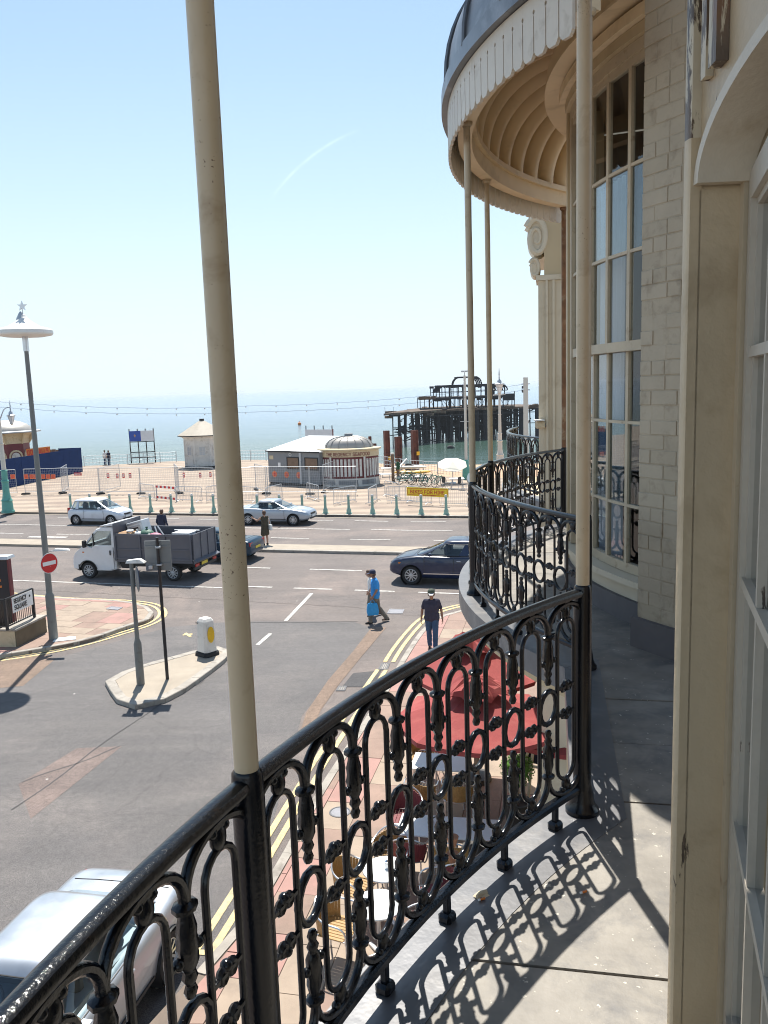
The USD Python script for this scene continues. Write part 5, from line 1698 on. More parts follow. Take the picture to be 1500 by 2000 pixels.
for sy_ in (-1, 1):
    put('handle', tube(smoothline([(-.09, sy_ * .02, .36), (-.04, sy_ * .012, .46), (0, 0, .49), (.04, sy_ * .012, .46), (.09, sy_ * .02, .36)], 10), .008, 5), 'bag_blue', t)
pc = at(728, 1208)
person('person in white top and taupe trousers half hidden behind the man in blue', (pc[0] - .03, pc[1] + .34, 0), toward((-1, -.1)),
       dict(walk, elL=(-.02, .23, 1.15), wrL=(.10, .2, .95), knL=(.10, .09, .5), anL=(.02, .09, .09)), dict(top='cloth_white', sleeve=.5, bottom='trousers_taupe', hair='hair_brown'), 1.56, 'skin', .95)
# the man in the cap on the pavement, walking towards the house
pcap = at(845, 1268, .125)
person('man in dark polo shirt jeans and green cap walking on the right pavement', (pcap[0], pcap[1], .125), toward((-.10, -1)),
       dict(elL=(-.04, .27, 1.14), wrL=(.02, .30, .90), elR=(-.06, -.27, 1.14), wrR=(.0, -.30, .90), knL=(.10, .09, .50), anL=(.12, .09, .09), knR=(-.0, -.09, .50), anR=(-.16, -.08, .10)),
       dict(top='polo_navy', sleeve=.7, bottom='jeans', hat='cap_green', peak='cloth_white'), 1.72, 'skin_tan', 1.12)
# woman at the reservation hailing, in a dark dress
pd_ = at(519, 1064, .12)
person('woman in dark sleeveless dress with raised arm standing on the central reservation', (pd_[0], pd_[1], .12), toward((-.55, .83)),
       dict(elL=(.12, .34, 1.26), wrL=(.34, .46, 1.38), elR=(-.02, -.24, 1.14), wrR=(.04, -.24, .9)), dict(top='dress_brown', sleeve=.0, skirt=True, hair='hair_brown'), 1.66, 'skin', .92)
t = thing('shoulder_bag', 'white shoulder bag hanging at the side of the woman in dark dress', 'bag', (pd_[0] + .26, pd_[1] + .0, .84), toward((-.55, .83)))
put('bag', rbox((0, 0, .14), (.34, .10, .30), .03), 'cloth_white', t, False)
put('strap', tube(smoothline([(-.14, 0, .28), (-.06, .03, .48), (.0, .05, .6), (.06, .03, .48), (.14, 0, .28)], 12), .010, 5), 'cloth_white', t)
pn_ = W(-23.15, 40.5)
pn_ = aty(319, 1047, 40.6); pn_[2] = 0
qn = at(319, 1062, 0)
person('man in navy jersey seen from behind beyond the loaded truck', (qn[0], qn[1], 0.0), toward((.2, 1)), dict(walk, knL=(.06, .09, .5), anL=(.06, .09, .09), knR=(-.02, -.09, .5), anR=(-.12, -.09, .1)), dict(top='jersey_navy', sleeve=1.2, bottom='jeans', hair='hair_brown'), 1.76, 'skin')

# ------------------------------------------------------------------ vehicles (x forward, y left)
def superell(xc, a, hw, n, m=44):
    q = np.linspace(0, 2 * math.pi, m, endpoint=False)
    c, s = np.cos(q), np.sin(q)
    return np.stack([xc + a * np.sign(c) * np.abs(c) ** (2 / n), hw * np.sign(s) * np.abs(s) ** (2 / n)], 1)


def wheel(t, x, y, r, w=.2, spokes=9, rim='alloy'):
    sg = 1 if y > 0 else -1
    R90 = frame([x, y, r], [1, 0, 0], [0, 0, -sg], [0, sg, 0])
    wpath = put('wheel', xf(lathe([(.62 * r, -w / 2 + .01), (.93 * r, -w / 2), (r, -w / 2 + .03), (r, w / 2 - .03), (.93 * r, w / 2), (.68 * r, w / 2 - .005), (.66 * r, w / 2 - .03), (0, w / 2 - .07)], 28), R90), 'tyre', t, 40)
    rr = .66 * r
    g_ = [lathe([(rr, w / 2 - .05), (rr * 1.04, w / 2 - .01), (rr * .96, w / 2 - .005), (rr * .9, w / 2 - .035)], 28), lathe([(rr * .24, w / 2 - .06), (rr * .24, w / 2 - .012), (rr * .15, w / 2 - .004), (0, w / 2 - .004)], 14)]
    for k in range(spokes):
        a_ = 2 * math.pi * k / spokes
        g_.append(rz(mv(box((0, 0, 0), (rr * .74, rr * .16, .02)), (rr * .56, 0, w / 2 - .026)), a_))
    put('rim', xf(J(g_), R90), rim, wpath, 40)
    return wpath


def car(name, label, loc, a, p):
    """p: L, W, stations of the body, greenhouse levels, wheel places; see the calls."""
    t = thing(name, label, 'car', loc, a)
    paint = p['paint']
    hw = p['W'] / 2
    rings = []
    for x, zl, zt, k in p['body']:
        w = hw * k
        half = [(0, zl), (.80 * w, zl), (.94 * w, zl + .05), (.985 * w, zl + .22 * (zt - zl)), (w, zl + .5 * (zt - zl)), (w * .995, zl + .68 * (zt - zl)), (w * .975, zt - .09), (w * .93, zt - .025), (w * .80, zt + .008), (w * .4, zt + .028), (0, zt + .034)]
        rings.append([(x, y, z) for y, z in half] + [(x, -y, z) for y, z in reversed(half[1:-1])])
    # a finer body: in-between stations along a smooth line
    R_ = np.array(rings)
    xs = R_[:, 0, 0]
    from scipy.interpolate import PchipInterpolator
    fx = np.unique(np.concatenate([np.linspace(xs[0], xs[-1], 34), xs]))
    f_ = PchipInterpolator(xs, R_.reshape(len(xs), -1))(fx).reshape(len(fx), -1, 3)
    body = loft(f_)
    for x in p['axles']:
        for sg in (-1, 1):
            body = boolean(body, xf(cyl(p['r'] + .055, .42), frame([x, sg * (hw - .10), p['r']], [1, 0, 0], [0, 0, 1], [0, -1, 0])))
    bp = put('body', body, paint, t, 32)
    for x in p['axles']:
        put('wheel_well', J(*[xf(lathe([(p['r'] + .05, -.16), (p['r'] + .05, .10), (0, .10)], 24), frame([x, sg * (hw - .12), p['r']], [1, 0, 0], [0, 0, 1 * sg], [0, -sg, 0])) for sg in (-1, 1)]), 'black_trim', t)
        for sg in (-1, 1):
            wheel(t, x, sg * (hw - .10), p['r'], .20, p.get('spokes', 9))
    # greenhouse
    zb, zr, ztop = p['zb'], p['zr'], p['zt']
    (b0, b1, bw), (r0, r1, rw) = p['belt'], p['roofline']
    n_ = p.get('square', 5.0)
    lv = []
    for q in (0, .35, .7, 1.0):
        e = q ** .9
        lv.append((zb + (zr - zb) * q, b0 + (r0 - b0) * e, b1 + (r1 - b1) * e, bw + (rw - bw) * q))
    def ringat(l, grow=0.0):
        z, x0, x1, w = l
        o = superell((x0 + x1) / 2, (x1 - x0) / 2 + grow, w + grow, n_)
        return np.column_stack([o, np.full(len(o), z)])
    put('glass', loft([ringat(l) for l in lv], cap=False), 'car_glass', t, 40)
    roof = [ringat(lv[-1], .006)]
    for f, dz in ((.0, .018), (.09, .6), (.25, .9), (.6, 1.0)):
        z, x0, x1, w = lv[-1]
        xc = (x0 + x1) / 2
        o = superell(xc, (x1 - x0) / 2 * (1 - f * .85) + .006, w * (1 - f * .8) + .006, n_ - f * 2)
        roof.append(np.column_stack([o, np.full(len(o), zr + (ztop - zr) * dz)]))
    put('roof', loft([np.column_stack([ringat(lv[-1], .004)[:, :2], np.full(44, zr - .03)])] + roof), paint, t, 40)
    # gutters and shut lines
    gut = ringat(lv[-1], .012)
    put('roof_gutter', tube(gut + [0, 0, -.004], .009, 5, closed=True), 'black_trim', t)
    put('window_seal', tube(ringat(lv[0], .006) + [0, 0, .012], .011, 5, closed=True), 'black_trim', t)
    for nm, x in (('boot_seam', b0 - .05), ('bonnet_seam', b1 + .06)):
        i = int(np.argmin(np.abs(fx - x)))
        line = f_[i][[8, 9, 10, 11, 12]] + [0, 0, .003]
        put(nm, tube(line, .006, 4), 'black_trim', t)
    for sg in (-1, 1):
        i0, i1 = int(np.argmin(np.abs(fx - b1 - .06))), int(np.argmin(np.abs(fx - xs[-1] + .30)))
        line = [f_[i][8] * [1, sg, 1] + [0, 0, .004] for i in range(i0, i1 + 1)]
        if len(line) > 2:
            put('bonnet_edge', tube(line, .005, 4), 'black_trim', t)
    # pillars follow the glass a little proud of it
    m = 44
    def pillar(i0, i1, name_='pillar', lo=0, sub=4):
        idx = [i % m for i in np.arange(i0, i1 + 1)]
        A_ = [[ringat(l, .008)[i] for i in idx] + [ringat(l, -.03)[i] for i in idx[::-1]] for l in lv]
        put(name_, loft(A_), paint, t, 40)
    for (i0, i1) in p['pillars']:
        pillar(i0, i1)
        pillar((m - i1) % m if i1 else 0, ((m - i1) % m) + (i1 - i0))
    # belt trim and inside
    put('interior', J(bbox(b0 + .25, -bw + .07, zb - .1, b1 - .35, bw - .07, zb + .04)), 'cabin_dark', t, False)
    for x, ys in p.get('seats', ((.1, (-.35, .35)), (-.75, (-.35, .35)))):
        for y in ys:
            put('seat', J(rbox((x, y, zb + .12), (.14, .46, .42), .04), rbox((x - .02, y, zb + .37), (.09, .24, .14), .03)), 'cabin_dark', t, False)
    put('dashboard', hull([(b1 - .62, -bw + .1, zb - .02), (b1 - .62, bw - .1, zb - .02), (b1 - .12, -bw + .2, zb - .02), (b1 - .12, bw - .2, zb - .02), (b1 - .55, -bw + .14, zb + .09), (b1 - .55, bw - .14, zb + .09)]), 'cabin_dark', t, False)
    xw = b1 - .82
    put('steering_wheel', tube([(xw - .06 * math.sin(q), -.35 + .17 * math.cos(q), zb + .08 + .17 * math.sin(q)) for q in np.linspace(0, 2 * math.pi, 16, endpoint=False)], .014, 5, closed=True), 'cabin_dark', t)
    # mirrors, handles, lights, plates, seams
    for sg in (-1, 1):
        put('mirror', J(rbox((b1 - .62, sg * (hw + .07), zb + .08), (.13, .17, .12), .03), box((b1 - .6, sg * (hw - .01), zb + .05), (.06, .1, .04))), p.get('mirror', paint), t, False)
        for x in p['handles']:
            put('door_handle', rbox((x, sg * (hw * .992 + .008), p['zh']), (.17, .03, .035), .01), p.get('trim', paint), t, False)
        for x in p['seams']:
            put('door_seam', bbox(x - .005, sg * hw * .93 if sg > 0 else -hw * 1.003, p['zsill'], x + .005, hw * 1.003 if sg > 0 else -hw * .93, zb - .06), 'black_trim', t, False)
        put('side_trim', bbox(p['axles'][1] + p['r'] + .12, sg * hw * .98 if sg > 0 else -hw * 1.008, p['zsill'] + .02, p['axles'][0] - p['r'] - .12, hw * 1.008 if sg > 0 else -hw * .98, p['zsill'] + .055), p.get('sill', 'black_trim'), t, False)
        hl = p['headlamp']
        put('headlight', hull([(hl[0] + dx, sg * (hl[1] + dy), hl[2] + dz) for dx, dy, dz in hl[3]]), 'lens_clear', t, 30)
        tl = p['taillamp']
        put('taillight', hull([(tl[0] + dx, sg * (tl[1] + dy), tl[2] + dz) for dx, dy, dz in tl[3]]), 'lens_red', t, 30)
        if p.get('indicator'):
            il = p['indicator']
            put('indicator', hull([(il[0] + dx, sg * (il[1] + dy), il[2] + dz) for dx in (-.07, .07) for dy in (-.02, .02) for dz in (-.03, .03)]), 'lens_amber', t, False)
    xf_, xr_ = p['body'][-1][0], p['body'][0][0]
    put('grille', rbox((xf_ - .02, 0, p['zg']), (.06, hw * .8, .11), .015), 'black_trim', t, False)
    put('lower_grille', rbox((xf_ - .0, 0, p['zg'] - .25), (.05, hw * 1.1, .09), .015), 'black_trim', t, False)
    put('number_plate', box((xf_ + .025, 0, p['zg'] - .14), (.012, .5, .11)), 'sign_white', t, False)
    put('number_plate', box((xr_ - .012, 0, p['zg'] - .0), (.012, .5, .11)), 'plate_yellow', t, False)
    for sg in (-1, 1):
        put('wiper', rod((b1 - .10, sg * .1 - .2, zb + .03), (b1 - .34, sg * .25 - .02, zb + .16), .008, 5), 'black_trim', t)
    return t


BLK = lambda x, y, z: [(dx, dy, dz) for dx in (-x, x) for dy in (-y, y) for dz in (-z, z)]
hatch = dict(W=1.66, paint='paint_pale', r=.29, axles=(1.19, -1.18), zb=.93, zr=1.40, zt=1.50, square=5.5, spokes=8,
             body=[(-1.80, .38, .72, .80), (-1.74, .30, .88, .92), (-1.55, .22, .94, .98), (-1.0, .20, .95, 1.0), (0, .19, .94, 1.0), (.75, .2, .95, 1.0), (1.0, .21, .93, .99), (1.40, .23, .84, .96), (1.68, .28, .74, .88), (1.80, .36, .62, .72), (1.83, .42, .55, .6)],
             belt=(-1.72, 1.12, .77), roofline=(-1.42, .28, .63), pillars=((4, 6), (9, 9), (12, 13), (16, 19)),
             handles=(-.55,), zh=.80, seams=(-.62, .72), zsill=.33, headlamp=(1.50, .62, .70, [(-.25, .14, -.05), (-.22, .12, .09), (.18, -.12, -.07), (.2, .02, -.08), (.10, -.1, .05), (.18, .06, -.02), (-.05, -.05, .13)]),
             taillamp=(-1.68, .70, .86, BLK(.07, .06, .15)), zg=.60)
o = W(-29.65, 43.0)
car('hatchback_car', 'small pale silver three-door hatchback driving on the far carriageway at left', o, toward(RE), hatch)
saloon = dict(W=1.78, paint='paint_silver', r=.32, axles=(1.38, -1.36), zb=.90, zr=1.27, zt=1.38, square=5.0, spokes=10,
              body=[(-2.20, .42, .80, .78), (-2.14, .34, .92, .90), (-1.9, .26, .97, .97), (-1.3, .21, .96, 1.0), (0, .19, .93, 1.0), (.8, .2, .93, 1.0), (1.2, .21, .92, .995), (1.7, .24, .85, .97), (2.1, .3, .75, .90), (2.24, .38, .64, .78), (2.28, .44, .56, .68)],
              belt=(-1.62, 1.18, .80), roofline=(-.85, .25, .61), pillars=((4, 6), (12, 12), (17, 19)),
              handles=(-.40,), zh=.79, seams=(-.45, .85), zsill=.32, headlamp=(2.02, .63, .68, [(-.2, .15, -.05), (-.2, .13, .06), (.12, -.16, -.07), (.14, .02, -.07), (.05, -.14, .06), (.1, .05, .0)]),
              taillamp=(-2.12, .62, .80, BLK(.06, .16, .075)), zg=.62)
o = W(-18.62, 43.75)
car('saloon_car', 'silver coupe driving on the far carriageway beside the cream column', o, toward(RE), saloon)
suv = dict(W=1.88, paint='paint_navy', r=.365, axles=(1.40, -1.35), zb=1.12, zr=1.56, zt=1.69, square=5.0, spokes=10, sill='chrome', trim='chrome', mirror='paint_navy',
           body=[(-2.34, .50, .95, .82), (-2.26, .38, 1.10, .93), (-2.0, .30, 1.15, .98), (-1.3, .26, 1.15, 1.0), (0, .24, 1.12, 1.0), (.9, .25, 1.12, 1.0), (1.25, .26, 1.10, .995), (1.75, .3, 1.02, .97), (2.1, .36, .92, .90), (2.26, .42, .80, .80), (2.32, .50, .70, .66)],
           belt=(-2.1, 1.25, .82), roofline=(-1.55, .22, .65), pillars=((4, 6), (11, 12), (16, 19)),
           handles=(-.45, -1.3), zh=.95, seams=(-.25, .88, -1.2), zsill=.42, headlamp=(2.0, .66, .84, [(-.24, .16, -.04), (-.2, .13, .08), (.14, -.14, -.06), (.14, .02, -.08), (.05, -.12, .08), (.1, .05, .0)]),
           taillamp=(-2.22, .72, 1.0, BLK(.07, .1, .14)), zg=.74, indicator=(1.83, .87, .84))
o = W(-5.98, 31.0)
car('suv_car', 'dark navy sport utility car with chrome sill driving left behind the bowed railing', o, toward(-RE), suv)
teal = dict(saloon, paint='paint_teal', belt=(-1.7, 1.18, .80), zt=1.40)
o = W(-17.6, 33.9)
car('teal_car', 'dark blue saloon car half hidden between the truck and the cream column', o, toward(-RE), teal)
park = dict(saloon, zt=1.43, zr=1.31, roofline=(-1.0, .45, .60), belt=(-1.75, 1.25, .80), square=6.0,
            seats=((.1, (-.35, .35)), (-.85, (-.3, .3))))
SD = np.array([.21, .978, 0]) / np.linalg.norm([.21, .978])
park_c = np.array([-4.1, 8.62, 0])
car('parked_car', 'silver saloon car parked beside the near pavement seen from above', park_c, toward(-SD), park)

# people at the wheel
def driver(label, loc, a, top, zoff):
    z = zoff
    seat = dict(pel=(0, 0, .25), waist=(-.03, 0, .40), chest=(-.06, 0, .56), neck=(-.06, 0, .74), head=(-.03, 0, .88), shL=(-.06, .18, .68), shR=(-.06, -.18, .68),
                elL=(.10, .22, .46), elR=(.10, -.22, .46), wrL=(.34, .14, .52), wrR=(.34, -.14, .52), hiL=(0, .09, .2), hiR=(0, -.09, .2), knL=(.4, .1, .26), knR=(.4, -.1, .26), anL=(.52, .1, -.0), anR=(.52, -.1, 0))
    return person(label, (loc[0], loc[1], z), a, seat, dict(top=top, sleeve=.7, bottom='jeans'), 1.7, 'skin', 1.0)


def inside(o, a, x, y):
    return (o[0] + math.cos(a) * x - math.sin(a) * y, o[1] + math.sin(a) * x + math.cos(a) * y)


o = W(-29.65, 43.0)
driver('driver in white top at the wheel of the pale hatchback', inside(o, toward(RE), .05, -.36), toward(RE), 'cloth_white', .44)
o = W(-18.62, 43.75)
driver('driver in pale top at the wheel of the silver coupe', inside(o, toward(RE), .0, -.36), toward(RE), 'cloth_white', .36)

# --- the tipper truck with its load
to = W(-19.12, 30.35)
ta = toward(-RE)
truck = thing('tipper_truck', 'white cab dropside truck with grey body loaded with scrap', 'truck', to, ta)
prof = [(.62, .42), (.62, 2.12), (.75, 2.20), (1.2, 2.19), (1.50, 2.10), (1.66, 1.95), (2.16, 1.38), (2.55, 1.10), (2.66, .92), (2.70, .66), (2.68, .40), (2.3, .34), (.9, .34)]
P_ = Polygon(prof)


def cabshape(inset=0.0, w=.97):
    rings = []
    def ringof(d):
        q = P_.buffer(-d - inset, join_style=2)
        c = np.array(q.exterior.coords[:-1])
        return c
    base = np.array(prof)
    cen = base.mean(0)
    rings = []
    for y, sc_ in ((-w, .95), (-w + .05, .995), (-w + .12, 1.0), (w - .12, 1.0), (w - .05, .995), (w, .95)):
        k = cen + (base - cen) * (sc_ - inset)
        rings.append([(x, y, z) for x, z in k])
    v, f = loft(rings)
    v = v.copy()
    v[:, 1] *= 1 - .11 * np.clip((v[:, 2] - 1.3) / .9, 0, 1)
    return v, f


cab = boolean(cabshape(), cabshape(.07, .90))
sidewin = Polygon([(.80, 1.42), (.80, 2.02), (1.44, 2.02), (1.60, 1.88), (2.02, 1.42), (1.72, 1.30), (1.60, 1.42)])
cab = boolean(cab, xf(prism(sidewin, -1.2, 1.2), frame([0, 0, 0], [1, 0, 0], [0, 0, 1], [0, -1, 0])))
ws = hull([(x, y, z) for x, z in ((1.50, 2.04), (2.18, 1.42), (1.9, 1.9), (1.4, 1.9), (2.4, 1.6), (2.0, 1.3)) for y in (-.72, .72)])
cab = boolean(cab, hull([(x, y, z) for y, (x, z) in [(yy, q) for yy in (-.70, .70) for q in ((1.55, 1.98), (2.10, 1.42), (2.6, 1.55), (1.9, 2.25), (1.35, 1.9), (1.85, 1.38))]]))
for x in (1.96,):
    for sg in (-1, 1):
        cab = boolean(cab, xf(cyl(.42, .7), frame([x, sg * .95, .34], [1, 0, 0], [0, 0, 1], [0, -1, 0])))
cp = put('cab', cab, 'paint_white', truck, 28)
put('windscreen', (np.array([(1.60, -.72, 1.985), (2.14, -.80, 1.40), (2.14, .80, 1.40), (1.60, .72, 1.985)]), np.array([[0, 1, 2], [0, 2, 3]])), 'car_glass', truck, False)
for sg in (-1, 1):
    q = np.array([(x, z) for x, z in sidewin.exterior.coords[:-1]])
    v = np.array([(x, sg * .945 * (1 - .11 * max(0, (z - 1.3) / .9)), z) for x, z in q])
    c_ = v.mean(0)
    put('side_window', (np.vstack([v, c_]), np.array([[i, (i + 1) % len(v), len(v)] for i in range(len(v))])), 'car_glass', truck, False)
    put('quarter_trim', bbox(1.60, sg * .95 - .02, 1.40, 1.645, sg * .95 + .02 - .06 * 0, 1.92), 'black_trim', truck, False)
    put('mirror', J(rbox((1.95, sg * 1.12, 1.50), (.12, .2, .3), .03), box((1.97, sg * 1.0, 1.45), (.05, .15, .05))), 'black_trim', truck, False)
    put('door_seam', bbox(.70, sg * .962 - .012, .45, .715, sg * .962 + .012, 1.35), 'black_trim', truck, False)
    put('door_handle', rbox((.86, sg * .975, 1.12), (.06, .03, .2), .01), 'black_trim', truck, False)
    put('side_repeater', rbox((2.14, sg * .972, 1.12), (.1, .02, .05), .01), 'lens_amber', truck, False)
    put('headlight', hull([(2.30, sg * .90, .98), (2.56, sg * .66, .98), (2.62, sg * .62, .78), (2.36, sg * .94, .78), (2.60, sg * .8, .80), (2.50, sg * .88, .96)]), 'lens_clear', truck, 30)
    put('wheel_arch_trim', xf(lathe([(.42, -.05), (.445, -.05), (.445, .03), (.42, .03)], 24, a0=0.15, a1=math.pi - .15), frame([1.96, sg * .95, .34], [1, 0, 0], [0, 0, 1], [0, -1, 0])), 'black_trim', truck)
put('front_bumper', hull([(x, y, z) for x, z in ((2.36, .32), (2.74, .38), (2.76, .62), (2.40, .62)) for y in (-.80, .80)] + [(2.36, y, z) for y in (-1.0, 1.0) for z in (.34, .6)]), 'black_trim', truck, 30)
put('grille', rbox((2.62, 0, .86), (.12, .95, .2), .03), 'black_trim', truck, False)
put('cab_floor', bbox(.7, -.85, .75, 2.1, .85, .95), 'cabin_dark', truck, False)
put('dashboard', hull([(1.75, -.85, .95), (1.75, .85, .95), (2.3, -.8, .95), (2.3, .8, .95), (1.85, -.85, 1.28), (1.85, .85, 1.28), (2.1, -.8, 1.3), (2.1, .8, 1.3)]), 'cabin_dark', truck, False)
for y in (-.5, .0, .5):
    put('seat', J(rbox((.85, y, 1.35), (.14, .44, .7), .05), rbox((1.1, y, .98), (.5, .44, .14), .05)), 'cabin_dark', truck, False)
for x, sg in ((1.96, 1), (1.96, -1), (-1.96, 1), (-1.96, -1)):
    wheel(truck, x, sg * .86, .345, .22, 10, 'galv')
put('chassis', J(bbox(-2.7, -.45, .5, 1.0, -.3, .72), bbox(-2.7, .3, .5, 1.0, .45, .72), bbox(-2.1, -.75, .32, -1.82, .75, .44)), 'cabin_dark', truck, False, kind=None)
put('side_guard', bbox(-1.4, .80, .55, .5, .84, .68), 'black_trim', truck, False)
put('tool_box', rbox((.15, .72, .62), (.6, .3, .3), .02), 'black_trim', truck, False)
X0, X1, YW, Z0, Z1 = -2.92, .56, 1.02, .86, 1.93
put('bed_floor', bbox(X0, -YW, Z0 - .1, X1, YW, Z0), 'truck_grey', truck, False)
for sg in (-1, 1):
    y0, y1 = (YW - .045, YW) if sg > 0 else (-YW, -YW + .045)
    put('dropside', bbox(X0 + .002, y0, Z0 + .002, X1 - .002, y1, Z1), 'truck_grey', truck, False)
    for z0, z1 in ((Z0 + .01, Z0 + .09), (Z1 - .09, Z1 + .01), (Z0 + .42, Z0 + .47)):
        put('side_rail', bbox(X0 + .05, sg * YW - .02 + sg * .012, z0, X1 - .05, sg * YW + .02 + sg * .012, z1), 'truck_grey', truck, False)
    for x in np.linspace(X0 + .03, X1 - .03, 4):
        put('side_post', bbox(x - .035, sg * YW - .03 + sg * .022, Z0 - .02, x + .035, sg * YW + .03 + sg * .022, Z1 + .012), 'truck_grey', truck, False)
put('tailgate', bbox(X0 - .046, -YW + .06, Z0 + .002, X0 - .001, YW - .06, Z1), 'truck_grey', truck, False)
for y in (-.95, -.3, .3, .95):
    put('tail_post', bbox(X0 - .075, y - .035, Z0 - .06, X0 - .047, y + .035, Z1 + .02), 'truck_grey', truck, False)
put('tail_ledge', hull([(X0 - .05, y, z) for y in (-YW, YW) for z in (Z0 + .05, Z0 - .14)] + [(X0 - .22, y, Z0 - .02) for y in (-YW, YW)]), 'truck_grey', truck, False)
put('headboard', bbox(X1 + .003, -YW, Z0, X1 + .05, YW, 2.36), 'truck_grey', truck, False)
put('cab_visor', hull([(X1 + .052, y, z) for y in (-.95, .95) for z in (2.25, 2.36)] + [(1.35, y, 2.215) for y in (-.86, .86)]), 'appliance', truck, False)
put('tail_bar', bbox(X0 - .05, -.95, .48, X0 + .02, .95, .60), 'black_trim', truck, False)
for sg in (-1, 1):
    put('taillight', rbox((X0 - .06, sg * .75, .66), (.05, .3, .12), .015), 'lens_red', truck, False)
put('number_plate', box((X0 - .075, .15, .66), (.012, .5, .12)), 'plate_yellow', truck, False)
driver('driver in pink top at the wheel of the loaded truck', inside(to, ta, 1.02, -.5), ta, 'cloth_pink', .82)


def load(name, label, cat, x, y, z, geoms, rot=0.0):
    """Something lying in the truck's bed: thing with one or more parts."""
    p = inside(to, ta, x, y)
    t = thing(name, label, cat, (p[0], p[1], z), ta + rot)
    for nm, g_, m in geoms:
        put(nm, g_, m, t, False if nm != 'tyre' else 35)
    return t


tilt = np.array([[math.cos(.25), 0, math.sin(.25), 0], [0, 1, 0, 0], [-math.sin(.25), 0, math.cos(.25), 0], [0, 0, 0, 1]])
load('cooker', 'pale blue grey cooker tipped up at the front of the truck bed', 'cooker', .05, -.15, 1.78, [
    ('cabinet', xf(rbox((0, 0, .25), (.75, .62, .55), .02), tilt), 'appliance'), ('door', xf(rbox((0, .315, .20), (.52, .03, .30), .01), tilt), 'galv'), ('door_window', xf(box((0, .335, .2), (.34, .01, .15)), tilt), 'black_trim'), ('panel', xf(box((0, .32, .46), (.66, .02, .08)), tilt), 'galv')])
load('cardboard_box', 'brown cardboard box by the headboard in the truck bed', 'box', .15, .62, 1.55, [('box', rbox((0, 0, .2), (.6, .4, .42), .01), 'cardboard'), ('flap', hull([(-.3, .2, .41), (.3, .2, .41), (.3, .38, .33), (-.3, .38, .33), (-.3, .2, .42), (.3, .2, .42)]), 'cardboard')])
load('scrap_heap', 'jumbled dark scrap filling the bottom of the truck bed', 'scrap', -1.1, 0, Z0, [('heap', J([rbox((random.uniform(-1.6, 1.5), random.uniform(-.8, .8), random.uniform(.1, .62)), (random.uniform(.25, .7), random.uniform(.2, .6), random.uniform(.15, .4)), .02) for _ in range(46)]), 'cabin_dark')])
stage.GetPrimAtPath('/World/scrap_heap').SetCustomDataByKey('kind', 'stuff')
load('refuse_sack', 'dark green refuse sack on the load behind the truck headboard', 'sack', -.55, .35, 1.6, [('sack', sphere((0, 0, .2), .3, 2, (1.1, .9, .75)), 'junk_green'), ('neck', lathe([(.06, .40), (.03, .46), (.07, .52)], 8), 'junk_green')])
load('refuse_sack', 'white refuse sack on the load beside the green one in the truck', 'sack', -.20, .50, 1.65, [('sack', sphere((0, 0, .15), .22, 2, (1, .9, .8)), 'cloth_white'), ('neck', lathe([(.05, .30), (.03, .35), (.06, .40)], 8), 'cloth_white')])
load('bundle', 'pink and white bundle of rags on top of the truck load', 'bundle', -1.05, .55, 1.66, [('rag', sphere((0, 0, .12), .2, 2, (1.5, 1, .7)), 'junk_pink'), ('rag', sphere((.25, .05, .1), .15, 2, (1, 1, .8)), 'cloth_white')])
load('bicycle_frame', 'blue grey metal frame leaning across the truck load', 'frame', -.95, .1, 1.72, [('tube', rod((-.3, .1, 0), (.1, -.1, .38), .03), 'galv'), ('tube', rod((-.1, .25, .02), (.2, -.05, .36), .03), 'galv'), ('tube', rod((-.3, .1, .02), (-.08, .25, .02), .025), 'galv')])
load('white_box', 'white plastic crate at the back of the truck bed', 'crate', -2.2, .25, 1.62, [('box', rbox((0, 0, .12), (.75, .6, .3), .03), 'appliance'), ('lid', rbox((0, 0, .285), (.79, .64, .04), .01), 'sign_white')])
load('tyre_pile', 'loose white ring lying on the truck load near the cardboard box', 'ring', -.0, .72, 1.98, [('ring', tube([(.12 * math.cos(q), .12 * math.sin(q), .04) for q in np.linspace(0, 6.283, 14, endpoint=False)], .035, 6, closed=True), 'cloth_white')])
load('pole', 'pale length of pipe laid across the back of the truck load', 'pipe', -1.9, -.5, 1.85, [('pipe', rod((-.6, 0, 0), (.5, .1, .03), .03), 'sign_white')])
# ------------------------------------------------------------------ along the promenade
ORTHO = lambda a: (np.array([math.cos(a), math.sin(a), 0]), np.array([-math.sin(a), math.cos(a), 0]))


def text_on(t, txt, w, h, M, mat, depth=.01, bold=True):
    v, f = fromtm(meshkit.text_mesh(txt, h, depth, bold=bold))
    v = v.copy()
    v[:, 0] = (v[:, 0] - v[:, 0].min()) * w / (v[:, 0].max() - v[:, 0].min())
    put('lettering', xf((v, f), M), mat, t, False)


# blue hoarding on the left
h0, h1 = at(-90, 976, .12), at(162, 921, .12)
d = h1 - h0; Lh = np.linalg.norm(d); ah = toward(d)
t = thing('blue_hoarding', 'long dark blue timber hoarding in front of the domed toll house', 'hoarding', h0, ah)
n = int(Lh / 1.22)
for k in range(n):
    x0, x1 = k * Lh / n + .004, (k + 1) * Lh / n - .004
    put('panel', bbox(x0, random.uniform(-.012, 0), 0, x1, .03, 2.42 + random.uniform(-.02, .02)), 'hoard_blue', t, False)
put('panel', bbox(Lh - .03, .035, 0, Lh, 2.4, 2.4), 'hoard_blue', t, False)
for k in range(0, n, 2):
    put('brace', bar((k * Lh / n, .1, 2.3), (k * Lh / n, 1.2, .05), .06, .06), 'timber', t, False)
put('back_rail', bbox(0, .04, 2.2, Lh, .09, 2.3), 'timber', t, False)

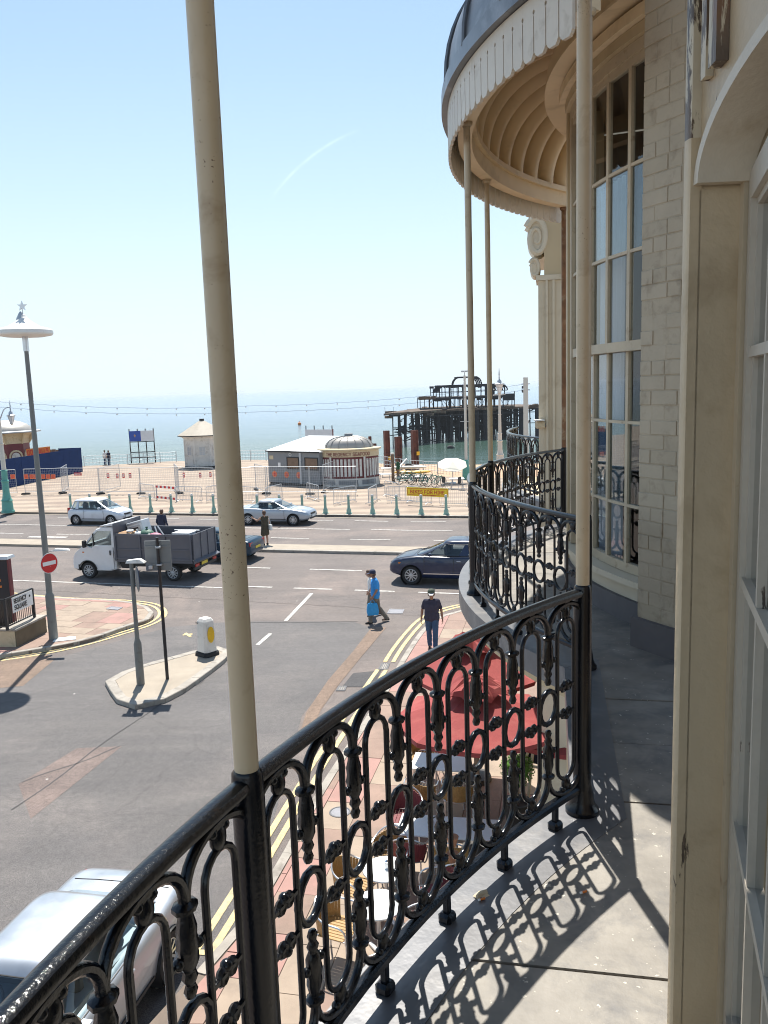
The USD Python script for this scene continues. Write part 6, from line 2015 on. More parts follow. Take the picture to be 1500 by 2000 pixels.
# domed toll house behind it
tc = aty(16, 880, 84.0); tc[2] = .12
t = thing('toll_house', 'domed maroon and cream toll house half out of frame at left', 'kiosk', tc)
R8 = lambda r, z: [(r * math.cos(math.pi / 8 + k * math.pi / 4), r * math.sin(math.pi / 8 + k * math.pi / 4), z) for k in range(8)]
put('wall', loft([R8(2.05, 0), R8(2.05, 3.05)]), 'maroon', t, False)
put('frieze', loft([R8(2.08, 3.051), R8(2.1, 3.5), R8(2.25, 3.8), R8(2.75, 4.1)]), 'kiosk_cream', t, False)
put('eaves', loft([R8(3.15, 4.12), R8(3.25, 4.18), R8(3.25, 4.26), R8(2.9, 4.32)]), 'galv', t, False)
put('dome', lathe([(2.5, 4.33), (2.35, 4.62), (1.95, 4.95), (1.35, 5.2), (.7, 5.35), (0, 5.4)], 24), 'dome_lead', t, 50)
for k in range(8):
    a_ = k * math.pi / 4
    ux, uy = ORTHO(a_)
    ap = 2.05 * math.cos(math.pi / 8)
    Mx = frame(ux * (ap + .0), uy, [0, 0, 1], ux)
    arch = [(-.42, .0), (.42, .0), (.42, 1.75)] + [(.42 * math.cos(q), 1.75 + .42 * math.sin(q)) for q in np.linspace(0, math.pi, 10)] + [(-.42, 1.75)]
    outer = [(-.68, 1.2), (-.68, 1.75)] + [(.68 * math.cos(q), 1.75 + .68 * math.sin(q)) for q in np.linspace(math.pi, 0, 14)] + [(.68, 1.75), (.68, 1.2)]
    wn = put('window_surround', xf(prism(Polygon(outer).buffer(0).difference(Polygon(arch).buffer(.1)), .002, .06), Mx), 'kiosk_cream', t, False)
    put('window', xf(prism(Polygon(arch).buffer(0), .003, .03), Mx), 'kiosk_white', wn, False)
    put('bracket', xf(hull([(x, z, y) for x in (-.06, .06) for z, y in ((3.0, .05), (3.9, .05), (4.05, .8), (4.1, .8), (4.1, .05))]), frame(ux * ap + uy * .7, uy, [0, 0, 1], ux)), 'kiosk_cream', t, False)
oc = aty(75, 884, 83.0); oc[2] = 0
t = thing('painted_board', 'orange painted board with red ODDBALLS lettering above the blue hoarding', 'sign', (oc[0] - 1.2, oc[1], 1.75))
put('board', xf(rbox((1.2, 0, .42), (2.4, .06, .85), .02), np.array([[1, 0, 0, 0], [0, 1, 0, 0], [.08, 0, 1, 0], [0, 0, 0, 1]])), 'orange_board', t, False)
put('post', bbox(.3, .05, -1.63, .4, .13, .4), 'timber', t, False)
put('post', bbox(2.0, .05, -1.63, 2.1, .13, .4), 'timber', t, False)
text_on(t, 'ODDBALLS', 2.15, .5, frame([.12, -.045, .2], [1, 0, .08], [-.08, 0, 1], [0, -1, 0]), 'sign_red', .012)
bc = aty(108, 884, 84.5)
t = thing('timber_screen', 'weathered brown timber screen behind the end of the blue hoarding', 'screen', (bc[0], bc[1], .12))
for k in range(9):
    put('plank', bbox(-1.6 + k * .42, 0, 0, -1.6 + k * .42 + .4, .04, 2.25 + random.uniform(-.04, .04)), 'timber', t, False)

# white octagonal kiosk
kc = aty(399, 900, 84.3); kc[2] = .12
t = thing('octagonal_kiosk', 'weathered white octagonal seaside kiosk with shallow pointed roof', 'kiosk', kc, D(8))
R_8 = R8
put('wall', loft([R8(1.95, .12), R8(1.93, 2.9)]), 'kiosk_white', t, False)
put('base', loft([R8(2.05, -.05), R8(2.05, .18)]), 'black_trim', t, False)
put('cove', loft([R8(1.95, 2.78), R8(2.0, 2.95), R8(2.2, 3.12), R8(2.52, 3.2)]), 'kiosk_white', t, False)
put('eaves', loft([R8(2.58, 3.205), R8(2.62, 3.24), R8(2.60, 3.29)]), 'black_trim', t, False)
put('roof', loft([R8(2.60, 3.291), R8(2.0, 3.65), R8(1.2, 4.12), R8(.4, 4.6), R8(.22, 4.68)]), 'kiosk_roof', t, 20)
put('finial', lathe([(.24, 4.66), (.24, 4.86), (0, 4.87)], 10), 'black_trim', t)
for k in range(8):
    a_ = k * math.pi / 4
    ux, uy = ORTHO(a_)
    Mx = frame(ux * 1.95 * math.cos(math.pi / 8), uy, [0, 0, 1], ux)
    w_ = put('window', xf(prism(Polygon([(-.36, 1.25), (.36, 1.25), (.36, 2.2), (-.36, 2.2)]).difference(Polygon([(-.28, 1.33), (.28, 1.33), (.28, 2.12), (-.28, 2.12)])), .0, .05), Mx), 'kiosk_white', t, False)
    put('pane', xf(prism([(-.28, 1.33), (.28, 1.33), (.28, 2.12), (-.28, 2.12)], .0, .02), Mx), 'galv', w_, False)
    put('glazing_bar', xf(J(bboxz := box((0, 1.72, .03), (.56, .03, .02)), box((0, 1.72, .0301), (.03, .79, .02))), Mx), 'kiosk_white', w_, False)
    put('panel_moulding', xf(prism(Polygon([(-.5, .35), (.5, .35), (.5, 1.05), (-.5, 1.05)]).difference(Polygon([(-.44, .41), (.44, .41), (.44, .99), (-.44, .99)])), .0, .025), Mx), 'kiosk_white', t, False)
    put('corner_post', box((2.0 * math.cos(a_ + math.pi / 8) * .975, 2.0 * math.sin(a_ + math.pi / 8) * .975, 1.5), (.12, .12, 2.75)), 'kiosk_white', t, False)

# sign frame with one blue and one white board
s0, s1 = at(257, 905, .12), at(304, 903, .12)
d = s1 - s0; Ls = np.linalg.norm(d)
t = thing('sign_frame', 'tall black steel frame holding a blue and a white board by the sea railing', 'sign', s0, toward(d))
zt = aty(258, 838, s0[1])[2] - .12
for f in (0, .34, .67, 1):
    put('post', bbox(f * Ls - .05, -.05, 0, f * Ls + .05, .05, zt), 'black_trim', t, False)
for z in (.55, 1.15, 2.3):
    put('rail', bbox(-.05, .052, z, Ls + .05, .11, z + .09), 'black_trim', t, False)
zb_ = aty(258, 862, s0[1])[2] - .12
put('blue_board', bbox(0.0, -.12, zb_, Ls * .47, -.055, zb_ + 1.12), 'board_blue', t, False)
put('white_board', bbox(Ls * .475, -.12, zb_, Ls, -.055, zb_ + 1.12), 'appliance', t, False)
put('emblem', xf(J(box((0, 0, 0), (.06, .3, .008)), box((0, .03, 0.0005), (.2, .05, .008))), frame([Ls * .23, -.125, zb_ + .6], [1, 0, 0], [0, 0, 1], [0, -1, 0])), 'sign_yellow', t, False)

# prefab cabin with white roof
c0, c1_, c2_ = at(526, 945, .12), at(626, 951, .12), None
d = c1_ - c0; Lc = np.linalg.norm(d); ac = toward(d)
dep = 5.2
t = thing('site_cabin', 'grey prefabricated cabin with sloping white roof beside the striped kiosk', 'cabin', c0, ac)
put('wall', bbox(0, 0, .16, Lc, dep, 2.62), 'prefab_grey', t, False)
put('skirt', bbox(.05, .05, -.05, Lc - .05, dep - .05, .16), 'black_trim', t, False)
put('roof', hull([(x, y, z) for x in (-.12, Lc + .12) for y, z in ((-.12, 2.63), (-.12, 2.70), (dep * .98, 3.55), (dep * 1.02, 3.48), (dep * 1.02, 2.63))]), 'roof_white', t, False)
put('roof_edge', bbox(-.13, -.14, 2.60, Lc + .13, -.121, 2.71), 'black_trim', t, False)
for x0, x1 in ((.385, .61), (.73, .97)):
    w_ = put('window_frame', xf(prism(Polygon([(x0 * Lc - .04, 1.26), (x1 * Lc + .04, 1.26), (x1 * Lc + .04, 2.24), (x0 * Lc - .04, 2.24)]).difference(Polygon([(x0 * Lc + .04, 1.34), (x1 * Lc - .04, 1.34), (x1 * Lc - .04, 2.16), (x0 * Lc + .04, 2.16)])), 0.001, .04), frame([0, 0, 0], [1, 0, 0], [0, 0, 1], [0, -1, 0])), 'black_trim', t, False)
    put('window_board', bbox(x0 * Lc + .04, -.016, 1.34, x1 * Lc - .04, -.001, 2.16), 'timber', w_, False)
put('downpipe', bbox(.63 * Lc, -.08, .16, .665 * Lc, -.002, 2.58), 'galv', t, False)
for x in (.12, .36, .60):
    rg = put('round_sticker', xf(lathe([(0, .001), (.26, .001), (.26, .012), (0, .012)], 18), frame([x * Lc, 0, .82], [1, 0, 0], [0, 0, 1], [0, -1, 0])), 'notice_orange', t, False)
    put('inner_disc', xf(lathe([(0, .0125), (.14, .0125), (.14, .018), (0, .018)], 14), frame([x * Lc + .03, 0, .8], [1, 0, 0], [0, 0, 1], [0, -1, 0])), 'notice_red', rg, False)
put('notice', bbox(.20 * Lc, -.014, 1.45, .25 * Lc, -.002, 1.75), 'sign_white', t, False)
put('plaque', bbox(.03 * Lc, -.014, 2.0, .11 * Lc, -.002, 2.3), 'kiosk_cream', t, False)
put('ring_sign', xf(tube([(.12 * math.cos(q), .12 * math.sin(q), .02) for q in np.linspace(0, 6.283, 14, endpoint=False)], .02, 5, closed=True), frame([.45 * Lc, 0, 2.42], [1, 0, 0], [0, 0, 1], [0, -1, 0])), 'sign_white', t)

# striped oval kiosk: fascia with THE REGENCY SEAFOOD, ribbed dome
kf = at(683, 951, .12)
AX, AY = 2.28, 1.7
kc = kf + np.array([0, AY, 0])
t = thing('seafood_kiosk', 'oval maroon and white striped seafood kiosk with ribbed lead dome', 'kiosk', kc, D(-4))
E_ = lambda r, z: None
def ov(k, z0, z1, a0=0, a1=2 * math.pi, seg=48, inner=.0):
    return lathe([(inner, z0), (k, z0), (k, z1), (inner, z1)], seg, a0=a0, a1=a1, sx=AX, sy=AY)
put('base_wall', ov(1.0, 0, .62), 'kiosk_white', t, 30)
put('wall', ov(.985, .621, 2.25), 'maroon', t, 30)
put('fascia', ov(1.01, 2.251, 2.72), 'kiosk_cream', t, 30)
put('cornice', lathe([(0, 2.721), (1.05, 2.721), (1.10, 2.78), (1.09, 2.86), (.9, 2.9), (0, 2.9)], 48, sx=AX, sy=AY), 'kiosk_cream', t, 30)
put('dome', lathe([(.82, 2.9), (.80, 3.12), (.70, 3.42), (.52, 3.62), (.3, 3.73), (0, 3.76)], 40, sx=AX, sy=AY), 'dome_lead', t, 50)
for k in range(16):
    a_ = 2 * math.pi * k / 16
    pr_ = [(.825, 2.9), (.805, 3.12), (.705, 3.42), (.525, 3.625), (.3, 3.74), (.1, 3.77)]
    put('dome_rib', tube([(r * AX * math.cos(a_), r * AY * math.sin(a_), z) for r, z in pr_], .035, 5), 'dome_lead', t)
put('dome_cap', rbox((0, 0, 3.86), (.62, .4, .2), .03), 'prefab_grey', t, False)
ns = 24
for k in range(ns):
    a_ = math.pi + math.pi * (k + .5) / ns * 1.0
    hw = math.pi / ns * .31
    if k in (7, 16):
        g_ = lathe([(.985, .64), (1.03, .64), (1.03, 2.25), (.985, 2.25)], 3, a0=a_ - hw * .9, a1=a_ + hw * .9, sx=AX, sy=AY)
    else:
        g_ = lathe([(.985, .78), (1.0, .78), (1.0, 2.10), (.985, 2.10)], 3, a0=a_ - hw, a1=a_ + hw, sx=AX, sy=AY)
    put('stripe', g_, 'kiosk_white', t, False)
for z0, z1 in ((2.115, 2.18), (.68, .755)):
    put('panel_frame', lathe([(.985, z0), (1.012, z0), (1.012, z1), (.985, z1)], 40, a0=math.pi, a1=2 * math.pi, sx=AX, sy=AY), 'maroon', t, 30)
for k, (a0_, a1_) in enumerate(((3.6, 4.25), (4.4, 5.05), (5.2, 5.8))):
    put('base_panel', lathe([(1.0, .15), (1.012, .15), (1.012, .5), (1.0, .5)], 10, a0=a0_, a1=a1_, sx=AX, sy=AY), 'prefab_grey', t, 30)
lett = 'THE REGENCY SEAFOOD'
v, f = fromtm(meshkit.text_mesh(lett, .26, .02, bold=True))
x0, x1 = v[:, 0].min(), v[:, 0].max()
aa = math.radians(225) + (v[:, 0] - x0) / (x1 - x0) * math.radians(92)
k_ = 1.012 + v[:, 2] * .3
put('lettering', (np.column_stack([k_ * AX * np.cos(aa), k_ * AY * np.sin(aa), 2.34 + v[:, 1]]), f), 'gold_letter', t, False)

# framed seaside picture board behind the cabin
b0_, b1_ = aty(597, 857, 86.0), aty(650, 856, 84.5)
d = (b1_ - b0_) * [1, 1, 0]; Lq = np.linalg.norm(d)
t = thing('picture_board', 'grey board with a faint dark picture on four posts behind the cabin roof', 'sign', (b0_[0], b0_[1], .12), toward(d))
zb_ = 1.9
put('board', bbox(0, -.05, zb_, Lq, .0, zb_ + 1.45), 'appliance', t, False)
put('picture', hull([(Lq * x, y, zb_ + z) for y in (-.062, -.051) for x, z in ((.05, .05), (.06, .45), (.25, .62), (.5, .52), (.7, .66), (.94, .5), (.96, .05))]), 'prefab_grey', t, False)
for f in (0.02, .33, .66, .98):
    put('post', bbox(f * Lq - .035, .01, 0, f * Lq + .035, .08, zb_ + 1.85), 'black_trim', t, False)
put('side_frame', bbox(Lq + .001, -.07, zb_ - .3, Lq + .08, .05, zb_ + 1.48), 'maroon', t, False)

# sea railing along the promenade's edge
def sea_rail(p0, p1, label):
    d = p1 - p0; L_ = np.linalg.norm(d)
    t = thing('sea_railing', label, 'railing', p0, toward(d))
    for z in (.4, .75, 1.1):
        put('rail', rod((0, 0, z), (L_, 0, z), .022, 5), 'galv', t)
    m = max(2, int(L_ / 1.7))
    for k in range(m + 1):
        put('post', rod((k * L_ / m, 0, 0), (k * L_ / m, 0, 1.15), .035, 6), 'galv', t)
    bl = [rod((x, 0, .1), (x, 0, 1.1), .012, 4) for x in np.arange(.2, L_, .35)]
    put('balusters', J(bl), 'galv', t, kind='stuff')


for (a_, b_), lab in zip((((165, 911), (250, 907)), ((250, 907), (345, 902)), ((430, 900.5), (520, 899.5)), ((735, 912), (800, 924)), ((800, 924), (915, 933))),
                         ('pale sea railing between the blue hoarding and the sign frame', 'pale sea railing between the sign frame and the octagonal kiosk', 'pale sea railing between the cream column and the grey cabin', 'short sea railing to the right of the striped kiosk', 'sea railing by the beach umbrella above the shingle')):
    sea_rail(at(*a_, .12), at(*b_, .12), lab)

# rusted iron piles of the old pier, standing on the beach
for (x, ytop, ybot, w, lab) in ((757, 841, 918, 10, 'rusty iron pile at the left of the three tall ones on the beach'), (779, 853, 916, 11.5, 'shorter rusty iron pile between the two tall ones'), (811, 840, 911, 11.5, 'rusty iron pile at the right of the group with a yellow notice'),
                                (725, 852, 930, 5, 'thin rusty pile end rising just behind the kiosk dome'), (732.5, 866, 915, 7, 'low rusty pile beside the right end of the striped kiosk')):
    dist = 118 if x > 740 else 96
    p = aty(x, ybot, dist); tp = aty(x, ytop, dist)
    wd = w / FPX * dist
    t = thing('rusty_pile', lab, 'pile', (p[0], p[1], p[2] - .5), D(20))
    Hh = tp[2] - p[2] + .5
    put('pile', J(bbox(-wd / 2, -.22 * wd, 0, wd / 2, .22 * wd, Hh), bbox(-wd / 2 - .001, -wd / 2, 0, -wd / 2 + .12 * wd, wd / 2, Hh - .01), bbox(wd / 2 - .12 * wd, -wd / 2, 0, wd / 2 + .001, wd / 2, Hh - .02)), 'rust_iron', t, False)
    put('flange', bbox(-wd * .55, -wd * .52, Hh * .45, wd * .55, wd * .52, Hh * .45 + .12), 'rust_iron', t, False)
    if x in (757, 811):
        put('notice', box((wd * .35, -wd * .6, Hh * (.42 if x == 811 else .36)), (.45, .05, .5)), 'sign_yellow', t, False)

# things around the bike hire pitch
bn0, bn1 = at(795, 985, .12), at(876, 989, .12)
d = bn1 - bn0; Lq = np.linalg.norm(d)
o = bn0 + np.array([0, -.12, 0])
t = thing('hire_banner', 'yellow BIKES FOR HIRE banner tied to a crowd barrier', 'banner', o, toward(d))
zt_ = aty(795, 951, o[1])[2] - .12; zb_ = aty(795, 968, o[1])[2] - .12
put('banner', bbox(0, -.012, zb_, Lq, 0, zt_), 'banner_yellow', t, False)
hh = zt_ - zb_
text_on(t, 'BIKES FOR HIRE', Lq * .82, hh * .40, frame([Lq * .09, -.0125, zb_ + hh * .30], [1, 0, 0], [0, 0, 1], [0, -1, 0]), 'banner_red', .006)
text_on(t, 'PLANET CYCLES', Lq * .34, hh * .11, frame([Lq * .33, -.0125, zb_ + hh * .80], [1, 0, 0], [0, 0, 1], [0, -1, 0]), 'banner_red', .006)
text_on(t, 'TEL 01273 748881', Lq * .40, hh * .12, frame([Lq * .30, -.0125, zb_ + hh * .08], [1, 0, 0], [0, 0, 1], [0, -1, 0]), 'banner_red', .006)
put('border', xf(prism(Polygon([(.06, .06), (Lq - .06, .06), (Lq - .06, hh - .06), (.06, hh - .06)]).difference(Polygon([(.09, .09), (Lq - .09, .09), (Lq - .09, hh - .09), (.09, hh - .09)])), .0125, .016), frame([0, 0, zb_], [1, 0, 0], [0, 0, 1], [0, -1, 0])), 'banner_red', t, False)
for x in (.05, Lq - .05):
    put('tie', rod((x, .0, zt_), (x, .1, zt_ + .04), .012, 4), 'sign_white', t)

pu = at(884, 944, .12)
t = thing('beach_umbrella', 'cream octagonal beach umbrella beside the hire bikes', 'umbrella', pu)
zc = aty(884, 906, pu[1])[2] - .12
Ru = 1.15
tip = np.array([0, -.14, zc + .22])
rim = [np.array([Ru * math.cos(k * math.pi / 4 + .39), Ru * math.sin(k * math.pi / 4 + .39) * .90, zc - .05 + .44 * math.sin(k * math.pi / 4 + .39)]) for k in range(8)]
for k in range(8):
    a_, b_ = rim[k], rim[(k + 1) % 8]
    put('canopy_panel', hull([tip, tip - [0, 0, .02], a_, b_, a_ - [0, 0, .02], b_ - [0, 0, .02]]), 'parasol_cream', t, False)
    put('rib', rod(tip - [0, 0, .03], a_ - [0, 0, .03], .012, 4), 'galv', t)
put('pole', rod((0, 0, 0), tip, .02, 6), 'galv', t)
put('base', lathe([(0, 0), (.28, 0), (.26, .08), (.05, .1), (.04, .3), (0, .3)], 14), 'galv', t)

def bicycle(loc, a, label, lean=.15, mat='bike_green'):
    t = thing('hire_bicycle', label, 'bicycle', loc, a, group='green hire bicycles')
    S_ = np.eye(4); S_[1, 2] = lean
    T = lambda g_: xf(g_, S_)
    for x in (-.52, .52):
        w_ = put('wheel', T(tube([(x + .33 * math.cos(q), 0, .34 + .33 * math.sin(q)) for q in np.linspace(0, 2 * math.pi, 20, endpoint=False)], .022, 5, closed=True)), 'tyre', t)
        put('spokes', T(J([rod((x, 0, .34), (x + .32 * math.cos(q), 0, .34 + .32 * math.sin(q)), .004, 3) for q in np.linspace(0, 2 * math.pi, 10, endpoint=False)])), 'galv', w_, kind='stuff')
    P = dict(r=(-.52, 0, .34), b=(-.08, 0, .30), s=(-.2, 0, .82), h=(.34, 0, .86), f=(.52, 0, .34), h2=(.37, 0, .74))
    for u, v_ in (('r', 'b'), ('r', 's'), ('b', 's'), ('b', 'h2'), ('s', 'h2'), ('h', 'f')):
        put('frame_tube', T(rod(P[u], P[v_], .022, 6)), mat, t)
    put('handlebar', T(tube([(.28, -.28, .98), (.34, -.12, .96), (.33, 0, .92), (.34, .12, .96), (.28, .28, .98)], .014, 5)), 'black_trim', t)
    put('saddle', T(hull([(-.34, -.09, .88), (-.34, .09, .88), (-.08, -.02, .90), (-.08, .02, .90), (-.3, 0, .93)])), 'black_trim', t, False)
    return t


for k, (x, y, an) in enumerate(((788, 943, .3), (800, 942, .7), (815, 945, .2), (826, 948, 1.0), (838, 947, .4), (848, 950, .1), (858, 951, .8), (792, 947, -.3))):
    bicycle(at(x, y, .12), an, f'green hire bicycle in the jumble behind the yellow banner, {ORD[sorted((788, 800, 815, 826, 838, 848, 858, 792)).index(x)]} from the left', .1 + .05 * (k % 3))
for k, (x, y, w, m, lab) in enumerate(((800, 931, 3.0, 'kayak_white', 'upper white kayak stacked behind the hire bikes'), (806, 934, 3.0, 'kayak_yellow', 'yellow kayak lying between two white ones'), (802, 938, 2.9, 'kayak_white', 'lower white kayak stacked behind the hire bikes'))):
    p = at(x, y, .12)
    t = thing('kayak', lab, 'kayak', (p[0], p[1], .35 + .28 * (2 - k)), D(-6))
    put('hull', sphere((0, 0, 0), 1, 3, (w / 2, .32, .15)), m, t)
    put('cockpit_rim', tube([(.45 * math.cos(q), .2 * math.sin(q), .13) for q in np.linspace(0, 6.283, 16, endpoint=False)], .03, 5, closed=True), 'black_trim', t)
    put('trestle', J(bbox(-.9, -.3, -.6, -.85, .3, -.14)), 'timber', t, False)
for k, (x, y, lab) in enumerate(((757, 931, 'small white round table to the left of the kayaks'), (752, 944, 'lower white table near the striped kiosk'), (893, 954, 'white slatted table under the cream beach umbrella'))):
    p = at(x, y, .12)
    t = thing('garden_table', lab, 'table', p)
    put('table_top', rbox((0, 0, .72), (1.05, .7, .05), .015), 'sign_white', t, False)
    for sx in (-.42, .42):
        for sy_ in (-.26, .26):
            put('leg', rod((sx, sy_, 0), (sx * .8, sy_ * .8, .7), .022, 5), 'galv', t)
for k, (x, y, lab) in enumerate(((872, 955, 'dark garden chair left of the umbrella pole'), (903, 957, 'dark garden chair right of the umbrella pole'))):
    p = at(x, y, .12)
    t = thing('garden_chair', lab, 'chair', p, .4 - k)
    put('seat', rbox((0, 0, .44), (.45, .45, .04), .01), 'black_trim', t, False)
    put('backrest', rbox((-.22, 0, .7), (.04, .44, .45), .01), 'black_trim', t, False)
    for sx in (-.2, .2):
        for sy_ in (-.2, .2):
            put('leg', rod((sx, sy_, 0), (sx, sy_, .44), .018, 5), 'galv', t)
pg = at(778, 938, .12)
person('person in dark brown and green standing by the railing near the rusty piles', (pg[0], pg[1], .12), D(200), None, dict(top='cloth_green', bottom='timber', hair='hair_dark', sleeve=1.2), 1.75, 'skin_tan')
pt = at(768, 940, .12)
t = thing('timber_post', 'tall weathered timber post beside the brown and green figure', 'post', pt)
put('post', bbox(-.12, -.12, 0, .12, .12, 2.15), 'timber', t, False)
put('cap', rbox((0, 0, 2.2), (.3, .3, .1), .02), 'kiosk_white', t, False)
pbn = at(798, 926, .12)
t = thing('litter_bin', 'dark litter bin beside the sea railing near the rusty piles', 'bin', pbn)
put('bin', lathe([(0, 0), (.22, 0), (.28, .8), (.30, .82), (.30, .88), (.24, .88), (.2, .2), (0, .2)], 14), 'black_trim', t, 30)
put('band', lathe([(.262, .5), (.275, .5), (.28, .56), (.268, .56)], 14), 'galv', t)
hp0, hp1 = at(778, 936, .12), at(795, 925, .12)
t = thing('ramp_handrail', 'white handrail sloping up between the piles and the bin', 'handrail', hp0)
d = hp1 - hp0
put('rail', rod((0, 0, .9), d + np.array([0, 0, 1.3]), .05, 6), 'sign_white', t)
for f in np.linspace(0, 1, 6):
    put('upright', rod(d * f, d * f + np.array([0, 0, .9 + .4 * f]), .025, 5), 'galv', t)
for x, y, lab, tp in ((206, 906, 'tiny figure in pale top leaning on the sea railing', 'cloth_white'), (213.5, 906.5, 'tiny figure in dark clothes leaning on the sea railing', 'jersey_navy')):
    p = at(x, y + 2, .12)
    person(lab, (p[0], p[1], .12), D(70), None, dict(top=tp, bottom='jeans'), 1.6, 'skin')
bo = at(585, 830, SEA_Z)
t = thing('buoy', 'small orange buoy floating on the sea above the grey cabin', 'buoy', bo)
put('float', sphere((0, 0, .5), .8, 2, (1, 1, .9)), 'orange_board', t)
put('mark', lathe([(.25, 1.1), (.12, 1.7), (0, 1.75)], 8), 'orange_board', t)
for x, y in ((600 + 0, 0),):
    pass
p = at(880, 876, SEA_Z)
for (x, y, lab) in ((879.5, 876, 'dark rock breaking the green water near the pier'), (905, 858, 'small dark block in the water beneath the pier')):
    p = at(x, y, SEA_Z)
    t = thing('sea_rock', lab, 'rock', p)
    put('rock', sphere((0, 0, .1), 1, 2, (.9, .6, .7)), 'pier_iron', t)
    put('rock', sphere((.7, .3, 0), 1, 1, (.5, .4, .4)), 'pier_iron', t)

# ------------------------------------------------------------------ the burnt-out pier
PY = 240.0
def pp(x, y, yy=PY):
    return aty(x, y, yy)


po = aty(900, 850, PY); po[2] = SEA_Z
pier = thing('ruined_pier', 'burnt-out black iron skeleton of a pier pavilion standing in the sea', 'pier', po)
mpp = PY / FPX                                    # metres for one pixel of the photograph at this distance
X = lambda x: (x - 900) * mpp
DK = 8.9                                           # deck above the water
rp = np.random.default_rng(21)


def strut(a_, b_, r, name='strut', mat='pier_iron', s=4):
    put(name, tube([a_, b_], r, s), mat, pier)


# deck: a ragged slab in pieces; the left wing runs forward towards the shore
deck_out = [(X(752), -26), (X(790), -20), (X(860), -8), (X(935), -5), (X(1052), -3), (X(1057), 10), (X(1040), 24), (X(850), 26), (X(815), 12), (X(770), -12)]
put('deck', prism(deck_out, DK - .55, DK), 'pier_wood', pier, False)
edge = LineString(deck_out + deck_out[:1])
for k in range(70):
    f = rp.random() * edge.length
    q = edge.interpolate(f)
    g_ = rz(rbox((0, 0, 0), (rp.uniform(.8, 3.5), rp.uniform(.3, 1.4), rp.uniform(.2, .7)), .05), rp.uniform(0, 3))
    put('broken_plank', mv(g_, (q.x + rp.uniform(-1, 1), q.y + rp.uniform(-.6, 1.5), DK - .3 + rp.uniform(-.8, .5))), 'pier_wood' if rp.random() < .6 else 'pier_iron', pier, False)
# piles under the deck, in rows
DP = Polygon(deck_out).buffer(-.4)
npile = 0
for x in np.arange(X(753), X(1056), 1.9):
    for y in np.arange(-26, 26, 5.2):
        from shapely.geometry import Point
        if DP.contains(Point(x, y)) and rp.random() < .86 and npile < 190:
            top = (x + rp.normal(0, .12), y, DK - .5)
            bot = (x + rp.normal(0, .25), y + rp.normal(0, .2), -.8)
            strut(bot, top, .22 if rp.random() < .75 else .5, 'pile')
            npile += 1
for x in (X(905), X(928), X(946), X(1015), X(1046)):
    strut((x, -3.5, -.8), (x, -3.5, DK - .5), .85, 'pile', s=6)
# bracing and fallen ironwork between the piles
br = []
for k in range(240):
    x, y = rp.uniform(X(765), X(1040)), rp.uniform(-18, 20)
    if not DP.contains(Point(x, y)):
        continue
    z = rp.uniform(.5, DK - 1)
    dx, dz = rp.uniform(-4, 4), rp.uniform(-2.5, 2.5)
    br.append(tube([(x, y, z), (x + dx, y + rp.uniform(-1.5, 1.5), max(.2, min(DK - .5, z + dz)))], rp.uniform(.09, .2), 4))
for k in range(170):
    x, y = rp.uniform(X(860), X(1000)), rp.uniform(0, 20)
    z = rp.uniform(2.0, DK - 1)
    br.append(rbox((x, y, z), (rp.uniform(1, 3.5), rp.uniform(.3, 2), rp.uniform(.3, 1.6)), .05))
for k in range(60):
    x = rp.uniform(X(770), X(840)); y = np.interp(x, (X(770), X(840)), (-16, -4)) + rp.uniform(-2, 3)
    br.append(rbox((x, y, rp.uniform(3.2, 4.8)), (rp.uniform(.6, 2), rp.uniform(.3, 1), rp.uniform(.15, .5)), .04))
put('fallen_ironwork', J(br), 'pier_iron', pier, False, kind='stuff')
for y in (-3.6, 8, 20):
    strut((X(800), y if y > 0 else -12, DK - 1.6), (X(1050), y, DK - 1.6), .16, 'beam')
    strut((X(860), y, 4.2), (X(1046), y, 4.2), .14, 'beam')
strut((X(756), -24, 3.0), (X(850), -6, 3.4), .14, 'beam')
# first balcony tier: posts and a ragged upper floor
Z1_, Z2_, Z3_ = DK + 2.75, DK + 6.4, DK + 8.8
for x in np.arange(X(822), X(1003), 1.25):
    for y in (-1.5, 16):
        if rp.random() < .9:
            strut((x + rp.normal(0, .06), y, DK), (x, y, Z1_), .15, 'post')
put('upper_floor', prism([(X(820), -2.5), (X(1002), -2.5), (X(1003), 17), (X(822), 17)], Z1_, Z1_ + .55), 'pier_iron', pier, False)
put('upper_floor_edge', prism([(X(819), -2.9), (X(852), -2.7), (X(852), -2.2), (X(819), -2.3)], Z1_ + .1, Z1_ + 1.0), 'pier_wood', pier, False)
put('upper_floor_edge', prism([(X(980), -2.9), (X(1003), -2.9), (X(1003), -2.3), (X(980), -2.3)], Z1_ - .9, Z1_ + 1.0), 'pier_iron', pier, False)
strut((X(1002), -2.6, DK - .2), (X(1002.5), -2.6, Z1_ + 1.6), .16, 'post')
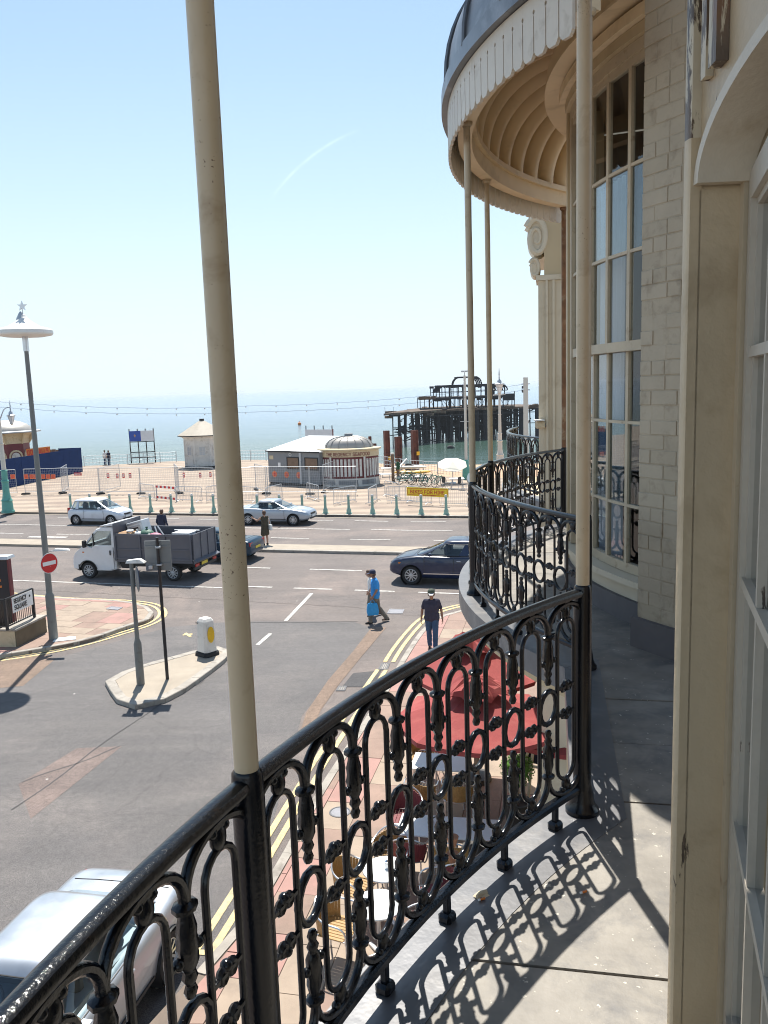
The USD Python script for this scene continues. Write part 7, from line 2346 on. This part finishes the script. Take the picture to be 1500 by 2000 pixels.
# second tier with the curved roof ribs
for x in np.arange(X(849), X(992), 1.7):
    for y in (.5, 14):
        if rp.random() < .85:
            strut((x, y, Z1_ + .3), (x + rp.normal(0, .05), y, Z2_ - .3), .17, 'post')
for x in (X(880), X(906), X(950), X(966)):
    strut((x, .4, DK), (x, .4, Z2_ - .2), .32, 'post')
for y in (.5, 7, 14):
    strut((X(858), y, Z2_), (X(986), y, Z2_), .42, 'roof_beam')
    strut((X(849), y, Z1_ + 1.9), (X(992), y, Z1_ + 1.9), .1, 'beam')
def rib(x0, x1, y, z0, z1, name='curved_rib', r=.24):
    n_ = 7
    pts = [(x0 + (x1 - x0) * math.sin(q), y, z0 + (z1 - z0) * (1 - math.cos(q)) ** .6 if False else z0 + (z1 - z0) * math.sin(q) ** .0 * (1 - (1 - math.sin(q)) ** 1.0) if False else z0 + (z1 - z0) * (1 - (1 - q / (math.pi / 2)) ** 2) ** .5) for q in np.linspace(0, math.pi / 2, n_)]
    pts = [(x0 + (x1 - x0) * (1 - math.cos(q)), y, z0 + (z1 - z0) * math.sin(q)) for q in np.linspace(0, math.pi / 2, n_)]
    put(name, tube(pts, r, 4), 'pier_iron', pier)


for k in range(6):
    rib(X(849 + 3.2 * k), X(861 + 3.2 * k), .3 + k * 2.6, Z1_ + 2.0, Z2_)
    rib(X(992 - 2.2 * k), X(980 - 2.2 * k), .3 + k * 2.6, Z1_ + 2.0, Z2_)
# top arches
for y in (3, 5.6, 8.2, 10.8):
    off = y * .35
    rib(X(884) + off * .35, X(897) + off * .35, y, Z2_ + .1, Z3_)
    rib(X(946) - off * .2, X(934) - off * .2, y, Z2_ + .1, Z3_)
for y in (3, 10.8):
    strut((X(896), y, Z3_), (X(936), y, Z3_), .26, 'ridge_beam')
for k in range(60):
    x = rp.uniform(X(850), X(990)); y = rp.choice((.5, 7, 14))
    put('hanging_scrap', mv(rz(rbox((0, 0, 0), (rp.uniform(.5, 2.2), .2, rp.uniform(.2, .8)), .04), rp.uniform(-.3, .3)), (x, y, rp.choice((Z2_, Z1_ + .1)) - rp.uniform(.0, .5))), 'pier_iron', pier, False)
for k in range(24):
    x = rp.uniform(X(850), X(1000)); y = rp.uniform(0, 14)
    strut((x, y, DK), (x + rp.uniform(-2, 2), y, Z1_), .09, 'strut')
for x in (753, 768):
    strut((X(x), -25, DK), (X(x), -25, DK + 1.6), .05, 'post')
strut((X(1056), 4, DK - 1.6), (X(1058.5), 2, DK + .9), .3, 'post')
# ------------------------------------------------------------------ the cafe on the pavement below the balcony
GZ = .125


def chair(loc, a, label, mat, group='cafe chairs on the pavement'):
    t = thing('cafe_chair', label, 'chair', loc, a, group)
    hoop = [(.24, .27, .44), (.16, .285, .66), (-.05, .28, .68), (-.20, .22, .74), (-.27, .10, .82), (-.285, 0, .84)]
    hoop = hoop + [(x, -y, z) for x, y, z in hoop[-2::-1]]
    put('frame_hoop', tube(smoothline(hoop, 30), .0125, 6), 'alu', t)
    for sx, sy_ in ((.24, .25), (.24, -.25), (-.22, .2), (-.22, -.2)):
        put('leg', rod((sx * 1.05, sy_ * 1.02, 0), (sx, sy_, .44), .0125, 6), 'alu', t)
    ang = np.linspace(math.pi - 1.25, math.pi + 1.25, 19)
    for i in range(18):
        q = (ang[i] + ang[i + 1]) / 2
        hh = .80 - .13 * abs(q - math.pi) / 1.25
        c_ = np.array([.27 * math.cos(q), .255 * math.sin(q)])
        dx = np.array([-math.sin(q), math.cos(q)]) * .0185
        nn = np.array([math.cos(q), math.sin(q)]) * .006
        lean = np.array([math.cos(q), math.sin(q)]) * .03
        pts = []
        for z, l in ((.46, 0), (hh, 1)):
            for s_ in (-1, 1):
                for m_ in (-1, 1):
                    p = c_ + dx * s_ + nn * m_ + lean * l
                    pts.append((p[0], p[1], z))
        put('back_slat', hull(pts), mat, t, False)
    for k in range(9):
        y = -.22 + k * .055
        put('seat_slat', rbox((.01, y, .452), (.46 - .1 * (abs(y) > .17), .049, .016), .004), mat, t, False)
    put('seat_rim', tube([(.25, -.24, .445), (.25, .24, .445), (-.2, .22, .445), (-.27, 0, .445), (-.2, -.22, .445)], .012, 5, closed=True), 'alu', t)
    return t


def round_table(loc, r, label):
    t = thing('cafe_table', label, 'table', loc)
    put('table_top', lathe([(0, .715), (r - .012, .715), (r, .722), (r, .735), (r - .008, .742), (0, .742)], 40), 'table_white', t, 35)
    put('rim', lathe([(r + .0005, .717), (r + .003, .719), (r + .003, .728), (r + .0005, .731)], 40), 'alu', t)
    put('pedestal', lathe([(.03, .03), (.025, .71)], 12), 'alu', t)
    for k in range(4):
        put('foot', bar((0, 0, .03), (.27 * math.cos(k * math.pi / 2 + .5), .27 * math.sin(k * math.pi / 2 + .5), .015), .05, .025), 'alu', t, False)
    return t


def square_table(loc, a, w, l, label):
    t = thing('cafe_table', label, 'table', loc, a)
    put('table_top', rbox((0, 0, .728), (l, w, .028), .008), 'table_white', t, False)
    put('edge_band', J(bbox(-l / 2 - .002, -w / 2 - .002, .716, l / 2 + .002, -w / 2 + .0, .728), bbox(-l / 2 - .002, w / 2, .716, l / 2 + .002, w / 2 + .002, .728)), 'maroon', t, False)
    for sx in (-1, 1):
        for sy_ in (-1, 1):
            put('leg', rod((sx * (l / 2 - .06), sy_ * (w / 2 - .06), 0), (sx * (l / 2 - .06), sy_ * (w / 2 - .06), .714), .018, 8), 'alu', t)
    return t


TZ = GZ + .735
def on(px_, py_, z=TZ):
    p = at(px_, py_, z)
    return np.array([p[0], p[1], GZ])


fa = toward(FT)
ta1, ta2 = on(753, 1697), on(738, 1766)
round_table(ta1, .32, 'round white cafe table with a shaker on it, farther of two')
round_table(ta2, .33, 'round white cafe table with a bare top, nearer of two')
sh = thing('sugar_shaker', 'small glass shaker standing on the farther round white table', 'shaker', (ta1[0] + .02, ta1[1], GZ + .742))
put('jar', lathe([(0, 0), (.03, 0), (.032, .07), (.025, .09)], 12), 'lens_clear', sh)
put('lid', lathe([(.027, .09), (.027, .11), (.008, .125), (0, .125)], 12), 'chrome', sh)
tb1 = on(826, 1612)
square_table(tb1, fa, .75, .62, 'white rectangular cafe table half in shade behind the round tables')
tb1b = tb1 - FN * .80
square_table(tb1b, fa, .75, .62, 'white rectangular cafe table in full shade beside the shop front')
sp = thing('dark_shaker', 'dark condiment pot on the half shaded white table', 'shaker', (tb1[0] + .12, tb1[1] + .05, GZ + .742))
put('pot', lathe([(0, 0), (.045, 0), (.045, .09), (.03, .11), (0, .11)], 12), 'pot_dark', sp)
put('spout', rod((.03, 0, .07), (.075, 0, .10), .01, 5), 'pot_dark', sp)
tb2 = on(860, 1488)
square_table(tb2, fa, 1.0, .66, 'sunlit white rectangular cafe table just in front of the big red parasol')
for (x, y, z), an, lab, m in (((660, 1805, .5), fa + 1.35 + math.pi, 'yellow rattan chair left of the nearer round table with its back to the road', 'rattan'),
                              ((690, 1722, .5), fa + 1.2 + math.pi, 'yellow rattan chair tucked between the two round tables', 'rattan'),
                              ((762, 1660, .6), fa + math.pi, 'yellow rattan chair on the far side of the farther round table', 'rattan'),
                              ((858, 1740, .5), fa - 1.3 + math.pi, 'dark red rattan chair right of the farther round table', 'rattan_red'),
                              ((838, 1820, .45), fa - 1.0 + math.pi, 'dark red rattan chair right of the nearer round table', 'rattan_red'),
                              ((800, 1660, .5), fa + 0, 'dark red rattan chair in front of the half shaded white table', 'rattan_red'),
                              ((792, 1578, .6), fa + math.pi, 'dark red rattan chair on the far side of the half shaded table', 'rattan_red'),
                              ((880, 1668, .5), fa + .1, 'brown yellow rattan chair in the shade by the shop front', 'rattan'),
                              ((822, 1548, .5), fa, 'yellow rattan chair on the near side of the sunlit rectangular table', 'rattan'),
                              ((895, 1548, .5), fa, 'yellow rattan chair to the right at the sunlit rectangular table', 'rattan'),
                              ((828, 1462, .6), fa + math.pi, 'yellow rattan chair on the far side of the sunlit rectangular table', 'rattan'),
                              ((880, 1458, .6), fa + math.pi, 'dark red rattan chair under the edge of the big red parasol', 'rattan_red')):
    p = at(x, y, GZ + z)
    chair((p[0], p[1], GZ), an, lab, m)


def parasol(c, r, rim_z, top_z, label, rot):
    t = thing('parasol', label, 'parasol', (c[0], c[1], GZ), rot)
    rim_z -= GZ; top_z -= GZ
    n = 8
    tip = np.array([0, 0, top_z])
    rim = [np.array([r * math.cos(k * 2 * math.pi / n), r * math.sin(k * 2 * math.pi / n), rim_z]) for k in range(n)]
    for k in range(n):
        a_, b_ = rim[k], rim[(k + 1) % n]
        rows = []
        for q in np.linspace(.12, 1, 7):
            row = []
            for s_ in np.linspace(0, 1, 7):
                e_ = tip + (a_ * (1 - s_) + b_ * s_ - tip) * q
                sag = .10 * r * q * (4 * s_ * (1 - s_)) * .35 + .06 * math.sin(math.pi * q) * .6
                row.append(e_ - np.array([0, 0, sag * .6]))
            rows.append(row)
        R_ = np.array(rows)
        V = np.vstack([R_.reshape(-1, 3), R_.reshape(-1, 3) - [0, 0, .008]])
        idx = np.arange(49).reshape(7, 7)
        q_ = np.stack([idx[:-1, :-1], idx[1:, :-1], idx[1:, 1:], idx[:-1, 1:]], -1).reshape(-1, 4)
        put('canopy_panel', (V, np.vstack([quads(q_), quads(q_[:, ::-1] + 49)])), 'parasol_red', t, 30)
        hem = [a_ * (1 - s_) + b_ * s_ - np.array([0, 0, .10 * r * (4 * s_ * (1 - s_)) * .21]) for s_ in np.linspace(0, 1, 7)]
        put('valance', loft([[h, h * [1.004, 1.004, 1], h * [1.006, 1.006, 1] - [0, 0, .07], h - [0, 0, .07]] for h in hem]), 'parasol_red', t, False)
        put('rib', rod(tip - [0, 0, .12], a_ - [0, 0, .03], .012, 5), 'timber', t)
    # the vent cap, rumpled cloth over the crown
    m = 28
    rr = np.random.default_rng(int(r * 1000))
    cap = []
    for rad, z in ((.05, .17), (.22, .13), (.40, .02), (.46, -.06)):
        cap.append([(rad * (1 + .16 * math.sin(5 * q + rad * 9) * (rad > .1)) * math.cos(q), rad * (1 + .16 * math.sin(5 * q + rad * 9)) * math.sin(q), top_z + z + (.05 * math.sin(7 * q + 9 * rad) if rad > .1 else 0)) for q in np.linspace(0, 2 * math.pi, m, endpoint=False)])
    put('vent_cap', loft(cap), 'parasol_red', t, 20)
    put('pole', rod((0, 0, 0), (0, 0, top_z + .1), .03, 10), 'timber', t)
    put('finial', lathe([(.03, top_z + .15), (.04, top_z + .2), (0, top_z + .26)], 10), 'timber', t)
    put('base', lathe([(0, 0), (.3, 0), (.28, .09), (.06, .12), (.05, .3), (0, .3)], 18), 'pot_dark', t)
    return t


parasol(at(930, 1340, 2.9), 1.30, 2.40, 2.88, 'large faded red parasol with rumpled cap beneath the near balcony', fa + .15)
parasol(at(925, 1255, 2.8), 1.25, 2.3, 2.8, 'red parasol farther along the pavement behind the large one', fa + .3)
pp3 = at(1075, 1380, 2.5)
parasol(pp3 - FN * .2 + FT * .2, 1.15, 2.15, 2.6, 'dark red parasol mostly hidden under the balcony edge', fa)
# topiary, easel and small things
g = at(1010, 1508, 1.15)
t = thing('potted_bush', 'round green bush in a dark pot by the restaurant front', 'plant', (g[0], g[1], GZ))
put('pot', lathe([(0, 0), (.17, 0), (.22, .5), (.24, .52), (.2, .52), (.18, .44), (0, .44)], 20), 'pot_dark', t, 35)
put('stem', rod((0, 0, .44), (.01, 0, .95), .022, 6), 'timber', t)
lv = []
rl = np.random.default_rng(5)
for k in range(1700):
    d = rl.normal(size=3); d /= np.linalg.norm(d)
    c_ = d * .27 * rl.uniform(.72, 1.08) + np.array([0, 0, 1.08])
    u_ = np.cross(d, rl.normal(size=3)); u_ /= np.linalg.norm(u_)
    w_ = np.cross(d, u_) * .7 + d * .7
    s_ = rl.uniform(.014, .026)
    lv.append((np.array([c_ - u_ * s_ * .5, c_ + w_ * s_, c_ + u_ * s_ * .5, c_ - w_ * s_]), np.array([[0, 1, 2], [0, 2, 3]])))
put('foliage', J(lv), 'leaf_green', t, False, kind='stuff')
put('crown_core', sphere((0, 0, 1.08), .2, 2), 'leaf_green', t)
g = at(1052, 1490, .8)
t = thing('menu_easel', 'pale timber A-frame easel standing by the restaurant wall', 'easel', (g[0], g[1], GZ), fa + 1.2)
for s_ in (-1, 1):
    put('leg', bar((s_ * .36, .0, 0), (s_ * .05, .12, 1.45), .045, .03), 'kiosk_cream', t, False)
put('leg', bar((0, .55, 0), (0, .14, 1.4), .045, .03), 'kiosk_cream', t, False)
put('crossbar', bar((-.24, .03, .6), (.24, .03, .6), .05, .03), 'kiosk_cream', t, False)
put('board', xf(rbox((0, 0, .95), (.5, .03, .6), .006), np.array([[1, 0, 0, 0], [0, 1, .1, -.06], [0, 0, 1, 0], [0, 0, 0, 1]])), 'advert_black', t, False)
g = at(886, 1745, .4)
t = thing('stacked_pots', 'stack of small terracotta pots on a stand by the shop front', 'pots', (g[0], g[1], GZ))
put('stand', rod((0, 0, 0), (0, 0, 1.2), .015, 6), 'black_trim', t)
for k in range(4):
    put('pot', lathe([(0, .25 + k * .25), (.05, .25 + k * .25), (.085, .37 + k * .25), (.09, .39 + k * .25), (0, .39 + k * .25)], 12), 'terracotta', t)
# litter on the balcony: a flaked scab of paint and two cigarette ends
g = at(940, 1748, FZ + .006)
t = thing('paint_flake', 'curled pale flake of old paint on the lead by the railing foot', 'flake', g, .6)
put('flake', hull([(-.026, -.010, 0), (.026, -.007, 0), (.033, .010, .004), (0, .013, .008), (-.03, .010, .003), (-.013, 0, .009)]), 'kiosk_cream', t, False)
put('flake', hull([(-.013, -.02, 0), (.02, -.023, .003), (.013, -.011, .007), (-.01, -.012, .004)]), 'kiosk_cream', t, False)
for (x, y, lab) in ((938, 1757, 'orange cigarette end beside the curled paint flake'), (1137, 1743, 'orange cigarette end lying on the flagstone in the railing shadow')):
    g = at(x, y, FZ + .009)
    t = thing('cigarette_end', lab, 'cigarette end', g, .4)
    put('filter', xf(lathe([(0, 0), (.004, 0), (.004, .018), (0, .018)], 8), frame([0, 0, 0], [0, 1, 0], [0, 0, 1], [1, 0, 0])), 'lens_amber', t)
    put('paper', xf(lathe([(0, -.008), (.0039, -.008), (.0039, 0), (0, 0)], 8), frame([0, 0, 0], [0, 1, 0], [0, 0, 1], [1, 0, 0])), 'sign_white', t)
